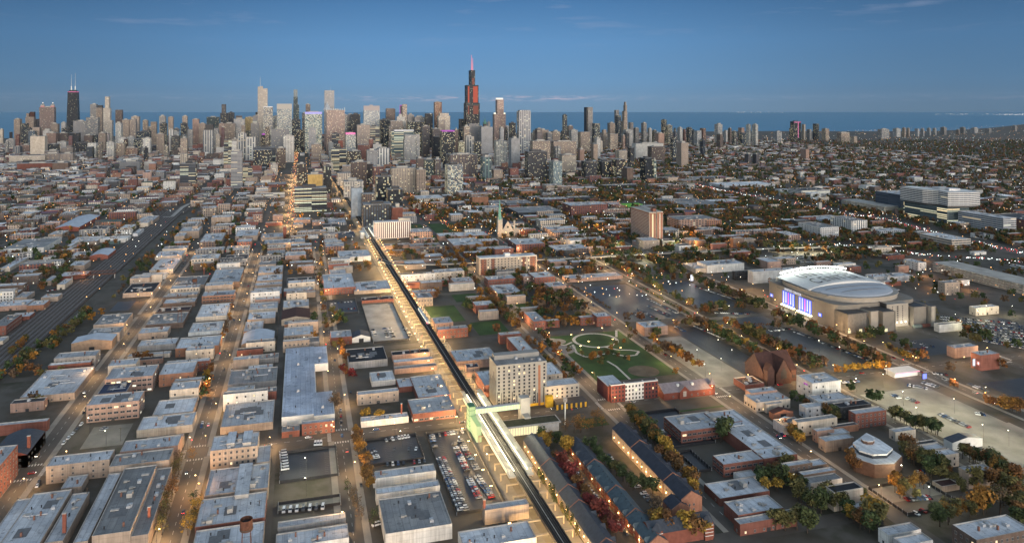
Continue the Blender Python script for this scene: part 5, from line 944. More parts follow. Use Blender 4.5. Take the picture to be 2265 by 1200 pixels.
for i in range(n + 1):
    y = ay0 + 3 + (ay1 - ay0 - 6) * i / n; z = vz(y)
    row = [(bx0, y, z - 2.6), (bx0, y, z + .3), (bx0 + 5, y, z + .9), (bx1 - 5, y, z + 1.6), (bx1, y, z + 1.3), (bx1, y, z - 2.6)]
    if pr: [b.face([pr[j], pr[j + 1], row[j + 1], row[j]]) for j in range(5)]
    pr = row
b.build('roof_vault', BW, ar)
for x in (acx - 30, acx - 44, acx + 46):
    b = MB(); pr = None
    for i in range(n + 1):
        y = ay0 + 8 + (ay1 - ay0 - 16) * i / n; ff = max(0, 1 - ((x - acx) / (RX - 5)) ** 2 - ((y - acy) / (RY - 5)) ** 2); z = 32.6 + 5.0 * math.sqrt(ff)
        if pr: b.face([(x - 1.2, pr[0], pr[1]), (x + 1.2, pr[0], pr[1]), (x + 1.2, y, z), (x - 1.2, y, z)][::-1]); b.face([(x - 1.2, pr[0], pr[1] - 1), (x - 1.2, pr[0], pr[1]), (x - 1.2, y, z), (x - 1.2, y, z - 1)])
        pr = (y, z)
    b.build('roof_rib', plain('rib_grey', (.17, .175, .19)) if x == acx - 30 else bpy.data.materials['rib_grey'], ar)
# floodlights along the far edge of the vault
for i in range(25):
    y = ay0 + 10 + (ay1 - ay0 - 20) * i / 24; z = vz(y) + 1.4
    f = MB().tube((bx1 - 1, y, z), (bx1 - 1, y, z + 2.6), .12, 5).build('floodlight_post', M['galv'], ar)
    MB().box(bx1 - 1.6, bx1 - .6, y - 1.1, y + 1.1, z + 2.5, z + 4.0, 0, None, True).build('floodlight', glow('floodlight_white', (.95, 1, .9), 30, False) if i == 0 else bpy.data.materials['floodlight_white'], f)
    if i % 2 == 0: lamp_light(ar, (bx1 - 7, y, z + 4), 1300, (.93, 1, .88), .6)
def lettering(s, loc, rot, size, m, parent, depth=.05, name='lettering'):
    cu = bpy.data.curves.new(name, 'FONT'); cu.body = s; cu.size = size; cu.align_x = 'CENTER'; cu.align_y = 'CENTER'; cu.extrude = depth
    o = bpy.data.objects.new(name, cu); C.objects.link(o); dg = bpy.context.evaluated_depsgraph_get(); dg.update()
    me = bpy.data.meshes.new_from_object(o.evaluated_get(dg)); bpy.data.objects.remove(o); me.materials.clear(); me.materials.append(m)
    q = put(name, me, parent, loc); q.rotation_euler = rot; return q
for s, x in (('UNITED', acx + 24), ('CENTER', acx - 3)):
    for i, ch in enumerate(s):
        y = acy + 34 - i * 12.2; sl = (vz(y - 1) - vz(y + 1)) / 2
        q_ = lettering(ch, (x, y, vz(y) + 1.8), (0, math.atan(-sl), R(-90)), 29, M['dark'], ar); q_.scale = (.52, 1, 1)
# north front: banner screens, sign, entrance light
yn = ay1 + .05
for i, (f0, f1) in enumerate(((.30, .47), (.53, .70))):
    xa, xb2 = ax1 - (ax1 - ax0) * f0, ax1 - (ax1 - ax0) * f1
    MB().box(xb2, xa, yn, yn + .5, 6, 22).build('screen', M['blue'], ar)
    for k in range(5):
        xx = xb2 + (xa - xb2) * (k + .5) / 5; MB().box(xx - .95, xx + .95, yn + .5, yn + .6, 7 + (k % 2), 21.4).build('banner', M['screenw'] if k != 2 else M['screenr'], ar)
    MB().box(xb2 - 1, xa + 1, yn, yn + 3, 4.2, 5.0, 0, None, True).build('entrance_canopy', M['canopy'], ar)
    for xx in np.arange(xb2, xa + 1, 9): lamp_light(ar, (xx, yn + 5, 4), 900, (1, .9, .65), .4)
for xx in (ax0 + 26, ax1 - 18):
    MB().box(xx - 3, xx + 3, yn, yn + .4, 8, 12).build('poster_screen', M['blue'], ar); MB().box(xx - 2, xx + 1.5, yn + .4, yn + .5, 8.6, 11.4).build('poster', M['screenw'], ar)
lettering('UNITED CENTER', (acx + 8, yn + .15, 24.3), (R(90), 0, R(180)), 4.4, M['screenw'], ar, .1)
for k in range(30): MB().box(ax1 - 30 - k * 2.4, ax1 - 29.2 - k * 2.4, yn - .2, yn + .1, 22.6, 23.4).build('slot_window', M['dark'], ar)
# west front: pylons, stair towers, arched doors, lit door bays
for (y0, y1, d, z, m) in ((ay1 - 30, ay1 - 4, 15, 21, ADRK), (ay1 - 44, ay1 - 33, 17, 22.5, ALGT), (ay1 - 63, ay1 - 46, 21, 22, ASTN), (ay0 + 4, ay0 + 23, 14, 22, ASTN), (ay0 - 2, ay0 + 4, 20, 23, ALGT)):
    MB().box(ax0 - d, ax0 + 10, y0, y1, 0, z).build('pylon', m, ar); MB().box(ax0 - d + 1, ax0 + 8, y0 + 1, y1 - 1, z, z + .3).build('pylon_roof', M['dark'], ar)
    MB().box(ax0 - d - .1, ax0 - d, y0 + .5, y0 + 1.3, 0, z - .5).build('reveal', M['dark'], ar)
MB().box(ax0 - 9, ax0 + 10, ay0 + 26, ay0 + 56, 0, 26).build('west_bay', ALGT, ar); MB().box(ax0 - 9.1, ax0 + 9, ay0 + 56.2, ay0 + 57.4, 0, 27).build('painted_shadow_strip', M['dark'], ar)  # the dark solid strip is painted-in shade beside the bay
for s in (-7, 0, 7):
    for k in range(7): MB().box(ax0 - 9.12, ax0 - 9, ay0 + 41 + s - (1.1 if s == 0 else .5), ay0 + 41 + s + (1.1 if s == 0 else .5), 7 + k * 2.5, 8.6 + k * 2.5).build('window', M['dark'], ar)
for i, y in enumerate((ay1 - 6, ay1 - 21, ay1 - 30.5, ay1 - 38, ay1 - 50)):
    MB().box(ax0 - (15, 15, 17.1, 17.1, 21.1)[i] - .15, ax0 - 14, y - 1.9, y + 1.9, 0, 3.4).build('lit_doorway', M['stationlit'], ar)
for i in range(4):
    y = ay0 + 30 + i * 6; MB().box(ax0 - 9.3, ax0 - 9, y - .4, y + .4, 4.4, 5.2).build('wall_lamp', M['lampwhite'], ar); lamp_light(ar, (ax0 - 12, y, 4.6), 500, (1, .85, .6), .3)
b = MB(); [b.box(ax0 - 9.08, ax0 - 9, ay0 + 26, ay0 + 56, z, z + .12) for z in np.arange(3, 26, 2.6)]; b.build('joint_line', ASTN, ar)
# service yard with containers and glass forecourt
for i in range(3):
    x, y = ax0 - 18, ay0 + 22 - i * 12; o = empty('container', (x, y, 0)); tag(o, ['grey-green', 'rust brown', 'pale green'][i] + ' freight container beside the arena west wall', 'container', full=True)
    MB().box(-1.5, 1.5, -5.5, 5.5, .2, 3).build('shell', plain('container_%d' % i, [(.16, .2, .18), (.2, .08, .06), (.2, .3, .24)][i]), o); MB().box(-1.55, 1.55, -5.6, -5.5, .25, 2.95).build('door', M['galv'], o)
# billboards, pylons and lit signs around the lots
def board(tl, x, y, h, w_, bh, face, m, desc, cat='sign'):
    X, Y = TP(tl, x, y); o = empty('billboard', (X, Y, 0)); tag(o, desc, cat, full=True)
    MB().box(-.4, .4, -.5, .5, 0, h).build('post', M['steel'], o); MB().box(-.5, .5, -w_ / 2, w_ / 2, h, h + bh, 0, None, True).build('cabinet', M['dark'], o)
    MB().box(-.62, -.5, -w_ / 2 + .2, w_ / 2 - .2, h + .2, h + bh - .2).build('screen', m, o); lamp_light(o, (-4, 0, h + bh / 2), 700, (.9, .8, 1), .5)
board('i', 1472, 345, 3, 6, 7, 'w', M['screenw'], 'tall bright white digital screen at the lot corner', 'screen'); board('j', 1140, 372, 2, 5, 9, 'w', M['screenw'], 'slim white and pink digital screen among the dark lots', 'screen')
board('i', 1138, 440, 4, 5, 5, 'w', M['blue'], 'square blue lit sign on the street corner')
o = empty('petrol_station', (*TP('i', 985, 385), 0)); tag(o, 'low shop with pink lit canopy edge at the crossing', 'shop', full=True)
MB().box(-5, 6, -14, 12, 0, 4).build('wall', M['white'], o); MB().box(-7, 7, -15, 13, 4, 5, 0, None, True).build('canopy', M['white'], o); MB().box(-7.1, -7, -15, 13, 4.2, 4.8).build('light_strip', M['pink'], o); lamp_light(o, (-9, 0, 3.5), 900, (1, .75, .75), .5)
q = RECT('i', 395, 442, 475, 364, 15); o = MB(); o.box(q[0] + 6, q[1] - 10, q[3], q[3] + .3, 11, 12.2); n_ = o.build('neon_strip', M['magenta']); tag(n_, 'purple neon strip on the white four storey block', 'neon sign', full=True)
# ------------------------------------------------------------------ the skyline
def cen(x, a): r = (x - 1132.5) / F * a; return a * math.cos(YAW) + r * math.sin(YAW), a * math.sin(YAW) - r * math.cos(YAW)
def zof(y, a): return CH - (y - CY) * a / F
def slab(tl, x0, x1, yt, a, dep=None):
    """the box whose outline the photograph shows between columns x0 and x1 with its top at yt, standing a metres off"""
    ox, oy, s = TILE[tl]; p0, p1, z = ox + x0 / s, ox + x1 / s, zof(oy + yt / s, a)
    X, Y = cen((p0 + p1) / 2, a); W = (p1 - p0) / F * a / math.cos(YAW); d = dep or max(12, min(W * .9, 42)); tn = abs(Y / X); wd = max(W - d * tn, W * .4)
    sh = (W - wd) / 2
    yc = Y + sh if Y > 0 else Y - sh
    return [X, X + d, yc - wd / 2, yc + wd / 2, z]
TB = FA
def tower(tl, x0, x1, yt, a, st='g', col='T', lit=.08, parts=(), desc=None, name=None, roof='g', dep=None, cat='tower'):
    lit = min(lit * 1.15, .5 if st in 'hc' else .15)
    q = slab(tl, x0, x1, yt, a, dep); cx, cy = (q[0] + q[1]) / 2, (q[2] + q[3]) / 2
    j = RNG.uniform(.62, 1.08) * (.82 if col in 'WL' else 1); wc = tuple(v * j for v in WALL[col]); A, B = (q[1] - q[0]) / 2, (q[3] - q[2]) / 2
    nm = name or ('office_tower' if st in 'hdcv' else 'residential_tower')
    b = MB(); b.box(-A, A, -B, B, -4, q[4]); o = b.build(nm, TB[st] if st != '-' else M['wall'], None, (cx, cy, 0), (*wc, lit))
    MB().box(-A * .98, A * .98, -B * .98, B * .98, q[4], q[4] + .8).build('roof', M['roof'], o, None, ROOF[roof])
    if not parts and RNG.random() < .75: MB().box(-A * .5, A * .5, -B * RNG.uniform(.3, .6), B * RNG.uniform(.3, .6), q[4] + .8, q[4] + RNG.uniform(4, 8)).build('plant_room', M['concrete'] if col not in 'KDN' else M['dark'], o)
    for p in parts:
        pm = p[4] if len(p) > 4 else (TB[st] if st != '-' else M['wall']); r = slab(tl, p[0], p[1], p[2], a, (q[1] - q[0]) * p[3])
        xa = cx - (r[1] - r[0]) / 2
        MB().box(xa - cx, xa - cx + (r[1] - r[0]), r[2] - cy, r[3] - cy, q[4] - 3 if (r[4] > q[4] and (r[2] + r[3]) / 2 > q[2] and (r[2] + r[3]) / 2 < q[3]) else -4, r[4]).build('upper_storeys' if len(p) < 5 else 'crown', pm, o, None, (*wc, lit))
    W_ = {'g': 'gridded', 'f': 'balconied', 'v': 'striped', 'w': 'broad-striped', 'h': 'banded', 'd': 'dark-glazed', 'c': 'glassy', '-': 'blank'}[st]
    asp = (q[4]) / max(q[3] - q[2], 1); sz = 'slim' if asp > 4.5 else 'squat' if asp < 1.6 else 'tall' if q[4] > 170 else 'mid-height'
    tag(o, desc or f"{sz} {WNAME[col]} {W_} {'office' if st in 'hdcv' else 'residential'} tower", cat, None, bool(desc)); FOOT.append((q[0], q[1], q[2], q[3])); block(q[0] - 4, q[1] + 4, q[2] - 4, q[3] + 4)
    return o, q
cap = lambda m: m
TW = '''
p 0 45 715 4900 g C .05;p 90 205 840 4300 g G .06;p 182 268 585 5000 g T .06;p 270 355 640 4700 d D .08;p 440 495 585 5150 g D .03;p 640 740 645 4700 g T .05;p 770 830 630 4750 g W .04;p 780 865 700 4300 d D .06
p 930 1090 610 4420 v G .02;p 1088 1240 565 4400 v G .10;p 1135 1220 400 4950 g G .05;p 1450 1537 470 5200 g B .04;p 1450 1530 635 4300 v W .12;p 1535 1625 595 4600 g T .08;p 1625 1710 590 4620 v T .06;p 1650 1750 555 4900 g T .08
p 1790 1855 600 4700 g T .15;p 1890 1965 620 4650 g T .08;p 1998 2075 548 4600 g G .08;p 2010 2090 640 4250 d D .12;p 2108 2172 558 4700 g T .10;p 2115 2175 715 3900 w W .03;p 1965 2060 770 3800 f T .05;p 1720 1885 740 4100 d N .08;p 1685 1870 835 3900 d N .12
p 1595 1690 810 4000 v W .10;p 1490 1590 820 3900 g W .12;p 1340 1440 875 3600 f W .3;p 1465 1570 890 3650 f T .25;p 1105 1225 885 3600 f W .28;p 1240 1335 760 4000 g T .06;p 570 760 985 3500 v T .02;p 725 850 870 3900 v W .05;p 590 720 760 4000 g P .06;p 730 860 760 4100 g B .06
p 865 1000 760 4200 g D .06;p 170 275 930 3800 w G .03;p 275 395 910 3900 g P .04;p 150 560 1060 3400 g C .04;p 360 455 735 4600 d U .04;p 415 515 690 4650 g T .05;p 1550 1730 950 3700 f P .10;p 1060 1170 790 4200 g B .06;p 0 65 1070 3300 f C .12;p 1815 1950 1120 2900 g W .02;p 1515 1770 1120 2850 h G .05;p 1180 1240 785 4250 d N .1;p 400 470 790 3800 - C 0;p 610 740 900 3850 d G .06;p 960 1090 880 3950 g D .1;p 1225 1275 920 3580 d E .15
q 22 85 550 4600 g T .08;q 0 75 640 4300 d D .1;q 150 230 585 4500 g P .04;q 230 310 640 4400 g T .05;q 330 480 560 4800 d E .06;q 590 670 505 4900 g D .06;q 690 765 545 5000 g B .03;q 480 545 640 4300 g P .03;q 550 680 640 4200 f T .08;q 670 800 585 4300 f L .08;q 810 910 560 4500 g Y .4;q 905 1000 545 4200 h G .1
q 940 1040 500 4600 d K .1;q 1145 1225 550 4450 c G .2;q 1565 1620 400 4900 g B .08;q 1385 1495 590 4400 d N .14;q 1520 1560 510 4500 d G .06;q 2040 2080 535 4350 v G .15;q 2080 2165 530 4400 h G .15;q 2130 2245 525 4300 d K .05;q 1140 1350 715 3700 v G .03;q 1290 1415 795 3300 f W .06;q 720 820 765 3300 w W .08;q 825 935 810 3280 w W .15;q 545 640 850 3000 h K .4
q 925 1180 940 3100 h D .35;q 1205 1310 950 3000 g B .2;q 1640 1755 900 3300 g T .15;q 1885 2065 960 2900 h K .4;q 2065 2190 770 3500 g G .2;q 1850 1910 880 3320 v W .05;q 0 85 825 3500 f T .08;q 90 150 715 4200 g G .08;q 410 470 700 4100 g G .1;q 880 980 640 3900 g G .06;q 1430 1530 720 4000 d D .12;q 640 700 860 2950 g W .3
r 850 1000 455 4200 d D .1;r 490 690 540 3700 v T .06;r 690 840 560 3800 h D .3;r 1270 1380 380 4350 g G .05;r 1380 1550 415 4300 v G .06;r 1270 1545 490 3900 d K .15;r 1500 1625 560 3400 v B .05;r 1660 1785 600 3380 v B .05;r 1745 1870 470 3700 v T .08;r 2010 2070 615 3160 g B .06;r 2070 2170 600 3500 d K .1;r 2070 2170 800 3250 c Y .6;r 2180 2260 720 3100 w W .05;r 500 680 850 3120 g R .08;r 675 745 765 3130 g R .06;r 740 870 840 3100 g W .05;r 805 1000 905 2980 w W .08;r 650 805 930 2800 g L .03
r 340 550 950 2900 d B .2;r 1415 1525 1050 2750 g B .1;r 1690 1800 1070 2760 g B .12;r 1540 1690 1080 2900 d E .2;r 130 225 840 3150 d D .15;r 910 1000 600 4000 d N .1;r 200 270 780 3200 - R 0;r 1880 2240 1000 2800 v B .12
s 247 325 740 4000 d K .06;s 332 448 790 3600 v G .02;s 455 587 820 3500 g L .0;s 535 563 770 4150 v W .02;s 655 700 830 3700 g L .02;s 705 740 835 3800 d D .05;s 750 820 780 4100 d K .1;s 598 735 960 3000 f W .25;s 745 862 935 2900 - L 0;s 315 400 915 3100 w W .06;s 400 475 970 3000 d D .25;s 1285 1335 700 4600 d N .14;s 1330 1395 810 4500 g B .06
s 1580 1665 785 4500 d N .12;s 1805 1855 650 4950 g G .08;s 1815 1877 705 4850 d N .06;s 1890 1995 850 4400 v W .05;s 1735 1815 780 4500 g T .1;s 1735 1845 890 4200 f T .1;s 2075 2130 780 4800 f G .08;s 2140 2180 835 4800 g W .06;s 2210 2265 880 4600 g P .06;s 1945 2000 775 4700 g G .08;s 1990 2055 830 4750 g G .06;s 1350 1440 850 4200 g W .1;s 1165 1265 865 4000 f T .1;s 990 1150 850 4000 g T .06
s 1440 1565 870 4000 g T .12;s 960 1165 960 3300 g T .15;s 1165 1430 965 3420 g T .1;s 1575 1645 985 3600 g T .08;s 1270 1330 860 4050 d D .08;s 910 1110 1070 2750 d D .25;s 1245 1420 1100 2700 f T .12;s 1680 1730 850 4300 g T .06;s 1660 1690 960 3900 - C 0;s 130 300 1100 2800 w G .1;s 470 575 1120 2700 c E .3
t 80 140 330 5000 f G .08;t 145 190 380 4900 g W .05;t 190 240 400 4900 d G .08;t 280 340 295 4950 d D .3;t 320 398 350 4850 d G .15;t 440 500 375 5000 g W .05;t 500 530 390 5000 g R .05;t 530 597 375 4800 d N .08;t 605 690 405 4500 f L .1;t 668 732 380 4750 v O .1;t 812 900 340 4800 f L .12;t 910 950 400 4900 g W .06;t 950 990 380 4900 g B .06;t 1050 1120 375 4950 g P .08
t 1128 1185 345 4650 f W .2;t 1187 1257 345 4600 f W .25;t 1690 1730 340 5300 g C .05;t 1560 1647 380 5100 d K .1;t 1800 1868 335 5400 d D .06;t 1740 1792 390 5350 g G .06;t 1885 1970 385 5300 g T .25;t 2030 2160 425 5000 f T .08;t 2165 2252 460 4900 f T .1;t 1420 1490 415 5000 f L .1;t 835 905 440 4300 g B .05;t 985 1040 410 4700 d G .15;t 1050 1140 430 4500 d N .12;t 220 317 430 4300 - P 0;t 1115 1185 640 3180 v B .02;t 1195 1265 640 3170 v B .02;t 1680 1770 590 3400 - P 0;t 430 560 525 3040 g T .0
x 1410 1490 225 5600 f L .15;x 1500 1555 222 5900 f L .1;x 1560 1582 218 5900 g T .05;x 1586 1605 219 5950 g T .05;x 1635 1660 222 6000 g L .05;x 1668 1690 223 6000 g L .05;x 1705 1728 220 6200 g L .05;x 1738 1760 221 6200 g L .05;x 1780 1820 215 6300 g G .05;x 1875 1895 228 6300 g T .05;x 1895 1930 215 6600 g G .05;x 1950 2005 218 6700 f L .05;x 2200 2225 205 7200 g G .05;x 2040 2080 222 6800 g G .05;x 1175 1260 245 5000 f T .1;x 810 865 240 5000 f L .1
m 850 920 120 2900 d D .06;m 970 1105 228 2450 d K .05;m 1100 1142 245 2460 h E .3;m 690 830 240 2560 d B .15;m 800 915 325 2440 - B 0;m 155 340 205 2700 g C .1;m 60 190 260 2500 c E .2;m 385 545 260 2560 g D .1;m 485 555 85 3350 - T .02;m 725 850 150 3300 g C .15;m 1045 1230 110 3300 g B .05;m 885 1220 80 3500 - W 0;m 350 420 140 3300 - P 0;m 545 690 260 2600 d D .1
l 75 185 435 1660 - U 0;l 180 310 495 1640 g B .12;l 315 480 320 1740 d K .2;l 430 590 450 1660 d K .22;l 80 230 175 2350 g B .12;l 290 400 220 2250 v R .1;l 470 720 235 2150 g C .3;l 720 820 250 2110 g T .05;l 1015 1195 205 2140 c D .6;l 725 800 140 2500 g B .06;l 800 900 150 2600 d E .12;l 230 340 60 2600 g L .02;l 905 975 150 2600 v B .08;l 1045 1340 100 2600 v B .15;l 1370 1480 125 2500 w E .3;l 1810 2040 70 2550 g D .3;l 2060 2190 170 2300 c E .15;l 185 475 600 1500 v D .1;l 480 590 630 1490 - R .05
k 0 170 160 2300 h D .3;k 1245 1575 425 1763 h K .45;k 470 550 5 2750 h K .4;k 550 670 25 2270 h L .12;k 1265 1355 160 2250 d B .15;k 1385 1535 275 2080 - Y 0;k 1550 1635 185 2150 d D .2;k 800 985 10 2950 d D .4;k 675 775 200 2450 h D .3;k 1850 1985 150 2350 g B .12;k 1980 2090 160 2400 d B .12;k 980 1050 165 2700 g W .2;k 1700 1850 260 2300 f W .1;k 1770 1980 350 2000 f W .2;k 1385 1430 210 2150 d K .05
o 470 640 0 3350 v T .02;o 640 775 0 3300 v T .02;o 130 470 20 3300 g C .04;o 210 570 100 2900 - R .02;o 560 730 95 2900 - B 0;o 1260 1465 85 2800 h G .05;o 1880 1955 0 2900 f C .06
'''
for item in TW.replace('\n', ';').split(';'):
    f = item.split()
    if len(f) == 8: tower(f[0], *map(float, f[1:5]), f[5], f[6], float(f[7]))
# towers with a shape of their own
def antenna(parent, x, y, z0, z1, m, r=1.2): MB().frust(x, y, r, r * .35, z0, z1, 6).build('antenna', m, parent)
PNK = glow('pink_antenna', (1, .25, .30), 1.0, False)
# black tower of bundled square tubes; its red floodlight is painted as glowing sheets
a = 3950; o, q = tower('s', 297, 457, 580, a, 'd', 'K', .06, (), 'tallest black stepped tower with painted red floodlight and twin antennas', 'bundled_tower', 'k', 66)
lm('tallest black stepped tower', q[0], (q[2] + q[3]) / 2); LANDMARK['tallest black tower'] = LANDMARK.pop('tallest black stepped tower')
cy = (q[2] + q[3]) / 2
def sec(x0, x1, yt, zb, nm):
    r = slab('s', x0, x1, yt, a, 60); b = MB(); b.box(-30, 28, r[2] - cy, r[3] - cy, zb, r[4]); b.build(nm, FA['d'], o, None, (.014, .014, .016, .04)); return r
r1 = sec(308, 447, 400, q[4], 'middle_storeys'); r2 = sec(348, 413, 250, r1[4], 'upper_storeys')
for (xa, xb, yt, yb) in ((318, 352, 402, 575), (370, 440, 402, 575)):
    r = slab('s', xa, xb, yt, a, 60); zb = zof(100 + yb / 4.53, a); MB().box(-31, -30, r[2] - cy, r[3] - cy, zb, r[4] - 6).build('painted_floodlight', M['redglow'], o)
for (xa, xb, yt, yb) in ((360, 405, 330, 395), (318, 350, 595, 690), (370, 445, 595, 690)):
    r = slab('s', xa, xb, yt, a, 60); zb = zof(100 + yb / 4.53, a); MB().box(-31 if yt < 500 else -33.6, -30 if yt < 500 else -33, r[2] - cy, r[3] - cy, zb, r[4]).build('painted_floodlight', glow('painted_dim_red', (.8, .16, .08), .22, False) if yt == 330 else bpy.data.materials['painted_dim_red'], o)
for zz in (zof(100 + 590 / 4.53, a), zof(100 + 465 / 4.53, a)): MB().box(-33.8, 20, q[2] - cy - .3, q[3] - cy + .3, zz - 9, zz).build('louvre_band', M['dark'], o) if zz < q[4] else None
for px_, yt in ((377, 95), (390, 125)):
    X, Y = cen(960 + px_ / 4.53, a + 30); antenna(o, 0, Y - cy, r2[4], zof(100 + yt / 4.53, a), PNK, 2.2)
# dark tapering tower with cross bracing and two masts
a = 5000; ox, oy, s = TILE['p']; X, Y = cen(907 / s, a); zt = zof(160 + 235 / 5.66, a); wb, wtp = 137 / 5.66 / F * a / math.cos(YAW) / 2, 105 / 5.66 / F * a / math.cos(YAW) / 2
o = MB(); o.v = [(-wb * .7, -wb, -4), (wb * .7, -wb, -4), (wb * .7, wb, -4), (-wb * .7, wb, -4), (-wtp * .6, -wtp, zt), (wtp * .6, -wtp, zt), (wtp * .6, wtp, zt), (-wtp * .6, wtp, zt)]
o.f = [(0, 1, 5, 4), (1, 2, 6, 5), (2, 3, 7, 6), (3, 0, 4, 7), (4, 5, 6, 7)]; o.m = [0] * 5
hk = o.build('tapering_tower', FA['d'], None, (X + 20, Y, 0), (.022, .020, .02, .02)); tag(hk, 'black tapering tower with crossed bracing, pink top band and twin masts', 'tower', full=True); lm('black tapering tower', X, Y); block(X - 40, X + 60, Y - 60, Y + 60)
MB().box(-wtp * .6 - .5, wtp * .6, -wtp - .4, wtp + .4, zt - 7, zt - 4).build('light_band', M['pink'], hk); MB().box(-wtp * .5, wtp * .5, -wtp * .7, wtp * .7, zt, zt + 7).build('plant_room', M['dark'], hk)
for k in range(6):
    z0, z1 = zt * k / 6, zt * (k + 1) / 6; f0, f1 = wb + (wtp - wb) * k / 6, wb + (wtp - wb) * (k + 1) / 6
    for sg in (-1, 1): MB().tube((-f0 * .68 - 1, sg * f0, z0), (-f1 * .68 - 1, -sg * f1, z1), .9, 4).build('brace', M['steel'], hk)
for px_ in (-9, 9): MB().frust(0, px_ * 1.3, 3.4, 2.6, zt + 7, zt + 34, 6).build('mast_base', M['white'], hk); antenna(hk, 0, px_ * 1.3, zt + 34, zof(160 + (25 if px_ > 0 else 5) / 5.66, a), M['galv'], 1.4)
# four-lantern stone tower
o, q = tower('p', 508, 688, 437, 5000, 'v', 'P', .04, (), 'pinkish stone tower crowned by two lit corner lanterns', 'lantern_tower', 'g', 40); cy = (q[2] + q[3]) / 2; lm('two-lantern tower', q[0], cy)
for px_ in (540, 655):
    r = slab('p', px_ - 24, px_ + 24, 405, 5000, 14); MB().box(-19, -4, r[2] - cy, r[3] - cy, q[4], r[4]).build('turret', M['concrete'], o); MB().frust(-11, (r[2] + r[3]) / 2 - cy, 5, 4, r[4], r[4] + 8, 8).build('lantern', M['dark'], o)
    MB().frust(-11, (r[2] + r[3]) / 2 - cy, 4, 3.4, r[4] + 8, r[4] + 15, 8).build('lit_dome', M['crown'], o); MB().box(-19.3, -19, r[2] - cy, r[3] - cy, q[4] + 1, q[4] + 9).build('pink_band', glow('pink_wash', (.9, .3, .3), .5, False) if px_ == 540 else bpy.data.materials['pink_wash'], o)
tower('p', 1300, 1390, 450, 4750, 'v', 'C', .06, ((1315, 1375, 305, .8), (1303, 1415, 600, 1.1)), 'cream setback tower narrowing to a pale crown')
tower('p', 1210, 1297, 445, 4800, 'g', 'T', .06, ((1225, 1285, 412, .7, M['dark']),), 'brownish tower with small dark rounded cap beside the cream setback tower')
tower('p', 328, 440, 560, 5100, 'g', 'T', .05, ((330, 370, 512, .6), (370, 432, 495, .6, M['redroof'])), 'tan tower with steep dark mansard top')
tower('p', 395, 580, 800, 3700, '-', 'C', 0, ((445, 465, 850, .1, M['dark']),), 'blank cream slab with one dark vertical slot')
tower('p', 545, 640, 730, 4550, '-', 'W', 0, ((560, 625, 708, .6),), 'white block with low domed top'); tower('p', 770, 930, 945, 3500, 'v', 'T', .02, ((830, 900, 920, .6),), 'broad tan ribbed tower with stepped parapet near the park')
tower('q', 498, 600, 512, 4700, 'd', 'D', .05, ((512, 565, 400, .8, FA['g']),), 'dark tower topped by a tan octagonal shaft'); tower('q', 285, 410, 725, 3700, 'w', 'W', .02, ((310, 405, 655, .7, M['dark']),), 'white framed tower with black rounded top box')
o, q = tower('q', 1000, 1085, 205, 4200, 'v', 'C', .05, ((965, 1000, 180, .9), (998, 1030, 175, .9)), 'cream glass tower with stepped top and thin spire'); lm('cream spired tower', q[0], q[3]); antenna(o, 0, (cen(400 + 993 / 5.6625, 4200)[1] - (q[2] + q[3]) / 2), q[4], zof(160 + 55 / 5.6625, 4200), M['galv'], 1.6)
tower('q', 1040, 1148, 432, 4000, 'c', 'B', .35, ((1040, 1148, 428, 1.02, M['galv']),), 'dark bronze glass tower with large yellow lit patches')
tower('q', 1210, 1387, 460, 4300, 'c', 'L', .35, ((1210, 1385, 394, .9, glow('pale_crown', (1, .86, .72), .45, False)),), 'broad glass tower with plain glowing cream crown')
tower('q', 1410, 1478, 405, 4900, 'd', 'E', .06, ((1412, 1462, 310, .8), (1414, 1460, 216, .7, FA['c'])), 'slim teal tower with stepped curved top')
o, q = tower('q', 1800, 1918, 228, 4600, 'v', 'L', .05, (), 'tall pale stone tower with straight shaft and short mast'); antenna(o, 0, -8, q[4], q[4] + 22, M['galv'], 1); lm('tall pale stone tower', q[0], (q[2] + q[3]) / 2)
o, q = tower('q', 1795, 1872, 470, 4500, 'v', 'G', .06, (), 'grey tower ending in a diamond spire before the pale stone tower'); MB().frust(0, 0, 24, .3, q[4], zof(160 + 375 / 5.6625, 4500), 4).build('spire', M['galv'], o)
o, q = tower('q', 1830, 2045, 475, 3900, 'v', 'P', .4, (), 'broad lit stone tower fringed with rooftop finials'); cyq = q[3] - q[2]
for k in range(9): MB().box(-18, -15, -cyq / 2 + cyq * k / 8 - 1.2, -cyq / 2 + cyq * k / 8 + 1.2, q[4] - 10, q[4] + 9 + (k in (0, 8)) * 6).build('finial', M['white'], o)
o, q = tower('q', 1560, 1762, 500, 3950, 'c', 'E', .5, (), 'curved greenish glass tower with lavender lit top edge'); MB().box(-21.2, -20, -(q[3] - q[2]) / 2, (q[3] - q[2]) / 2, q[4] - 10, q[4] + 2).build('lit_edge', glow('lavender', (.55, .5, 1), .8, False), o)
tower('q', 1005, 1115, 785, 3800, 'd', 'B', .1, ((1020, 1100, 768, .8, M['magenta']),), 'brown block with magenta lit roof')
tower('r', 595, 842, 315, 4300, 'c', 'L', .25, ((600, 840, 240, .9, glow('pink_crown', (1, .80, .72), .42, False)), (690, 740, 225, .4, bpy.data.materials['pink_crown'] if 'pink_crown' in bpy.data.materials else None)), 'glass tower with broad pale lit crown over the lake')
tower('r', 940, 1087, 290, 4300, 'g', 'B', .02, ((950, 1075, 280, .8),), 'plain dark brown tower against the lake'); tower('r', 1195, 1272, 217, 4200, 'v', 'T', .12, ((1160, 1195, 240, .8, M['dark']), (1160, 1194, 228, .5, M['magenta'])), 'tan tower with dark magenta-topped shoulder')
o, q = tower('r', 1690, 1815, 182, 4300, 'g', 'O', .15, (), 'copper coloured tower with a gridded front'); lm('copper coloured tower', q[0], q[2])
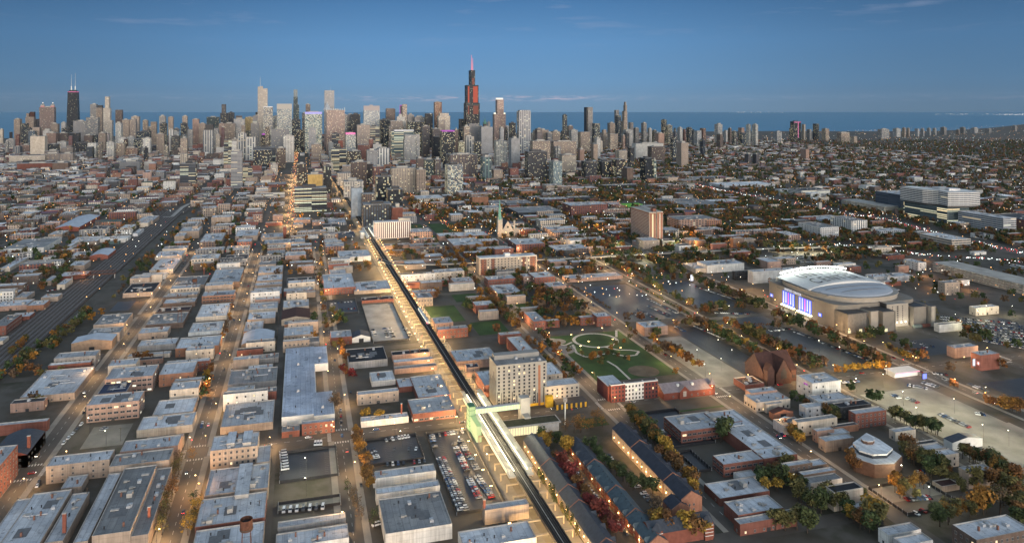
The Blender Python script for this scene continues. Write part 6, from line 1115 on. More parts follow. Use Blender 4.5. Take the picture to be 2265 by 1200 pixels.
tower('r', 1550, 1675, 362, 4200, 'd', 'K', .05, ((1625, 1650, 358, 1.05, M['crown']),), 'black glass tower with one bright vertical strip'); tower('r', 1745, 1945, 400, 4100, 'v', 'C', .3, ((1770, 1925, 355, .9),), 'cream lattice-crowned tower with many lit windows')
tower('r', 1010, 1250, 470, 4000, 'g', 'W', .1, ((1110, 1240, 410, .8), (1145, 1200, 370, .5)), 'white stepped tower climbing to a small lantern'); tower('r', 985, 1222, 560, 3950, 'v', 'T', .06, ((1010, 1205, 480, .9),), 'old tan tower with pinnacled crown')
o, q = tower('r', 1025, 1380, 640, 3500, 'h', 'E', .6, ((1070, 1378, 615, .8, M['galv']),), 'wide green glass office with bright lit floors'); lm('wide green glass office', q[0], (q[2] + q[3]) / 2)
tower('r', 1215, 1415, 770, 3200, 'v', 'W', .08, ((1230, 1410, 695, .8), (1395, 1475, 690, 1.0)), 'white stepped apartment tower before the green office'); tower('r', 1790, 2017, 632, 3100, 'd', 'K', .3, ((1790, 2015, 625, 1.02, M['magenta']),), 'black speckled residential tower with violet roof edge')
o, q = tower('r', 315, 465, 690, 3450, 'c', 'G', .3, ((318, 462, 662, .9, M['pink']),), 'grey glass tower with pink lit roof')
tower('s', 490, 532, 772, 4100, 'g', 'T', .03, (), 'old tower with small green dome'); o, q = tower('s', 490, 530, 790, 4090, 'g', 'T', .03, (), 'old tan shaft beneath the green dome', dep=14); MB().frust(0, 0, 11, 2, q[4], q[4] + 26, 10).build('dome', M['green'], o); antenna(o, 0, 0, q[4] + 24, q[4] + 44, M['green'], 1)
o, q = tower('s', 587, 718, 690, 3900, 'v', 'P', .08, ((617, 700, 545, .9), (622, 695, 528, .7, M['crown'])), 'pinkish setback tower with glowing white round crown'); lm('white-crowned setback tower', q[0], (q[2] + q[3]) / 2)
for px_ in (605, 708): r = slab('s', px_ - 10, px_ + 10, 690, 3900, 10); MB().box(-22, -12, r[2] - (q[2] + q[3]) / 2, r[3] - (q[2] + q[3]) / 2, q[4], q[4] + 7).build('corner_crown', M['litcool'], o)
tower('s', 827, 970, 665, 3700, 'w', 'L', .15, ((840, 968, 650, .9),), 'pale framed glass tower with sloped shoulders'); o, q = tower('s', 1515, 1592, 622, 4700, 'f', 'G', .06, ((1515, 1530, 622, 1.0, M['dark']),), 'grey rounded tower alone against the lake'); lm('lone grey lakeside tower', q[0], q[2])
o, q = tower('s', 1872, 1942, 760, 4900, 'f', 'T', .08, ((1885, 1940, 660, .9), (1900, 1938, 600, .8), (1912, 1934, 568, .6)), 'tan stepped tower rising to a narrow top'); lm('tan stepped tower', q[0], q[2])
o, q = tower('t', 1567, 1690, 312, 5300, 'd', 'K', .06, (), 'dark angular tower with red light line'); MB().box(-22, -20.9, -(q[3] - q[2]) / 2, (q[3] - q[2]) / 2, q[4] - 6, q[4] - 3).build('light_line', M['pink'], o); MB().box(-22, -20.9, -8, -5, 20, q[4] - 6).build('light_line', M['pink'], o)
lm('tan gridded tower', *cen(1508, 3040)); lm('glass office with lit floors', *TP('k', 1400, 690)); lm('white framed balconied tower', *cen(530, 2270)); lm('black twin tower', *cen(855, 1700)); lm('freight tracks', 1200, RAIL_Y)

# the rows of lesser towers that close the gaps in the skyline
fr = random.Random(21); n_f = 0
for _ in range(700):
    px_ = fr.uniform(10, 1560); a = fr.uniform(3300, 5000); dens = 1.0 if 350 < px_ < 1250 else .75
    if fr.random() > dens: continue
    h = fr.uniform(45, 95) + 70 * fr.random() ** 2 * (1 if 400 < px_ < 1200 else .5); X, Y = cen(px_, a); w_ = fr.uniform(16, 38)
    if any(c0 - 6 < X < c1 + 6 and d0 - w_ / 2 - 3 < Y < d1 + w_ / 2 + 3 for c0, c1, d0, d1 in FOOT): continue
    if abs(Y - 21) < 30 or abs(Y - LAKE_Y) < 20 or abs(Y + 235) < 22: continue
    hw = w_ / 2 * F / a; tower('z', px_ - hw, px_ + hw, CY + (CH - h) * F / a, a, fr.choice('ggfvvdhcdg'), fr.choice('TTGCWBDPRDKLG'), fr.choice((.04, .08, .12, .2))); n_f += 1
    if n_f >= 100: break
# ------------------------------------------------------------------ the rest of the city: blocks filled lot by lot
rnd = random.Random(11)
BX = np.array(BLOCKED)
GRID = {}
for i, (a, b2, c, d) in enumerate(BLOCKED):
    for gx in range(int(a // 60), int(b2 // 60) + 1):
        if b2 - a > 1500: break
        for gy in range(int(c // 60), int(d // 60) + 1): GRID.setdefault((gx, gy), []).append(i)
BIG = [i for i, r in enumerate(BLOCKED) if r[1] - r[0] > 1500]
def free(x0, x1, y0, y1):
    for i in BIG:
        r = BLOCKED[i]
        if r[0] < x1 and r[1] > x0 and r[2] < y1 and r[3] > y0: return False
    for gx in range(int(x0 // 60), int(x1 // 60) + 1):
        for gy in range(int(y0 // 60), int(y1 // 60) + 1):
            for i in GRID.get((gx, gy), ()):
                r = BLOCKED[i]
                if r[0] < x1 and r[1] > x0 and r[2] < y1 and r[3] > y0: return False
    return True
def take(x0, x1, y0, y1):
    BLOCKED.append((x0, x1, y0, y1))
    for gx in range(int(x0 // 60), int(x1 // 60) + 1):
        for gy in range(int(y0 // 60), int(y1 // 60) + 1): GRID.setdefault((gx, gy), []).append(len(BLOCKED) - 1)
def inview(x, y, z=0, m=60):
    if x * math.cos(YAW) + y * math.sin(YAW) < 350: return False
    u, v, a = PX(x, y, z); return -m < u < 2265 + m and v < 1240
LOTS = []
def lots(xa, xb, ya, yb, dens, tall):
    """one half block: fronts side by side along x"""
    x = xa
    while x < xb - 8:
        w_ = rnd.choice((7, 8, 10, 12, 15, 18, 24, 32)) * (1.4 if xa > 2300 else 1)
        x1 = min(x + w_, xb)
        if rnd.random() < dens:
            d = (yb - ya) * rnd.uniform(.6, 1.0); s = rnd.random() < .5; y0, y1 = (ya, ya + d) if s else (yb - d, yb)
            h = rnd.choice((5, 6, 7, 9, 9, 10, 11, 12)) * rnd.uniform(.9, 1.15) * (1 + tall * (rnd.random() ** 3) * 3)
            if (x > 1000 or ya > 315 or (x > 430 and ya > -25) or (yb < -362 and w_ < 16 and x > 390)) and inview((x + x1) / 2, (y0 + y1) / 2) and free(x, x1 - .5, y0, y1): LOTS.append((x, x1 - .6, y0, y1, h)); take(x, x1, y0, y1)
        x = x1 + (rnd.uniform(0, 1.5) if rnd.random() < .8 else rnd.uniform(5, 16))
rows = sorted(SY['n'] + SY['s'] + [LAKE_Y, 288] + NY + list(range(-1585, -3200, -102)) + list(range(1420, 1900, 100)))
for x0 in [SX[0] + 201 * i for i in range(0, 28)]:
    for ya, yb in zip(rows, rows[1:]):
        mid = (ya + yb) / 2; ym = mid
        if not (inview(x0 + 100, mid, 0, 900)): continue
        far_ = x0 > 2600; east = mid < -300
        core = 1 if (x0 > 2300 and -1100 < mid < 700) else 0
        dn = .78 if not east else (.26 if x0 < 2300 else .36)
        if core: dn = .85
        lots(x0 + 12, x0 + 189, ya + 11, ym - 4, dn, .7 * core + .12); lots(x0 + 12, x0 + 189, ym + 4, yb - 11, dn, .7 * core + .12)
LOTS.sort(key=lambda r: r[0] * math.cos(YAW) + r[2] * math.sin(YAW))
NIND = 190
for r in LOTS[:NIND]:
    x0, x1, y0, y1, h = r; y_ = (y0 + y1) / 2
    bld(x0, x1, y0, y1, h, rnd.choice('TTPRBCGWTO' if y_ > -200 else 'PRBRTGCW'), rnd.choice('bbbgwbdg'), rnd.choice('sw-s') if x0 < 1250 else 'g', units=rnd.choice((1, 2, 3)), lit=.12)
mv, mf, mm, mc = [], [], [], []
PALS = [WALL[c] for c in 'TTPRBBCGDWRO']; RP = [ROOF[c] for c in 'bbgwdggb']
def mass_box(x0, x1, y0, y1, h, wc, rc, z0=-.5):
    n = len(mv); mv.extend([(x0, y0, z0), (x1, y0, z0), (x1, y1, z0), (x0, y1, z0), (x0, y0, h), (x1, y0, h), (x1, y1, h), (x0, y1, h)])
    for f in ((0, 1, 5, 4), (1, 2, 6, 5), (2, 3, 7, 6), (3, 0, 4, 7)): mf.append(tuple(n + i for i in f)); mc.append(wc)
    mf.append((n + 4, n + 5, n + 6, n + 7)); mc.append(rc)
for (x0, x1, y0, y1, h) in LOTS[NIND:]:
    k = rnd.uniform(.7, 1.2); wc = tuple(v * k for v in rnd.choice(PALS)); k = rnd.uniform(.7, 1.15); rc = tuple(v * k for v in rnd.choice(RP))
    mass_box(x0, x1, y0, y1, h, wc, rc)
    if x1 - x0 < 13 and (y0 < -330 or y0 > 320) and rnd.random() < .5:       # small gabled houses
        n = len(mv); xm = (x0 + x1) / 2; dk = tuple(v * rnd.uniform(.7, 1.3) for v in rnd.choice(((.07, .055, .05), (.06, .065, .075), (.11, .10, .095)))); e = .35
        mv.extend([(x0 - e, y0 - e, h), (x1 + e, y0 - e, h), (xm, y0 - e, h + 3.2), (x0 - e, y1 + e, h), (x1 + e, y1 + e, h), (xm, y1 + e, h + 3.2)])
        mf.extend([(n, n + 2, n + 5, n + 3), (n + 1, n + 4, n + 5, n + 2), (n, n + 1, n + 2), (n + 3, n + 5, n + 4)]); mc.extend([dk, dk, wc, wc])
    elif x0 < 2600:
        mass_box(x0, x1, y0, y0 + .5, h + .7, wc, WALL['G'], h); mass_box(x0, x0 + .5, y0 + .5, y1, h + .7, wc, WALL['G'], h)
        for _ in range(rnd.choice((0, 1, 1, 2))):
            a, b2 = rnd.uniform(x0 + 1, max(x1 - 4, x0 + 1.1)), rnd.uniform(y0 + 1, max(y1 - 4, y0 + 1.1)); mass_box(a, a + 2.6, b2, b2 + 2.4, h + 1.6, WALL['L'], WALL['G'], h)
    elif rnd.random() < .3:
        mass_box(x0 + 2, x0 + 7, y0 + 2, y0 + 8, h + 3, wc, rc, h)
me = bpy.data.meshes.new('distant_rooftops'); me.from_pydata(mv, [], mf); me.materials.append(FA['m'])
at = me.attributes.new('bcol', 'FLOAT_COLOR', 'FACE'); at.data.foreach_set('color', [v for c in mc for v in (*c, 1.0)]); me.update()
o = put('distant_rooftops', me); stuff(o); o['label'] = 'mass of low brick buildings filling the far city blocks'
print('lots', len(LOTS))
# ------------------------------------------------------------------ trees
LEAF = {'a': (.22, .105, .022), 'o': (.14, .064, .024), 'g': (.038, .058, .022), 'r': (.14, .022, .022), 'y': (.29, .17, .028), 'b': (.10, .066, .042), 'v': (.088, .078, .028)}
LNAME = {'a': 'amber', 'o': 'rusty orange', 'g': 'dark green', 'r': 'deep red', 'y': 'bright yellow', 'b': 'bare brown', 'v': 'olive'}
m, t, b = material('foliage')
oi = t.new('ShaderNodeObjectInfo'); ge = t.new('ShaderNodeNewGeometry')
rp = ge.outputs['Random Per Island']
tint = t.mix(t.rng(oi.outputs['Random'], 0, 1, 0, .25), oi.outputs['Color'], (.12, .10, .03))
t.put(b.inputs['Base Color'], t.mix(1.0, tint, t.rng(rp, 0, 1, .45, 1.6), 'MULTIPLY')); b.inputs['Roughness'].default_value = .9
M['leaf'] = m
m, t, b = material('far_foliage'); at = t.new('ShaderNodeAttribute'); at.attribute_name = 'bcol'; t.put(b.inputs['Base Color'], at.outputs['Color']); b.inputs['Roughness'].default_value = .95; M['farleaf'] = m
M['bark'] = plain('bark', (.06, .045, .035), .95)
def crown(seed, n, rx, rz, zc, size, hole=.0):
    r = random.Random(seed); b = MB(); cl = []
    for i in range(9):
        a = r.uniform(0, 6.28); q = r.uniform(.25, .72); cl.append((rx * q * math.cos(a), rx * q * math.sin(a), zc + rz * r.uniform(-.6, .75), r.uniform(.34, .55)))
    cl.append((0, 0, zc + rz * .4, .55))
    for i in range(n):
        c = r.choice(cl); d = Vector((r.gauss(0, 1), r.gauss(0, 1), r.gauss(0, 1))).normalized() * (r.random() ** .35) * c[3]
        p = Vector((c[0] + d.x * rx, c[1] + d.y * rx, c[2] + d.z * rz))
        nrm = (Vector((d.x, d.y, d.z + .5)).normalized() + Vector((r.uniform(-.7, .7), r.uniform(-.7, .7), r.uniform(-.4, .7)))).normalized()
        u = nrm.orthogonal().normalized(); v = nrm.cross(u); s = size * r.uniform(.6, 1.3); an = r.uniform(0, 6.28); u, v = u * math.cos(an) + v * math.sin(an), v * math.cos(an) - u * math.sin(an)
        b.face([tuple(p - u * s), tuple(p - v * s * .6), tuple(p + u * s), tuple(p + v * s * .6)])
    return b.mesh('crown', [M['leaf']])
def trunk(seed, h, r0, rx, zc):
    r = random.Random(seed); b = MB(); b.frust(0, 0, r0, r0 * .55, 0, h * .75, 7)
    for i in range(5):
        a = r.uniform(0, 6.28); z = h * r.uniform(.45, .72); b.tube((0, 0, z), (math.cos(a) * rx * .55, math.sin(a) * rx * .55, zc + r.uniform(-.5, 1.5)), r0 * .32, 4)
    return b.mesh('trunk', [M['bark']])
FULL = [(crown(i, 620, 4.9, 4.2, 6.8, .78), trunk(i, 7, .28, 4, 6.4)) for i in range(6)]
SPARSE = [(crown(20 + i, 260, 5.0, 4.4, 7.2, .5), trunk(20 + i, 8.5, .28, 5, 7.2)) for i in range(3)]
COLUMN = [(crown(40 + i, 300, 1.8, 4.2, 5.0, .42), trunk(40 + i, 4, .16, 1, 4)) for i in range(2)]
SMALL = [(crown(50 + i, 260, 3.4, 2.8, 3.8, .6), trunk(50 + i, 3.5, .16, 2, 3.2)) for i in range(3)]
TREES = []
def trun(tl, pts, n, cols, size=1.0, where='', kind='full', spread=2.0, w_=0.0):
    P_ = [TP(tl, x, y) for x, y in pts]; seg = [math.hypot(b2[0] - a[0], b2[1] - a[1]) for a, b2 in zip(P_, P_[1:])]; tot = sum(seg) or 1
    for i in range(n):
        d = tot * (i + .5) / n if n > 1 else 0; k = 0
        while k < len(seg) - 1 and d > seg[k]: d -= seg[k]; k += 1
        f = d / seg[k] if seg and seg[k] else 0
        x = P_[k][0] + (P_[min(k + 1, len(P_) - 1)][0] - P_[k][0]) * f + rnd.uniform(-spread, spread) + rnd.uniform(-w_, w_) * .6; y = P_[k][1] + (P_[min(k + 1, len(P_) - 1)][1] - P_[k][1]) * f + rnd.uniform(-spread, spread) + rnd.uniform(-w_, w_)
        TREES.append((x, y, rnd.choice(cols), size * rnd.uniform(.74, 1.2), kind, where, i))
RUNS = '''
h 14 rrrro 1 full the street between the townhouse rows|600 60 1500 1190
h 16 yaoay .95 full the blue-slate townhouse row|830 30 1900 1150
h 7 ggv 1 full the back lane of the townhouses|1150 60 1350 230 1620 480 2020 600
g 10 ogaov 1 full the school fence|1650 660 2110 1190
g 8 gvg 1 full the school lawn edge|1720 780 2060 1100
g 3 yga .8 full the first townhouses|840 1040 550 1000 660 1110
g 6 oba 1 sparse the station hall lawn|830 880 1050 900 1230 800 1380 810
h 5 y 1 full the navy-roofed terraces|2050 90 2250 240
h 22 gvg .9 column the planted strip beside the tracks|515 320 1060 1190
h 2 bb 1.2 sparse the manor block|1960 830 1990 900
d 9 oab .9 full the second street by the parked vans|270 480 290 620 330 760 350 860
d 3 gbb .8 sparse the verge of the quiet side street|215 840 235 960 400 1120
d 3 obo 1.2 full the ornate corner house|60 300 140 320
d 3 yyg .8 full the one-storey white shop|260 370 485 390 550 390
d 5 oro .8 full the brick blocks behind the warehouse|250 110 160 60
c 5 oao .9 full the black-roofed hall|170 930 190 1050
c 12 yogv .95 full the quiet side street|40 240 25 560 60 760 120 1000
a 2 aa 1.9 full the flat roof beside the tracks|380 220 450 200
a 2 ab 1.5 full the ornate corner house front|2080 350 2130 360
a 2 va 1.0 sparse the grey workshop|1775 390 1160 730
a 14 gvob 1 full the foot of the railway bank|20 130 330 60 250 330
b 46 gvgvba 1.05 full the railway bank|20 1175 300 960 460 840 640 720
b 7 oav .9 full the red gravel lot|60 1010 130 960 170 900
b 2 og 1.6 full the white gabled house|410 340 330 410
b 2 gg 1.2 full the barrel roofed shed|250 360 300 380
b 12 gvb .9 full the right bank of the tracks|1010 330 900 440 830 560 740 640
b 5 ooa .9 full the orange brick workshop|1000 1035 880 1040
a 8 ygoy .95 full the main warehouse street|1390 90 1350 250 1390 40
a 9 obvb .9 sparse the long grey roofs|1195 690 1140 830 1090 1020 1040 1160
a 5 gvy .8 sparse the big pale roofs|1300 960 1260 1060 1230 1150
b 7 oab .85 full the mid warehouse street|1530 690 1510 780 1470 900 1400 1010
b 5 oao 1 full the truck yard corner|2040 880 2090 920 1960 930
b 6 gvg 1.2 full the mural wall|2080 760 2050 830 2200 800 2240 760
b 8 vbo .8 full the four storey tan mill|2040 250 2050 380 2110 560
c 5 agv 1.1 full the junk yard|120 780 190 800 100 730
c 5 aao 1.1 full the tracks beyond the small station|390 260 430 320
c 15 aoa 1 full the courtyard terraces|460 345 680 330 880 315
c 10 aoaa 1.1 full the lobed terrace|890 350 980 440 900 300
c 9 gvga .9 full the white townhouses|590 560 720 545 870 545
c 4 ooa 1 full the tan walk-up|760 590 800 620 700 640
c 6 gvg 1 full the middle lawn|980 650 1020 710 960 690
c 5 yay .8 full the twin red walk-ups|930 870 1000 860 1010 840
c 14 oova .9 full the leafy street behind the walk-ups|1110 580 1200 680 1330 810
c 9 oaog .9 full the orange trees by the sawtooth row|1500 600 1570 660 1620 690 1530 590
c 9 oaay 1 full the far side of the park|1500 800 1680 790 1850 810
c 5 vgo 1 full the cream walk-ups|1330 750 1390 790 1170 610 1240 660
j 13 ogo .9 full the street left of the park|130 720 240 850 400 1010
j 9 gvao .85 full the ring path|240 800 540 930 600 840 770 725 690 660
j 7 oga .8 full the park lawn|460 900 560 860 640 870 720 900
j 7 vbvb 1.1 sparse the right side of the park|830 830 900 860 1000 820 1070 880
j 17 bvb .7 small the hedge of the dark car park|340 400 470 470 600 560
j 22 vgv .7 small the avenue hedge|720 375 920 480 1130 600
j 14 avo .8 small the green-lit lot|600 260 720 310 850 385
j 14 vgb .75 small the far avenue hedge|880 400 1020 470 1150 530
j 22 gvy .9 full the avenue in front of the arena|1210 640 1400 740 1640 885
j 14 gvg .9 full the dark lot beside the avenue|1490 720 1640 790 1790 850
j 9 oob .6 small the row between two dark lots|1490 655 1700 665
e 6 gvg 1.1 full the arena corner|1300 800 1450 770
e 4 gog 1.3 full the arena service yard|1820 690 2080 820
e 9 vyb .9 full the lot below the arena|1480 850 1660 930
e 11 ayay .9 full the lit edge of the big dark lot|1170 985 1330 970 1480 960
i 3 gyg 1.3 full the brick and white flats|30 590 650 505 70 620
i 4 gg 1.1 full the concrete car park|770 560 840 570
i 10 gvg .95 full the white houses|930 680 1080 740 1240 790
i 9 gvgo .95 full the corner house with stairs|1400 940 1550 990 1700 1060
i 5 yga .9 full the school side street|220 780 280 820 340 860
i 3 oob .9 full the angular brown clinic|640 980 660 1030
i 1 o 1.0 full the concrete lot kerb|1320 475
i 8 oao .9 full the far kerb of the right-hand road|1560 590 1690 620 1800 640
f 4 gvy 1 full the grey house yard|740 720 790 760 930 720 990 760
f 5 gvg 1 full the garden behind the dark-roofed house|950 800 1060 870 1130 850
f 2 yv 1.4 full the striped crossing|1380 930 1420 960
f 4 ggv 1.1 full the pale-roofed school hall|740 960 1000 990 1060 960
f 5 voa .9 full the small clinic car park|1500 760 1700 720 1540 780 1700 820
f 11 gvg 1.5 full the school courtyard|340 440 450 420 560 420 610 455 480 470
f 7 yao 1 full the playground path|140 560 250 620 370 800 330 690
f 8 oavo 1.1 full the bottom corner|2150 780 2230 820 2080 720
f 6 ayo 1.1 full the manor block front|20 960 300 1020 420 1030
i 12 gvobv 1.1 full the back gardens by the pale houses|1010 900 1200 1010 1330 1100 1500 1150
i 9 ovgb 1.1 full the lane behind the angular clinic|1010 930 1180 1060 1400 1180
i 10 ogva 1.1 full the yards of the lower right|1560 1000 1660 1100 1790 1120
f 12 ogvab 1.2 full the bottom right gardens|1760 950 1900 900 2240 860 2240 980
f 10 gvob 1 full the yards between school and street|690 700 800 690 900 640 1010 720
f 8 ogvy 1 full the lower side street|1060 760 1230 900 1400 1010
i 8 gvo 1 full the yards behind the neon block|330 590 480 660 560 700 250 560
j 8 aoy 1 full the concrete lot's hedge|860 760 1020 860 1200 960
f 4 gvg 1 full the corner store|1200 830 1330 800 1250 900
l 26 aogr 1.2 full the great park|590 690 760 700 920 700 1100 680
l 14 ooa 1.1 full the park's near edge|1060 850 1350 800
l 5 aoa 1.1 full the spired church|1400 800 1480 810 1620 970
l 9 avo 1.1 full the small station gardens|300 970 400 1060 290 1010
l 6 oag 1 full the cream block by the church|1700 740 1900 690 1850 720
m 4 rro 1.2 full the grey warehouse by the split tower|600 1060 770 1060
m 12 gvoa 1.1 full the foot of the split brick tower|980 1080 1120 1080 1300 980 1480 1000
m 9 ago 1.1 full the lit sports field|600 660 760 650 520 620
'''
for line in RUNS.strip().split('\n'):
    h_, pts = line.split('|'); f = h_.split(); v = list(map(float, pts.split())); wh = ' '.join(f[5:])
    big = wh in ('the railway bank', 'the foot of the railway bank'); pts_ = list(zip(v[::2], v[1::2]))
    trun(f[0], pts_, int(int(f[1]) * 1.5 + .5), f[2], float(f[3]), wh, f[4], 2.0 if f[4] != 'small' else .8, 11 if big else 0)
TREES.sort(key=lambda r: r[0])
def far_tree(x, y, s, c):
    k = rnd.uniform(.7, 1.25); q = LEAF[c]; r = random.Random(rnd.random())
    for i in range(30 if x < 1500 else 9):
        a = r.uniform(0, 6.28); d = r.uniform(0, .8) * s; z = s * r.uniform(.7, 2.0); w_ = s * (r.uniform(.2, .36) if x < 1500 else r.uniform(.3, .55)); n = len(fv)
        u = Vector((r.uniform(-1, 1), r.uniform(-1, 1), r.uniform(-.2, 1))).normalized(); v = u.orthogonal().normalized(); w2 = u.cross(v); p = Vector((x + d * math.cos(a), y + d * math.sin(a), z))
        for q_ in (v, w2, -v, -w2): fv.append(tuple(p + q_ * w_))
        ff.append((n, n + 1, n + 2, n + 3)); kk = k * r.uniform(.6, 1.4); fc.extend((q[0] * kk, q[1] * kk, q[2] * kk, 1.0))
        n = len(fv)
        for q_ in (u, v, -u, -v): fv.append(tuple(p + q_ * w_ * .8))
        ff.append((n, n + 1, n + 2, n + 3)); fc.extend((q[0] * kk, q[1] * kk, q[2] * kk, 1.0))
fv, ff, fc = [], [], []
cnt = {}; NTREE = 0; colcount = {}
def usable(x, y):
    for (a, b2, c, d) in FOOT:
        if a - .6 < x < b2 + .6 and c - .6 < y < d + .6: return False
    return abs(y - lake_y(x)) > 14
TREES = [r for r in TREES if usable(r[0], r[1])]
order = sorted(TREES, key=lambda r: r[0] * math.cos(YAW) + r[1] * math.sin(YAW))
n_broad = n_col = 0
for (x, y, c, s, kind, wh, i) in order:
    a_ok = (n_broad < 320) if kind != 'column' else True
    if not a_ok: far_tree(x, y, (4.3 if kind != 'small' else 2.7) * s, c); continue
    if kind != 'column': n_broad += 1
    ms = {'full': FULL, 'sparse': SPARSE, 'column': COLUMN, 'small': SMALL}[kind]; 
    if c == 'b' and kind == 'full': ms = SPARSE
    cm, tm = rnd.choice(ms); nm = {'column': 'columnar_tree', 'small': 'young_tree'}.get(kind, 'autumn_tree')
    o = empty(nm, (x, y, 0)); o.scale = (s, s, s * rnd.uniform(.85, 1.2)); o.rotation_euler = (0, 0, rnd.uniform(0, 6.28))
    put('crown', cm, o, None, LEAF[c]); put('trunk', tm, o)
    key = (LNAME[c], nm, wh); colcount[key] = colcount.get(key, 0) + 1
    sw = 'thin' if ms is SPARSE else 'slim upright' if kind == 'column' else 'small' if s < .85 or kind == 'small' else 'large' if s > 1.15 else 'round'
    tag(o, f"{sw} {LNAME[c]} tree", 'tree', 'trees by ' + wh, near=wh)
# the far woods, gardens and street trees
for _ in range(80000):
    a = 700 * (7.5 ** rnd.random()); r = rnd.uniform(-.70, .72) * a; x, y = a * math.cos(YAW) + r * math.sin(YAW), a * math.sin(YAW) - r * math.cos(YAW)
    east = y < -330 - .12 * x
    if rnd.random() > (.60 if east else .17 if y < 330 else .34): continue
    if 2500 < x and y > -900: continue
    if x < 1020 and y < -560 and rnd.random() < .9: continue
    s = rnd.uniform(3.4, 6.2) * (1.25 if x > 2200 else 1)
    if x < 1150 and y > (-230 if x > 800 else -330): continue
    if free(x - 2, x + 2, y - 2, y + 2): far_tree(x, y, s, rnd.choice('obbvgogvvg' if east else 'aobvggb'))
for _ in range(9000):                                    # the leafy middle distance right of the tracks
    x, y = rnd.uniform(640, 2000), rnd.uniform(-1300, -205)
    if (x < 1020 and y < -480) or not inview(x, y): continue
    if free(x - 1.6, x + 1.6, y - 1.6, y + 1.6): far_tree(x, y, rnd.uniform(3.6, 6.0), rnd.choice('aoobvgogva'))
me = bpy.data.meshes.new('distant_trees'); me.from_pydata(fv, [], ff); me.materials.append(M['farleaf'])
at = me.attributes.new('bcol', 'FLOAT_COLOR', 'FACE'); at.data.foreach_set('color', fc); me.update()
o = put('distant_trees', me); stuff(o); o['label'] = 'mass of amber and brown trees between the far blocks'
# ------------------------------------------------------------------ cars
CARC = {'white': (.70, .70, .69), 'silver': (.30, .31, .32), 'black': (.012, .012, .014), 'grey': (.09, .095, .10), 'red': (.24, .02, .02), 'blue': (.03, .07, .17), 'tan': (.25, .20, .14)}
m, t, b = material('car_paint'); oi = t.new('ShaderNodeObjectInfo'); t.put(b.inputs['Base Color'], oi.outputs['Color']); b.inputs['Roughness'].default_value = .25; b.inputs['Specular IOR Level'].default_value = .6
M['paint'] = m; M['tyre'] = plain('tyre', (.012, .012, .012), .9)
def car_meshes(L, W, H, hood, rear):
    """body in profile from bumper to bumper, glasshouse above, four wheels"""
    l, w2 = L / 2, W / 2; zb, zs = .28, H * .56
    prof = [(-l, zb), (-l, zs * .92), (-l + .1, zs), (-l + hood - .15, zs + .06), (l - rear, zs + .06), (l - .1, zs), (l, zs * .85), (l, zb)]
    b = MB(); n = len(prof); b.v = [(x, -w2, z) for x, z in prof] + [(x, w2, z) for x, z in prof]; b.f = [tuple(range(n)), tuple(range(2 * n - 1, n - 1, -1))] + [(i + n, (i + 1) % n + n, (i + 1) % n, i) for i in range(n)]; b.m = [0] * len(b.f)
    r0, r1 = -l + hood + .55, l - rear - .35
    b.box(r0, r1, -w2 + .22, w2 - .22, H - .09, H); body = b.mesh('car_body', [M['paint']])
    g = MB(); z0, z1 = zs + .06, H - .09
    lo = [(-l + hood - .1, -w2 + .08), (l - rear + .1, -w2 + .08), (l - rear + .1, w2 - .08), (-l + hood - .1, w2 - .08)]; hi = [(r0, -w2 + .22), (r1, -w2 + .22), (r1, w2 - .22), (r0, w2 - .22)]
    for i in range(4): j = (i + 1) % 4; g.face([(*lo[i], z0), (*lo[j], z0), (*hi[j], z1), (*hi[i], z1)])
    glass = g.mesh('window', [M['glass']])
    wh = MB(); wh.tube((0, -.1, .31), (0, .1, .31), .31, 9); wheel = wh.mesh('wheel', [M['tyre']])
    tl_ = MB(); [tl_.box(-l - .03, -l, s * (w2 - .35) - .2, s * (w2 - .35) + .2, zs * .75, zs * .95) for s in (-1, 1)]; hl = MB(); [hl.box(l, l + .03, s * (w2 - .35) - .2, s * (w2 - .35) + .2, zs * .7, zs * .9) for s in (-1, 1)]
    return dict(body=body, window=glass, wheel=wheel, tail_light=tl_.mesh('tail_light', [M['redlamp']]), headlight=hl.mesh('headlight', [M['headlamp']]), wx=l * .62, wy=w2 - .1)
CARS = {'saloon': car_meshes(4.6, 1.8, 1.45, 1.35, .8), 'estate': car_meshes(4.7, 1.9, 1.72, 1.15, .25), 'van': car_meshes(5.6, 2.05, 2.4, .85, .1)}
QUEUE = []
def crun(tl, x0, y0, x1, y1, n, where, face='row', kinds='saloon estate', p=.92, lights=None, cols=None):
    """n cars from one picture point to the other; parked square to the line ('row'), along it ('kerb') or driving"""
    A, B = TP(tl, x0, y0), TP(tl, x1, y1); d = math.atan2(B[1] - A[1], B[0] - A[0])
    for i in range(n):
        if rnd.random() > p: continue
        f = (i + .5) / n; QUEUE.append((A[0] + (B[0] - A[0]) * f, A[1] + (B[1] - A[1]) * f, (d + math.pi / 2 if face == 'row' else d) + rnd.uniform(-.04, .04), where, rnd.choice(kinds.split()), lights, rnd.choice(cols) if cols else rnd.choice('white white white silver silver black grey grey blue red'.split())))
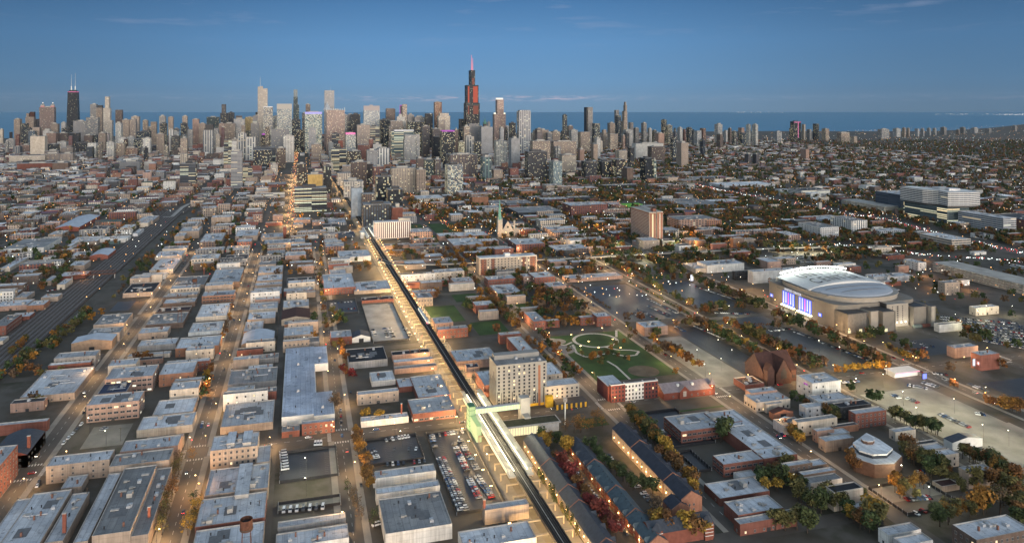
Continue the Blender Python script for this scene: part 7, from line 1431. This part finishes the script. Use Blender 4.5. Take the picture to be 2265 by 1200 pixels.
for r in '''d 760 480 780 570 5 the station lot's left edge row|d 800 487 970 462 9 the station lot's top row row|d 805 635 955 985 24 the station lot's left-hand double row row|d 830 635 985 985 24 the station lot's inner left row row|d 905 535 995 725 13 the station lot's upper middle row row|d 945 515 1060 715 13 the station lot's upper right row row|d 1000 760 1075 905 10 the station lot's lower middle row row|d 1055 750 1160 900 10 the station lot's lower right row row|d 450 522 615 492 8 the small lot's top row row|d 365 570 400 640 6 the small lot's left row row|d 450 682 730 655 8 the small lot's bottom row row|d 490 575 680 575 4 the small lot's middle row
c 368 830 390 872 5 the fenced concrete lot, left rank row|c 445 820 470 885 6 the fenced concrete lot, second rank row|c 480 820 510 885 6 the fenced concrete lot, third rank row|c 575 815 620 872 7 the fenced concrete lot, right rank row|c 90 660 240 645 7 the junk yard back rank row|c 120 700 260 690 7 the junk yard front rank row
j 770 548 895 608 16 the big dark lot, second rank row|j 850 530 1005 598 18 the big dark lot, third rank row|j 755 578 805 602 6 the big dark lot, short rank row|j 850 483 1045 578 22 the big dark lot, avenue rank row|j 1165 400 1480 505 30 the arena forecourt rank row|j 1160 663 1360 750 17 the wet lot rank row|j 1030 665 1095 700 6 the pink hall rank row
e 935 743 1065 790 12 the arena lot's short rank row|e 1080 800 1440 935 32 the long rank facing the arena row|e 470 632 680 640 18 the bus lot rank row|e 790 738 920 724 11 the arena lot's top rank row|e 1540 790 1750 830 12 the service lot front rank row|e 1600 860 1700 830 8 the service lot back rank row
i 1195 378 1290 386 8 the pylon sign row|i 1430 450 1560 500 10 the dark corner lot row|i 1025 457 1160 482 11 the concrete lot's roadside rank row|i 1125 440 1230 472 8 the blue sign row|i 1240 650 1440 738 17 the concrete lot's long rank row|i 925 520 975 545 4 the concrete lot's middle row|i 1020 545 1100 575 6 the white trailer row|i 600 440 700 434 7 the church kerb kerb|i 1475 645 1545 655 4 the orange-lit lot row
f 1580 800 1725 788 11 the clinic lot's back rank row|f 1760 850 1830 835 3 the clinic lot's right rank row|f 1620 890 1700 860 2 the clinic lot's front row|f 160 400 210 440 3 the school lot row|f 680 720 740 745 3 the school hall yard row|f 270 885 330 880 2 the gabled end house row|f 1640 640 1690 645 3 the white house yard row
h 790 55 1640 1110 18 the street between the townhouse rows kerb|h 1350 50 1450 200 4 the townhouse back court row|h 1530 280 1600 340 3 the middle of the townhouse court row|h 1740 470 1930 690 5 the lower townhouse court row
a 545 350 575 300 2 the three storey loft kerb|a 405 555 550 400 5 the loft's kerb kerb|a 670 455 700 435 2 the loft car park row|a 1500 200 1530 40 5 the white box building kerb|a 1325 440 1345 370 3 the main street's left kerb kerb|a 240 830 260 790 2 the street corner kerb|a 1490 1190 1470 1080 1 the far kerb kerb|a 1270 300 1300 280 2 the white walk-up row|a 2250 420 2245 300 3 the warehouse end kerb
b 1500 640 1560 470 7 the brown loft's kerb kerb|b 1660 640 1690 440 7 the slab-roofed sheds' kerb kerb|b 2060 600 2080 460 6 the brick mill's kerb kerb|b 1900 510 2050 492 8 the crowded car yard row|b 290 580 410 560 8 the tyre yard row|b 1180 1000 1300 990 1 the orange workshop row|b 60 1010 90 990 1 the gravel lot row|b 1250 330 1190 430 5 the pale sheds' kerb kerb
n 20 850 430 850 32 the event lot's front rank row|n 0 870 500 882 32 the event lot's second rank row|n 60 830 400 832 26 the event lot's back rank row
d 160 400 170 520 2 the wide zebra crossing kerb|d 220 170 230 240 1 the side street kerb|d 300 850 290 780 1 the amber street trees kerb'''.replace('\n', '|').split('|'):
    f = r.split(); crun(f[0], *map(float, f[1:5]), int(f[5]), ' '.join(f[6:-1]), f[-1])
for k in range(10): crun('e', 1735 + k * 28, 652 + k * 15, 2230 + k * 30, 695 + k * 21, 34, f'the {ordinal(k + 1)} rank of the crowded lot right of the arena', 'row')
crun('a', 1865, 590, 1880, 720, 7, "the truck park's left rank", 'row', 'van', 1, None, ['white', 'white', 'silver']); crun('a', 2070, 545, 2125, 540, 3, 'the truck park entrance', 'row', 'van', 1, None, ['white'])
crun('a', 1850, 985, 2150, 960, 7, 'the floodlit yard corner', 'row', 'van', 1, None, ['white', 'grey'])
crun('d', 370, 1085, 420, 1070, 1, 'the grey hall side door', 'kerb', 'van', 1, None, ['white'])
def drive(y, x0, x1, n, where, way, z=0):
    for i in range(n):
        x = x0 + (x1 - x0) * (i + rnd.uniform(.2, .8)) / n; QUEUE.append((x, y + (-2.6 if way > 0 else 2.6), 0 if way > 0 else math.pi, where, rnd.choice(('saloon', 'estate')), True, rnd.choice(list(CARC))))
def driven(x, y0, y1, n, where, way):
    for i in range(n): y = y0 + (y1 - y0) * (i + rnd.uniform(.2, .8)) / n; QUEUE.append((x + (2.6 if way > 0 else -2.6), y, R(90) if way > 0 else R(-90), where, rnd.choice(('saloon', 'estate')), True, rnd.choice(list(CARC))))
drive(73, 480, 1300, 7, 'the main warehouse street', 1); drive(73, 480, 1300, 4, 'the main warehouse street, coming this way', -1); drive(-30, 450, 1300, 4, 'the quiet side street', 1); drive(181, 560, 1100, 4, 'the street beside the railway bank', -1)
drive(-354, 420, 1000, 5, 'the street right of the park', -1); drive(-354, 450, 1100, 4, 'the street right of the park', 1); drive(-457, 600, 1200, 8, 'the avenue before the arena', 1); drive(-570, 480, 1000, 7, 'the arena street', -1); drive(-570, 480, 1000, 9, 'the arena street heading away', 1)
driven(588, -560, 240, 12, 'the wide cross street', 1); driven(588, -560, 240, 10, 'the wide cross street heading right', -1); driven(1394, -700, 120, 9, 'the far cross street', 1)
QUEUE.sort(key=lambda r: r[0] * math.cos(YAW) + r[1] * math.sin(YAW))
GRP = 'cars parked and driving below'
seen = {}; placed = []
TN = {'saloon': 'saloon', 'estate': 'hatchback', 'van': 'van'}
far_c, fcf, fcc = [], [], []
for (x, y, rz, wh, kd, lt, c) in QUEUE:
    if len(placed) >= 298:
        ca, sa = math.cos(rz), math.sin(rz)
        for (l0, l1, w0, z0, z1, cc) in ((-2.3, 2.3, .9, .3, .9, CARC[c]), (-1.1, 1.4, .75, .9, 1.45, (.03, .035, .04))):
            n = len(far_c); far_c += [(x + u * ca - v * sa, y + u * sa + v * ca, z) for z in (z0, z1) for u, v in ((l0, -w0), (l1, -w0), (l1, w0), (l0, w0))]
            for f in ((0, 1, 5, 4), (1, 2, 6, 5), (2, 3, 7, 6), (3, 0, 4, 7), (4, 5, 6, 7)): fcf.append(tuple(n + i for i in f)); fcc.extend((*cc, 1.0))
        continue
    if any(a - .3 < x < b2 + .3 and c0 - .3 < y < d - -.3 for a, b2, c0, d in FOOT): continue
    k = CARS[kd]; o = empty('van' if kd == 'van' else 'car', (x, y, .12)); o.rotation_euler = (0, 0, rz)
    put('body', k['body'], o, None, CARC[c]); put('window', k['window'], o)
    if len(placed) < 150:
        for u in (-1, 1):
            for v in (-1, 1): put('wheel', k['wheel'], o, (u * k['wx'], v * k['wy'], 0))
    if lt: put('tail_light', k['tail_light'], o); put('headlight', k['headlight'], o)
    placed.append(o); tag(o, f"{c} {TN[kd]}", 'van' if kd == 'van' else 'car', 'cars of ' + wh.split(',')[0], near=wh)
me = bpy.data.meshes.new('distant_cars'); me.from_pydata(far_c, [], fcf); me.materials.append(M['farleaf'].copy()); me.materials[0].node_tree.nodes['Principled BSDF'].inputs['Roughness'].default_value = .25
at = me.attributes.new('bcol', 'FLOAT_COLOR', 'FACE'); at.data.foreach_set('color', fcc); me.update(); o = put('distant_cars', me); stuff(o); o['label'] = 'ranks of small parked cars in the farther lots'
# buses on the far lot
for i in range(2):
    x, y = TP('e', 430 + i * 70, 612 - i * 4); o = empty('coach', (x, y, 0)); o.rotation_euler = (0, 0, R(-90)); tag(o, ['white coach at the near end of the bus rank', 'white coach at the far end of the bus rank'][i], 'coach', full=True)
    MB().box(-6, 6, -1.25, 1.25, .4, 3.3).build('body', M['white'], o); MB().box(-5.8, 5.8, -1.28, 1.28, 1.5, 2.6).build('window', M['glass'], o)
    for u in (-4, 4):
        for v in (-1, 1): put('wheel', CARS['van']['wheel'], o, (u, v * 1.2, .1))
# ------------------------------------------------------------------ street lamps
def lamp_meshes(h, arm, head):
    b = MB(); b.frust(0, 0, .14, .08, 0, h, 6)
    if arm: b.tube((0, 0, h - .1), (arm, 0, h + .25), .06, 4)
    else: b.box(-.5, .5, -.06, .06, h - .5, h - .4)
    pole = b.mesh('pole', [M['steel']]); g = MB()
    if arm: g.box(arm - .35, arm + .35, -.16, .16, h + .1, h + .28, 0, None, True)
    else: [g.frust(s * .5, 0, .16, .24, h - .35, h + .1, 6) for s in (-1, 1)]
    return pole, g.mesh('lamp_head', [M[head]])
LM = {'warm': lamp_meshes(8.5, 1.6, 'lampwarm'), 'white': lamp_meshes(9, 1.6, 'lampwhite'), 'sodium': lamp_meshes(10, 1.8, 'lamporange'), 'twin': lamp_meshes(6.2, 0, 'lampwarm'), 'park': lamp_meshes(4.4, 0, 'lampwarm'), 'flood': lamp_meshes(12, .8, 'lampwhite')}
LC = {'warm': (1, .60, .27), 'white': (1, .90, .62), 'sodium': (1, .42, .10), 'twin': (1, .66, .30), 'park': (1, .62, .28), 'flood': (1, .90, .58)}
LD = {'warm': 'warm single-arm street lamp', 'white': 'pale single-arm street lamp', 'sodium': 'strong orange sodium lamp', 'twin': 'dark twin-head ornamental lamp', 'park': 'short twin-globe park lamp', 'flood': 'tall white car park floodlight'}
def lamp(x, y, kind, e, rz, wh, z=0):
    o = empty('street_lamp' if kind in ('warm', 'white', 'twin', 'sodium') else 'park_lamp' if kind == 'park' else 'floodlight_mast', (x, y, z)); o.rotation_euler = (0, 0, rz)
    put('pole', LM[kind][0], o); put('lamp_head', LM[kind][1], o); h = {'twin': 6.0, 'park': 4.3, 'flood': 11.6, 'sodium': 9.8}.get(kind, 8.4)
    lamp_light(o, (1.4 if kind in ('warm', 'white', 'sodium') else 0, 0, h - .35 if kind != 'twin' else 4.3), e, LC[kind], .3); tag(o, LD[kind], 'lamp', 'lamps along ' + wh, near=wh)
for i in range(46):                                       # both kerbs of the street under the tracks
    x = 372 + i * 22.5
    for s in (-1, 1): lamp(x + (s + 1) * 5, EY + s * 10.6, 'twin', 15000, R(90), 'the left kerb of the railway street' if s > 0 else 'the right kerb of the railway street')
for y, x0, x1, st_, wh in ((73, 410, 1350, 62, 'the main warehouse street'), (181, 560, 1250, 72, 'the street beside the railway bank'), (-30, 400, 1350, 62, 'the quiet side street'), (-354, 400, 1250, 52, 'the street right of the park'), (-457, 560, 1350, 46, 'the avenue before the arena'), (-570, 480, 1100, 56, 'the arena street'), (-252, 640, 1150, 62, 'the leafy street behind the walk-ups')):
    k = 0; x = x0
    while x < x1: lamp(x, y + (7.4 if k % 2 else -7.4), 'warm', 3300, R(-90 if k % 2 else 90), wh); x += st_; k += 1
for i, y in enumerate(range(-760, 230, 46)):
    if abs(y - EY) > 14: lamp(578.5 if i % 2 else 597.5, y, 'warm', 3300, 0 if i % 2 else math.pi, 'the wide cross street')
for i, y in enumerate(range(-700, 230, 80)): lamp(1386, y, 'warm', 3500, 0, 'the far cross street')
for tl, pts, kd, e, wh in (('j', ((415, 712), (340, 745), (455, 790), (615, 775), (402, 822), (522, 832), (668, 832), (545, 700), (180, 745), (275, 850)), 'park', 450, 'the ring path'),
        ('j', ((1028, 680), (700, 330), (1580, 940)), 'sodium', 3000, 'the dark car parks'), ('m', ((435, 1160), (1535, 1110), (1810, 1140), (560, 940), (1525, 1030)), 'sodium', 9000, 'the crossing rail viaduct'),
        ('m', ((750, 1140), (1325, 1120), (1400, 1110), (1530, 1165)), 'flood', 12000, 'the split brick tower'), ('j', ((615, 235), (818, 232)), 'flood', 16000, 'the green-lit lot'),
        ('a', ((2018, 745), (2020, 885)), 'flood', 5000, 'the truck park'), ('a', ((1375, 215), (1330, 900)), 'sodium', 2500, 'the main warehouse street trees'), ('a', ((590, 470), (700, 560)), 'flood', 1500, 'the loft car park'),
        ('i', ((690, 500), (870, 470), (1090, 700), (1340, 640), (1530, 820), (1700, 860), (1000, 590), (1550, 560)), 'flood', 7500, 'the concrete car park'), ('i', ((1555, 580),), 'sodium', 9000, 'the right-hand road'),
        ('j', ((650, 470), (780, 520), (1130, 450), (1000, 440), (1320, 830), (1250, 760), (1410, 900), (960, 560)), 'flood', 2600, 'the dark wet lots'), ('e', ((850, 800), (1080, 860), (1200, 900), (560, 650), (330, 490)), 'flood', 3500, 'the arena lots'),
        ('j', ((1230, 1000), (1340, 960), (1180, 900)), 'flood', 5200, 'the pale concrete lot'), ('f', ((1560, 700), (1720, 830)), 'flood', 2600, 'the clinic car park'), ('n', ((450, 800), (100, 800), (300, 790), (560, 850)), 'flood', 11000, 'the event lot'),
        ('e', ((1870, 700), (2000, 680), (2150, 760), (2050, 650), (2200, 650), (1900, 740)), 'flood', 2600, 'the crowded lot right of the arena'), ('e', ((1700, 420), (1750, 490), (1950, 500), (1690, 330)), 'sodium', 2600, 'the lots behind the arena'), ('d', ((945, 600), (1130, 720), (560, 560)), 'flood', 500, 'the station car park'), ('e', ((700, 500), (760, 540), (900, 690), (1260, 770), (1000, 680), (1455, 850)), 'warm', 3500, 'the arena plaza'),
        ('b', ((920, 650), (1140, 430), (560, 500), (1180, 380)), 'sodium', 1500, 'the back street corners'), ('l', ((870, 630), (780, 640), (700, 620), (1640, 930), (1800, 900)), 'sodium', 2600, 'the park edges')):
    for x, y in pts: lamp(*TP(tl, x, y), kd, e, R(90), wh)
# distant lamps and tail lights: too many and too small to count
def sparkle(name, pts, m, r, label):
    v, f = [], []
    for x, y, z in pts:
        k = r * min(max(1.0, x / 2600), 2.0) * rnd.uniform(.7, 1.4); n = len(v); v += [(x, y, z + k), (x - k, y, z), (x, y - k, z), (x + k, y, z), (x, y + k, z), (x, y, z - k)]
        f += [(n, n + 1, n + 2), (n, n + 2, n + 3), (n, n + 3, n + 4), (n, n + 4, n + 1), (n + 5, n + 2, n + 1), (n + 5, n + 3, n + 2), (n + 5, n + 4, n + 3), (n + 5, n + 1, n + 4)]
    me = bpy.data.meshes.new(name); me.from_pydata(v, [], f); me.materials.append(m); o = put(name, me); stuff(o); o['label'] = label
W1, O1, R1, C1 = [], [], [], []
for _ in range(12000):
    a = 950 * (6.0 ** rnd.random()); r = rnd.uniform(-.70, .72) * a; x, y = a * math.cos(YAW) + r * math.sin(YAW), a * math.sin(YAW) - r * math.cos(YAW)
    if y > -300 and rnd.random() > .30: continue
    if x < 1300 and rnd.random() > .3: continue
    onst = not free(x - 1, x + 1, y - 1, y + 1)
    if onst and any(p < x < q and s_ < y < t_ for p, q, s_, t_ in FOOT): continue
    if x > 5000: continue
    k = rnd.random(); (W1 if k < .16 else O1 if k < .66 else R1 if k < .82 else C1).append((x, y, rnd.uniform(4, 9) if k < .66 or k > .82 else 1.5))
for _ in range(1500):
    a = rnd.uniform(5200, 15000); x, y = cen(rnd.uniform(1500, 2290), a)
    if PX(x, y)[1] > 276 + (2265 - PX(x, y)[0]) * .035: (O1 if rnd.random() < .6 else W1).append((x, y, 10))
for _ in range(300):                                     # the avenue into the towers, and the next one to its right
    x = 1520 + (4200 - 1520) * rnd.random() ** 1.2; y = 21 + rnd.uniform(-9, 9); (O1 if rnd.random() < .6 else R1).append((x, y, rnd.uniform(1, 7)))
for _ in range(260): x = 1900 + 2200 * rnd.random(); y = -235 + rnd.uniform(-9, 9); (O1 if rnd.random() < .5 else R1).append((x, y, rnd.uniform(1, 7)))
for _ in range(160): x = 1450 + 700 * rnd.random(); y = -300 - .0 * x + rnd.uniform(-8, 8); (O1 if rnd.random() < .6 else R1).append((x, y, 2))
for _ in range(220): x = 2100 + 2000 * rnd.random(); y = lake_y(x) + rnd.choice((-9, 9)) + rnd.uniform(-2, 2); O1.append((x, y, 5))
for y in SY['s'] + SY['n'] + NY[:6]:                      # lamps strung along the far streets
    for x in range(1300, 3600, 42):
        if inview(x, y) and rnd.random() < .8: O1.append((x + rnd.uniform(-3, 3), y + rnd.choice((-7, 7)), 8))
for x in SX[4:]:
    for y in range(-1900, 200, 48):
        if inview(x, y) and rnd.random() < .7: O1.append((x + rnd.choice((-7, 7)), y, 8))
for a, c in zip(EXP, EXP[1:]):
    for _ in range(60): f = rnd.random(); (R1 if rnd.random() < .6 else C1).append((a[0] + (c[0] - a[0]) * f + rnd.uniform(-14, 14), a[1] + (c[1] - a[1]) * f + rnd.uniform(-14, 14), 1.5))
for a, c in zip(RAMP, RAMP[1:]):
    for _ in range(30): f = rnd.random(); (R1 if rnd.random() < .4 else C1).append((a[0] + (c[0] - a[0]) * f + rnd.uniform(-6, 6), a[1] + (c[1] - a[1]) * f + rnd.uniform(-6, 6), 1.5))
sparkle('distant_white_lights', W1, glow('far_white', (1, .92, .75), 4, False), .6, 'scattered white lamps of the far streets'); sparkle('distant_orange_lights', O1, glow('far_orange', (1, .50, .16), 3.5, False), .6, 'scattered orange lamps of the far streets')
sparkle('distant_red_lights', R1, glow('far_red', (1, .05, .04), 3, False), .45, 'scattered red tail lights and signals of the far streets'); sparkle('distant_cool_lights', C1, glow('far_cool', (.9, 1, .95), 5, False), .6, 'scattered headlights of the far streets')
sh = []
for x0, x1, y, n in ((1612, 1735, 249.2, 26), (2060, 2265, 253.5, 50), (2200, 2265, 255, 20)):
    for _ in range(n): sh.append((*P(rnd.uniform(x0, x1), y + rnd.uniform(-.6, .6)), 12))
sparkle('far_shore_lights', sh, glow('shore', (1, .85, .7), 3, False), 2.3, 'string of lights along the far shore')
# lamps standing along the avenue into the towers light its roadway
for i in range(16): lamp(1560 + i * 85, 21 + (13 if i % 2 else -13), 'warm', 16000, R(-90 if i % 2 else 90), 'the bright avenue into the towers')
for i in range(10): lamp(1430 + i * 110, lake_y(1430 + i * 110) + (13 if i % 2 else -13), 'warm', 9000, R(-90 if i % 2 else 90), 'the far railway street')
# power poles between the warehouse strips
pm = MB(); pm.frust(0, 0, .17, .11, 0, 11, 6); pm.box(-.08, .08, -1.3, 1.3, 9.8, 10.0); pm.frust(.35, 0, .28, .28, 8.3, 9.3, 6); pm = pm.mesh('utility_pole', [M['bark']])
for i, x in enumerate(range(440, 1180, 46)):
    for y, wh in ((20.5, 'the middle alley'), (127, 'the left alley')):
        o = put('utility_pole', pm, None, (x, y + 4, 0)); tag(o, 'wooden pole with crossarm and transformer', 'pole', 'poles along ' + wh, near=wh)
for i in range(8):
    x, y = P(*[(290, 590), (215, 690), (190, 720), (98, 1020 - 0), (300, 565), (560 * .5, 640), (1440, 560), (120, 960)][i])
# steel catenary gantry bridge over the freight tracks
gb = empty('gantry_bridge', (0, 0, 0)); tag(gb, 'rusty steel truss bridge spanning the freight tracks', 'bridge', full=True)
x, y0, y1 = TP('b', 640, 495)[0], RAIL_Y - 26, RAIL_Y + 32
b = MB(); b.box(x - 2, x + 2, y0, y1, 6, 6.4, 0, None, True); [b.box(x + s * 2 - .15, x + s * 2 + .15, y0, y1, z, z + .35) for s in (-1, 1) for z in (6.4, 11)]; b.build('deck', M['rust'], gb)
b = MB()
for k in range(11):
    for s in (-2, 2): b.tube((x + s, y0 + (y1 - y0) * k / 10, 6.4), (x + s, y0 + (y1 - y0) * k / 10, 11.2), .14, 4); b.tube((x + s, y0 + (y1 - y0) * k / 10, 6.4), (x + s, y0 + (y1 - y0) * min(k + 1, 10) / 10, 11.2), .1, 4)
b.build('truss', M['rust'], gb)
for y in (y0 + 1, (y0 + y1) / 2, y1 - 1): MB().box(x - 1.5, x + 1.5, y - .5, y + .5, 0, 6).build('pier', M['concrete'], gb)
# traffic lights at the crossings
sg = MB(); sg.frust(0, 0, .1, .08, 0, 6, 5); sg.tube((0, 0, 5.8), (-4, 0, 6), .06, 4); sg.box(-4.2, -3.8, -.2, .2, 5.2, 6.4); sg = sg.mesh('signal_pole', [M['steel']])
rl = MB(); rl.frust(-4.3, 0, .3, .3, 5.8, 6.3, 6); rl = rl.mesh('red_light', [M['redlamp']])
for x, xn in ((588, 'the wide cross street'), (789, 'the second cross street'), (1394, 'the far cross street')):
    for y, yn in ((73, 'main warehouse street'), (-30, 'quiet side street'), (-130, 'railway street'), (-354, 'park-side street'), (-457, 'arena avenue'), (-570, 'arena street')):
        o = empty('traffic_light', (x + 9, y + 9, 0)); o.rotation_euler = (0, 0, R(90)); put('pole', sg, o); put('red_light', rl, o); tag(o, f"red traffic light where {xn} meets the {yn}", 'traffic light', 'traffic lights at the crossings', True)
# fences round the lots
for k, wh in (('station', 'the long station car park'), ('station_west', 'the small station car park'), ('truck', 'the truck park'), ('yard', 'the floodlit yard'), ('fenced', 'the pale concrete lot by the tracks'), ('junk', 'the junk yard'), ('school', 'the school lot'), ('playground', 'the dark playground'), ('clinic', 'the clinic car park')):
    x0, x1, y0, y1 = LOT[k]; o = empty('fence', ((x0 + x1) / 2, (y0 + y1) / 2, 0)); a, c = (x1 - x0) / 2, (y1 - y0) / 2; tag(o, 'dark fence around ' + wh, 'fence', full=True)
    b = MB(); [b.box(-a, a, s * c - .06, s * c + .06, 0, 1.9) for s in (-1, 1)]; [b.box(s * a - .06, s * a + .06, -c + .07, c - .07, 0, 1.9) for s in (-1, 1)]; b.build('mesh_panel', M['dark'], o)
    for i in range(9):
        for s in (-1, 1): MB().box(-a + 2 * a * i / 8 - .1, -a + 2 * a * i / 8 + .1, s * c - .12, s * c + .12, 0, 2.2).build('post', M['galv'], o)
# ------------------------------------------------------------------ labels: what a thing is, then what it stands by and its rank there
def finish_labels():
    pos = {}; grp = {}; names = list(LANDMARK.items())
    for o, desc, near in THINGS:
        x, y = o.location.x, o.location.y
        if near: key = (desc, 'by', near); d = x * math.cos(YAW) + y * math.sin(YAW)
        else:
            u, v, a = PX(x, y, 0); best = None
            for nm, (lx, ly) in names:
                lu, lv, la = PX(lx, ly, 0); dd = math.hypot((u - lu), 2.2 * (v - lv)) + 1e-3
                if best is None or dd < best[0]: best = (dd, nm, lu, lv, la)
            dd, nm, lu, lv, la = best
            if abs(u - lu) > 1.0 * abs(v - lv): rel = 'left of' if u < lu else 'right of'
            else: rel = 'behind' if a > la else 'in front of'
            key = (desc, rel, nm); d = dd
        grp.setdefault(key, []).append((d, o))
    for (desc, rel, nm), lst in grp.items():
        lst.sort(key=lambda r: r[0])
        for i, (d, o) in enumerate(lst):
            if rel == 'by':
                lab = f"{desc} by {nm}" if len(lst) == 1 else f"{desc} by {nm}, {ordinal(i + 1)} counting away from the viewer"
            else:
                lab = f"{desc}, {rel} the {nm}" if len(lst) == 1 else f"{desc}, {ordinal(i + 1)} such {rel} the {nm}" if i else f"{desc}, nearest such {rel} the {nm}"
            wds = lab.split()
            if len(wds) > 16: lab = lab.replace(' counting away from the viewer', ' from the viewer')
            if len(lab.split()) > 16: lab = lab.replace(' building with ', ' block with ').replace(' from the viewer', ' away').replace(' brick ', ' ').replace(' walled ', ' ')
            if len(lab.split()) > 16: lab = lab.replace(' counting', '').replace('nearest such ', 'nearest ').replace(' such ', ' ')
            if len(lab.split()) > 16: print('LONG', lab)
            o['label'] = lab
finish_labels()
print('objects', len(bpy.data.objects), 'lights', LIGHTS[0], 'trees', n_broad, 'cars', len(placed))
# ------------------------------------------------------------------ the air
hz = MB(); hz.box(-2600, 30000, -22000, 22000, -1.5, 640, 0, None, True)
m = bpy.data.materials.new('haze_air'); m.use_nodes = True; t = NT(m.node_tree); t.n.clear()
pv_ = t.new('ShaderNodeVolumePrincipled'); pv_.inputs['Density'].default_value = HAZE_D; pv_.inputs['Color'].default_value = (.70, .84, 1.0, 1); pv_.inputs['Anisotropy'].default_value = 0.0
ou_ = t.new('ShaderNodeOutputMaterial'); t.l.new(pv_.outputs[0], ou_.inputs['Volume'])
h_ = hz.build('haze', m); stuff(h_); h_['label'] = 'thin even evening haze over the whole city'
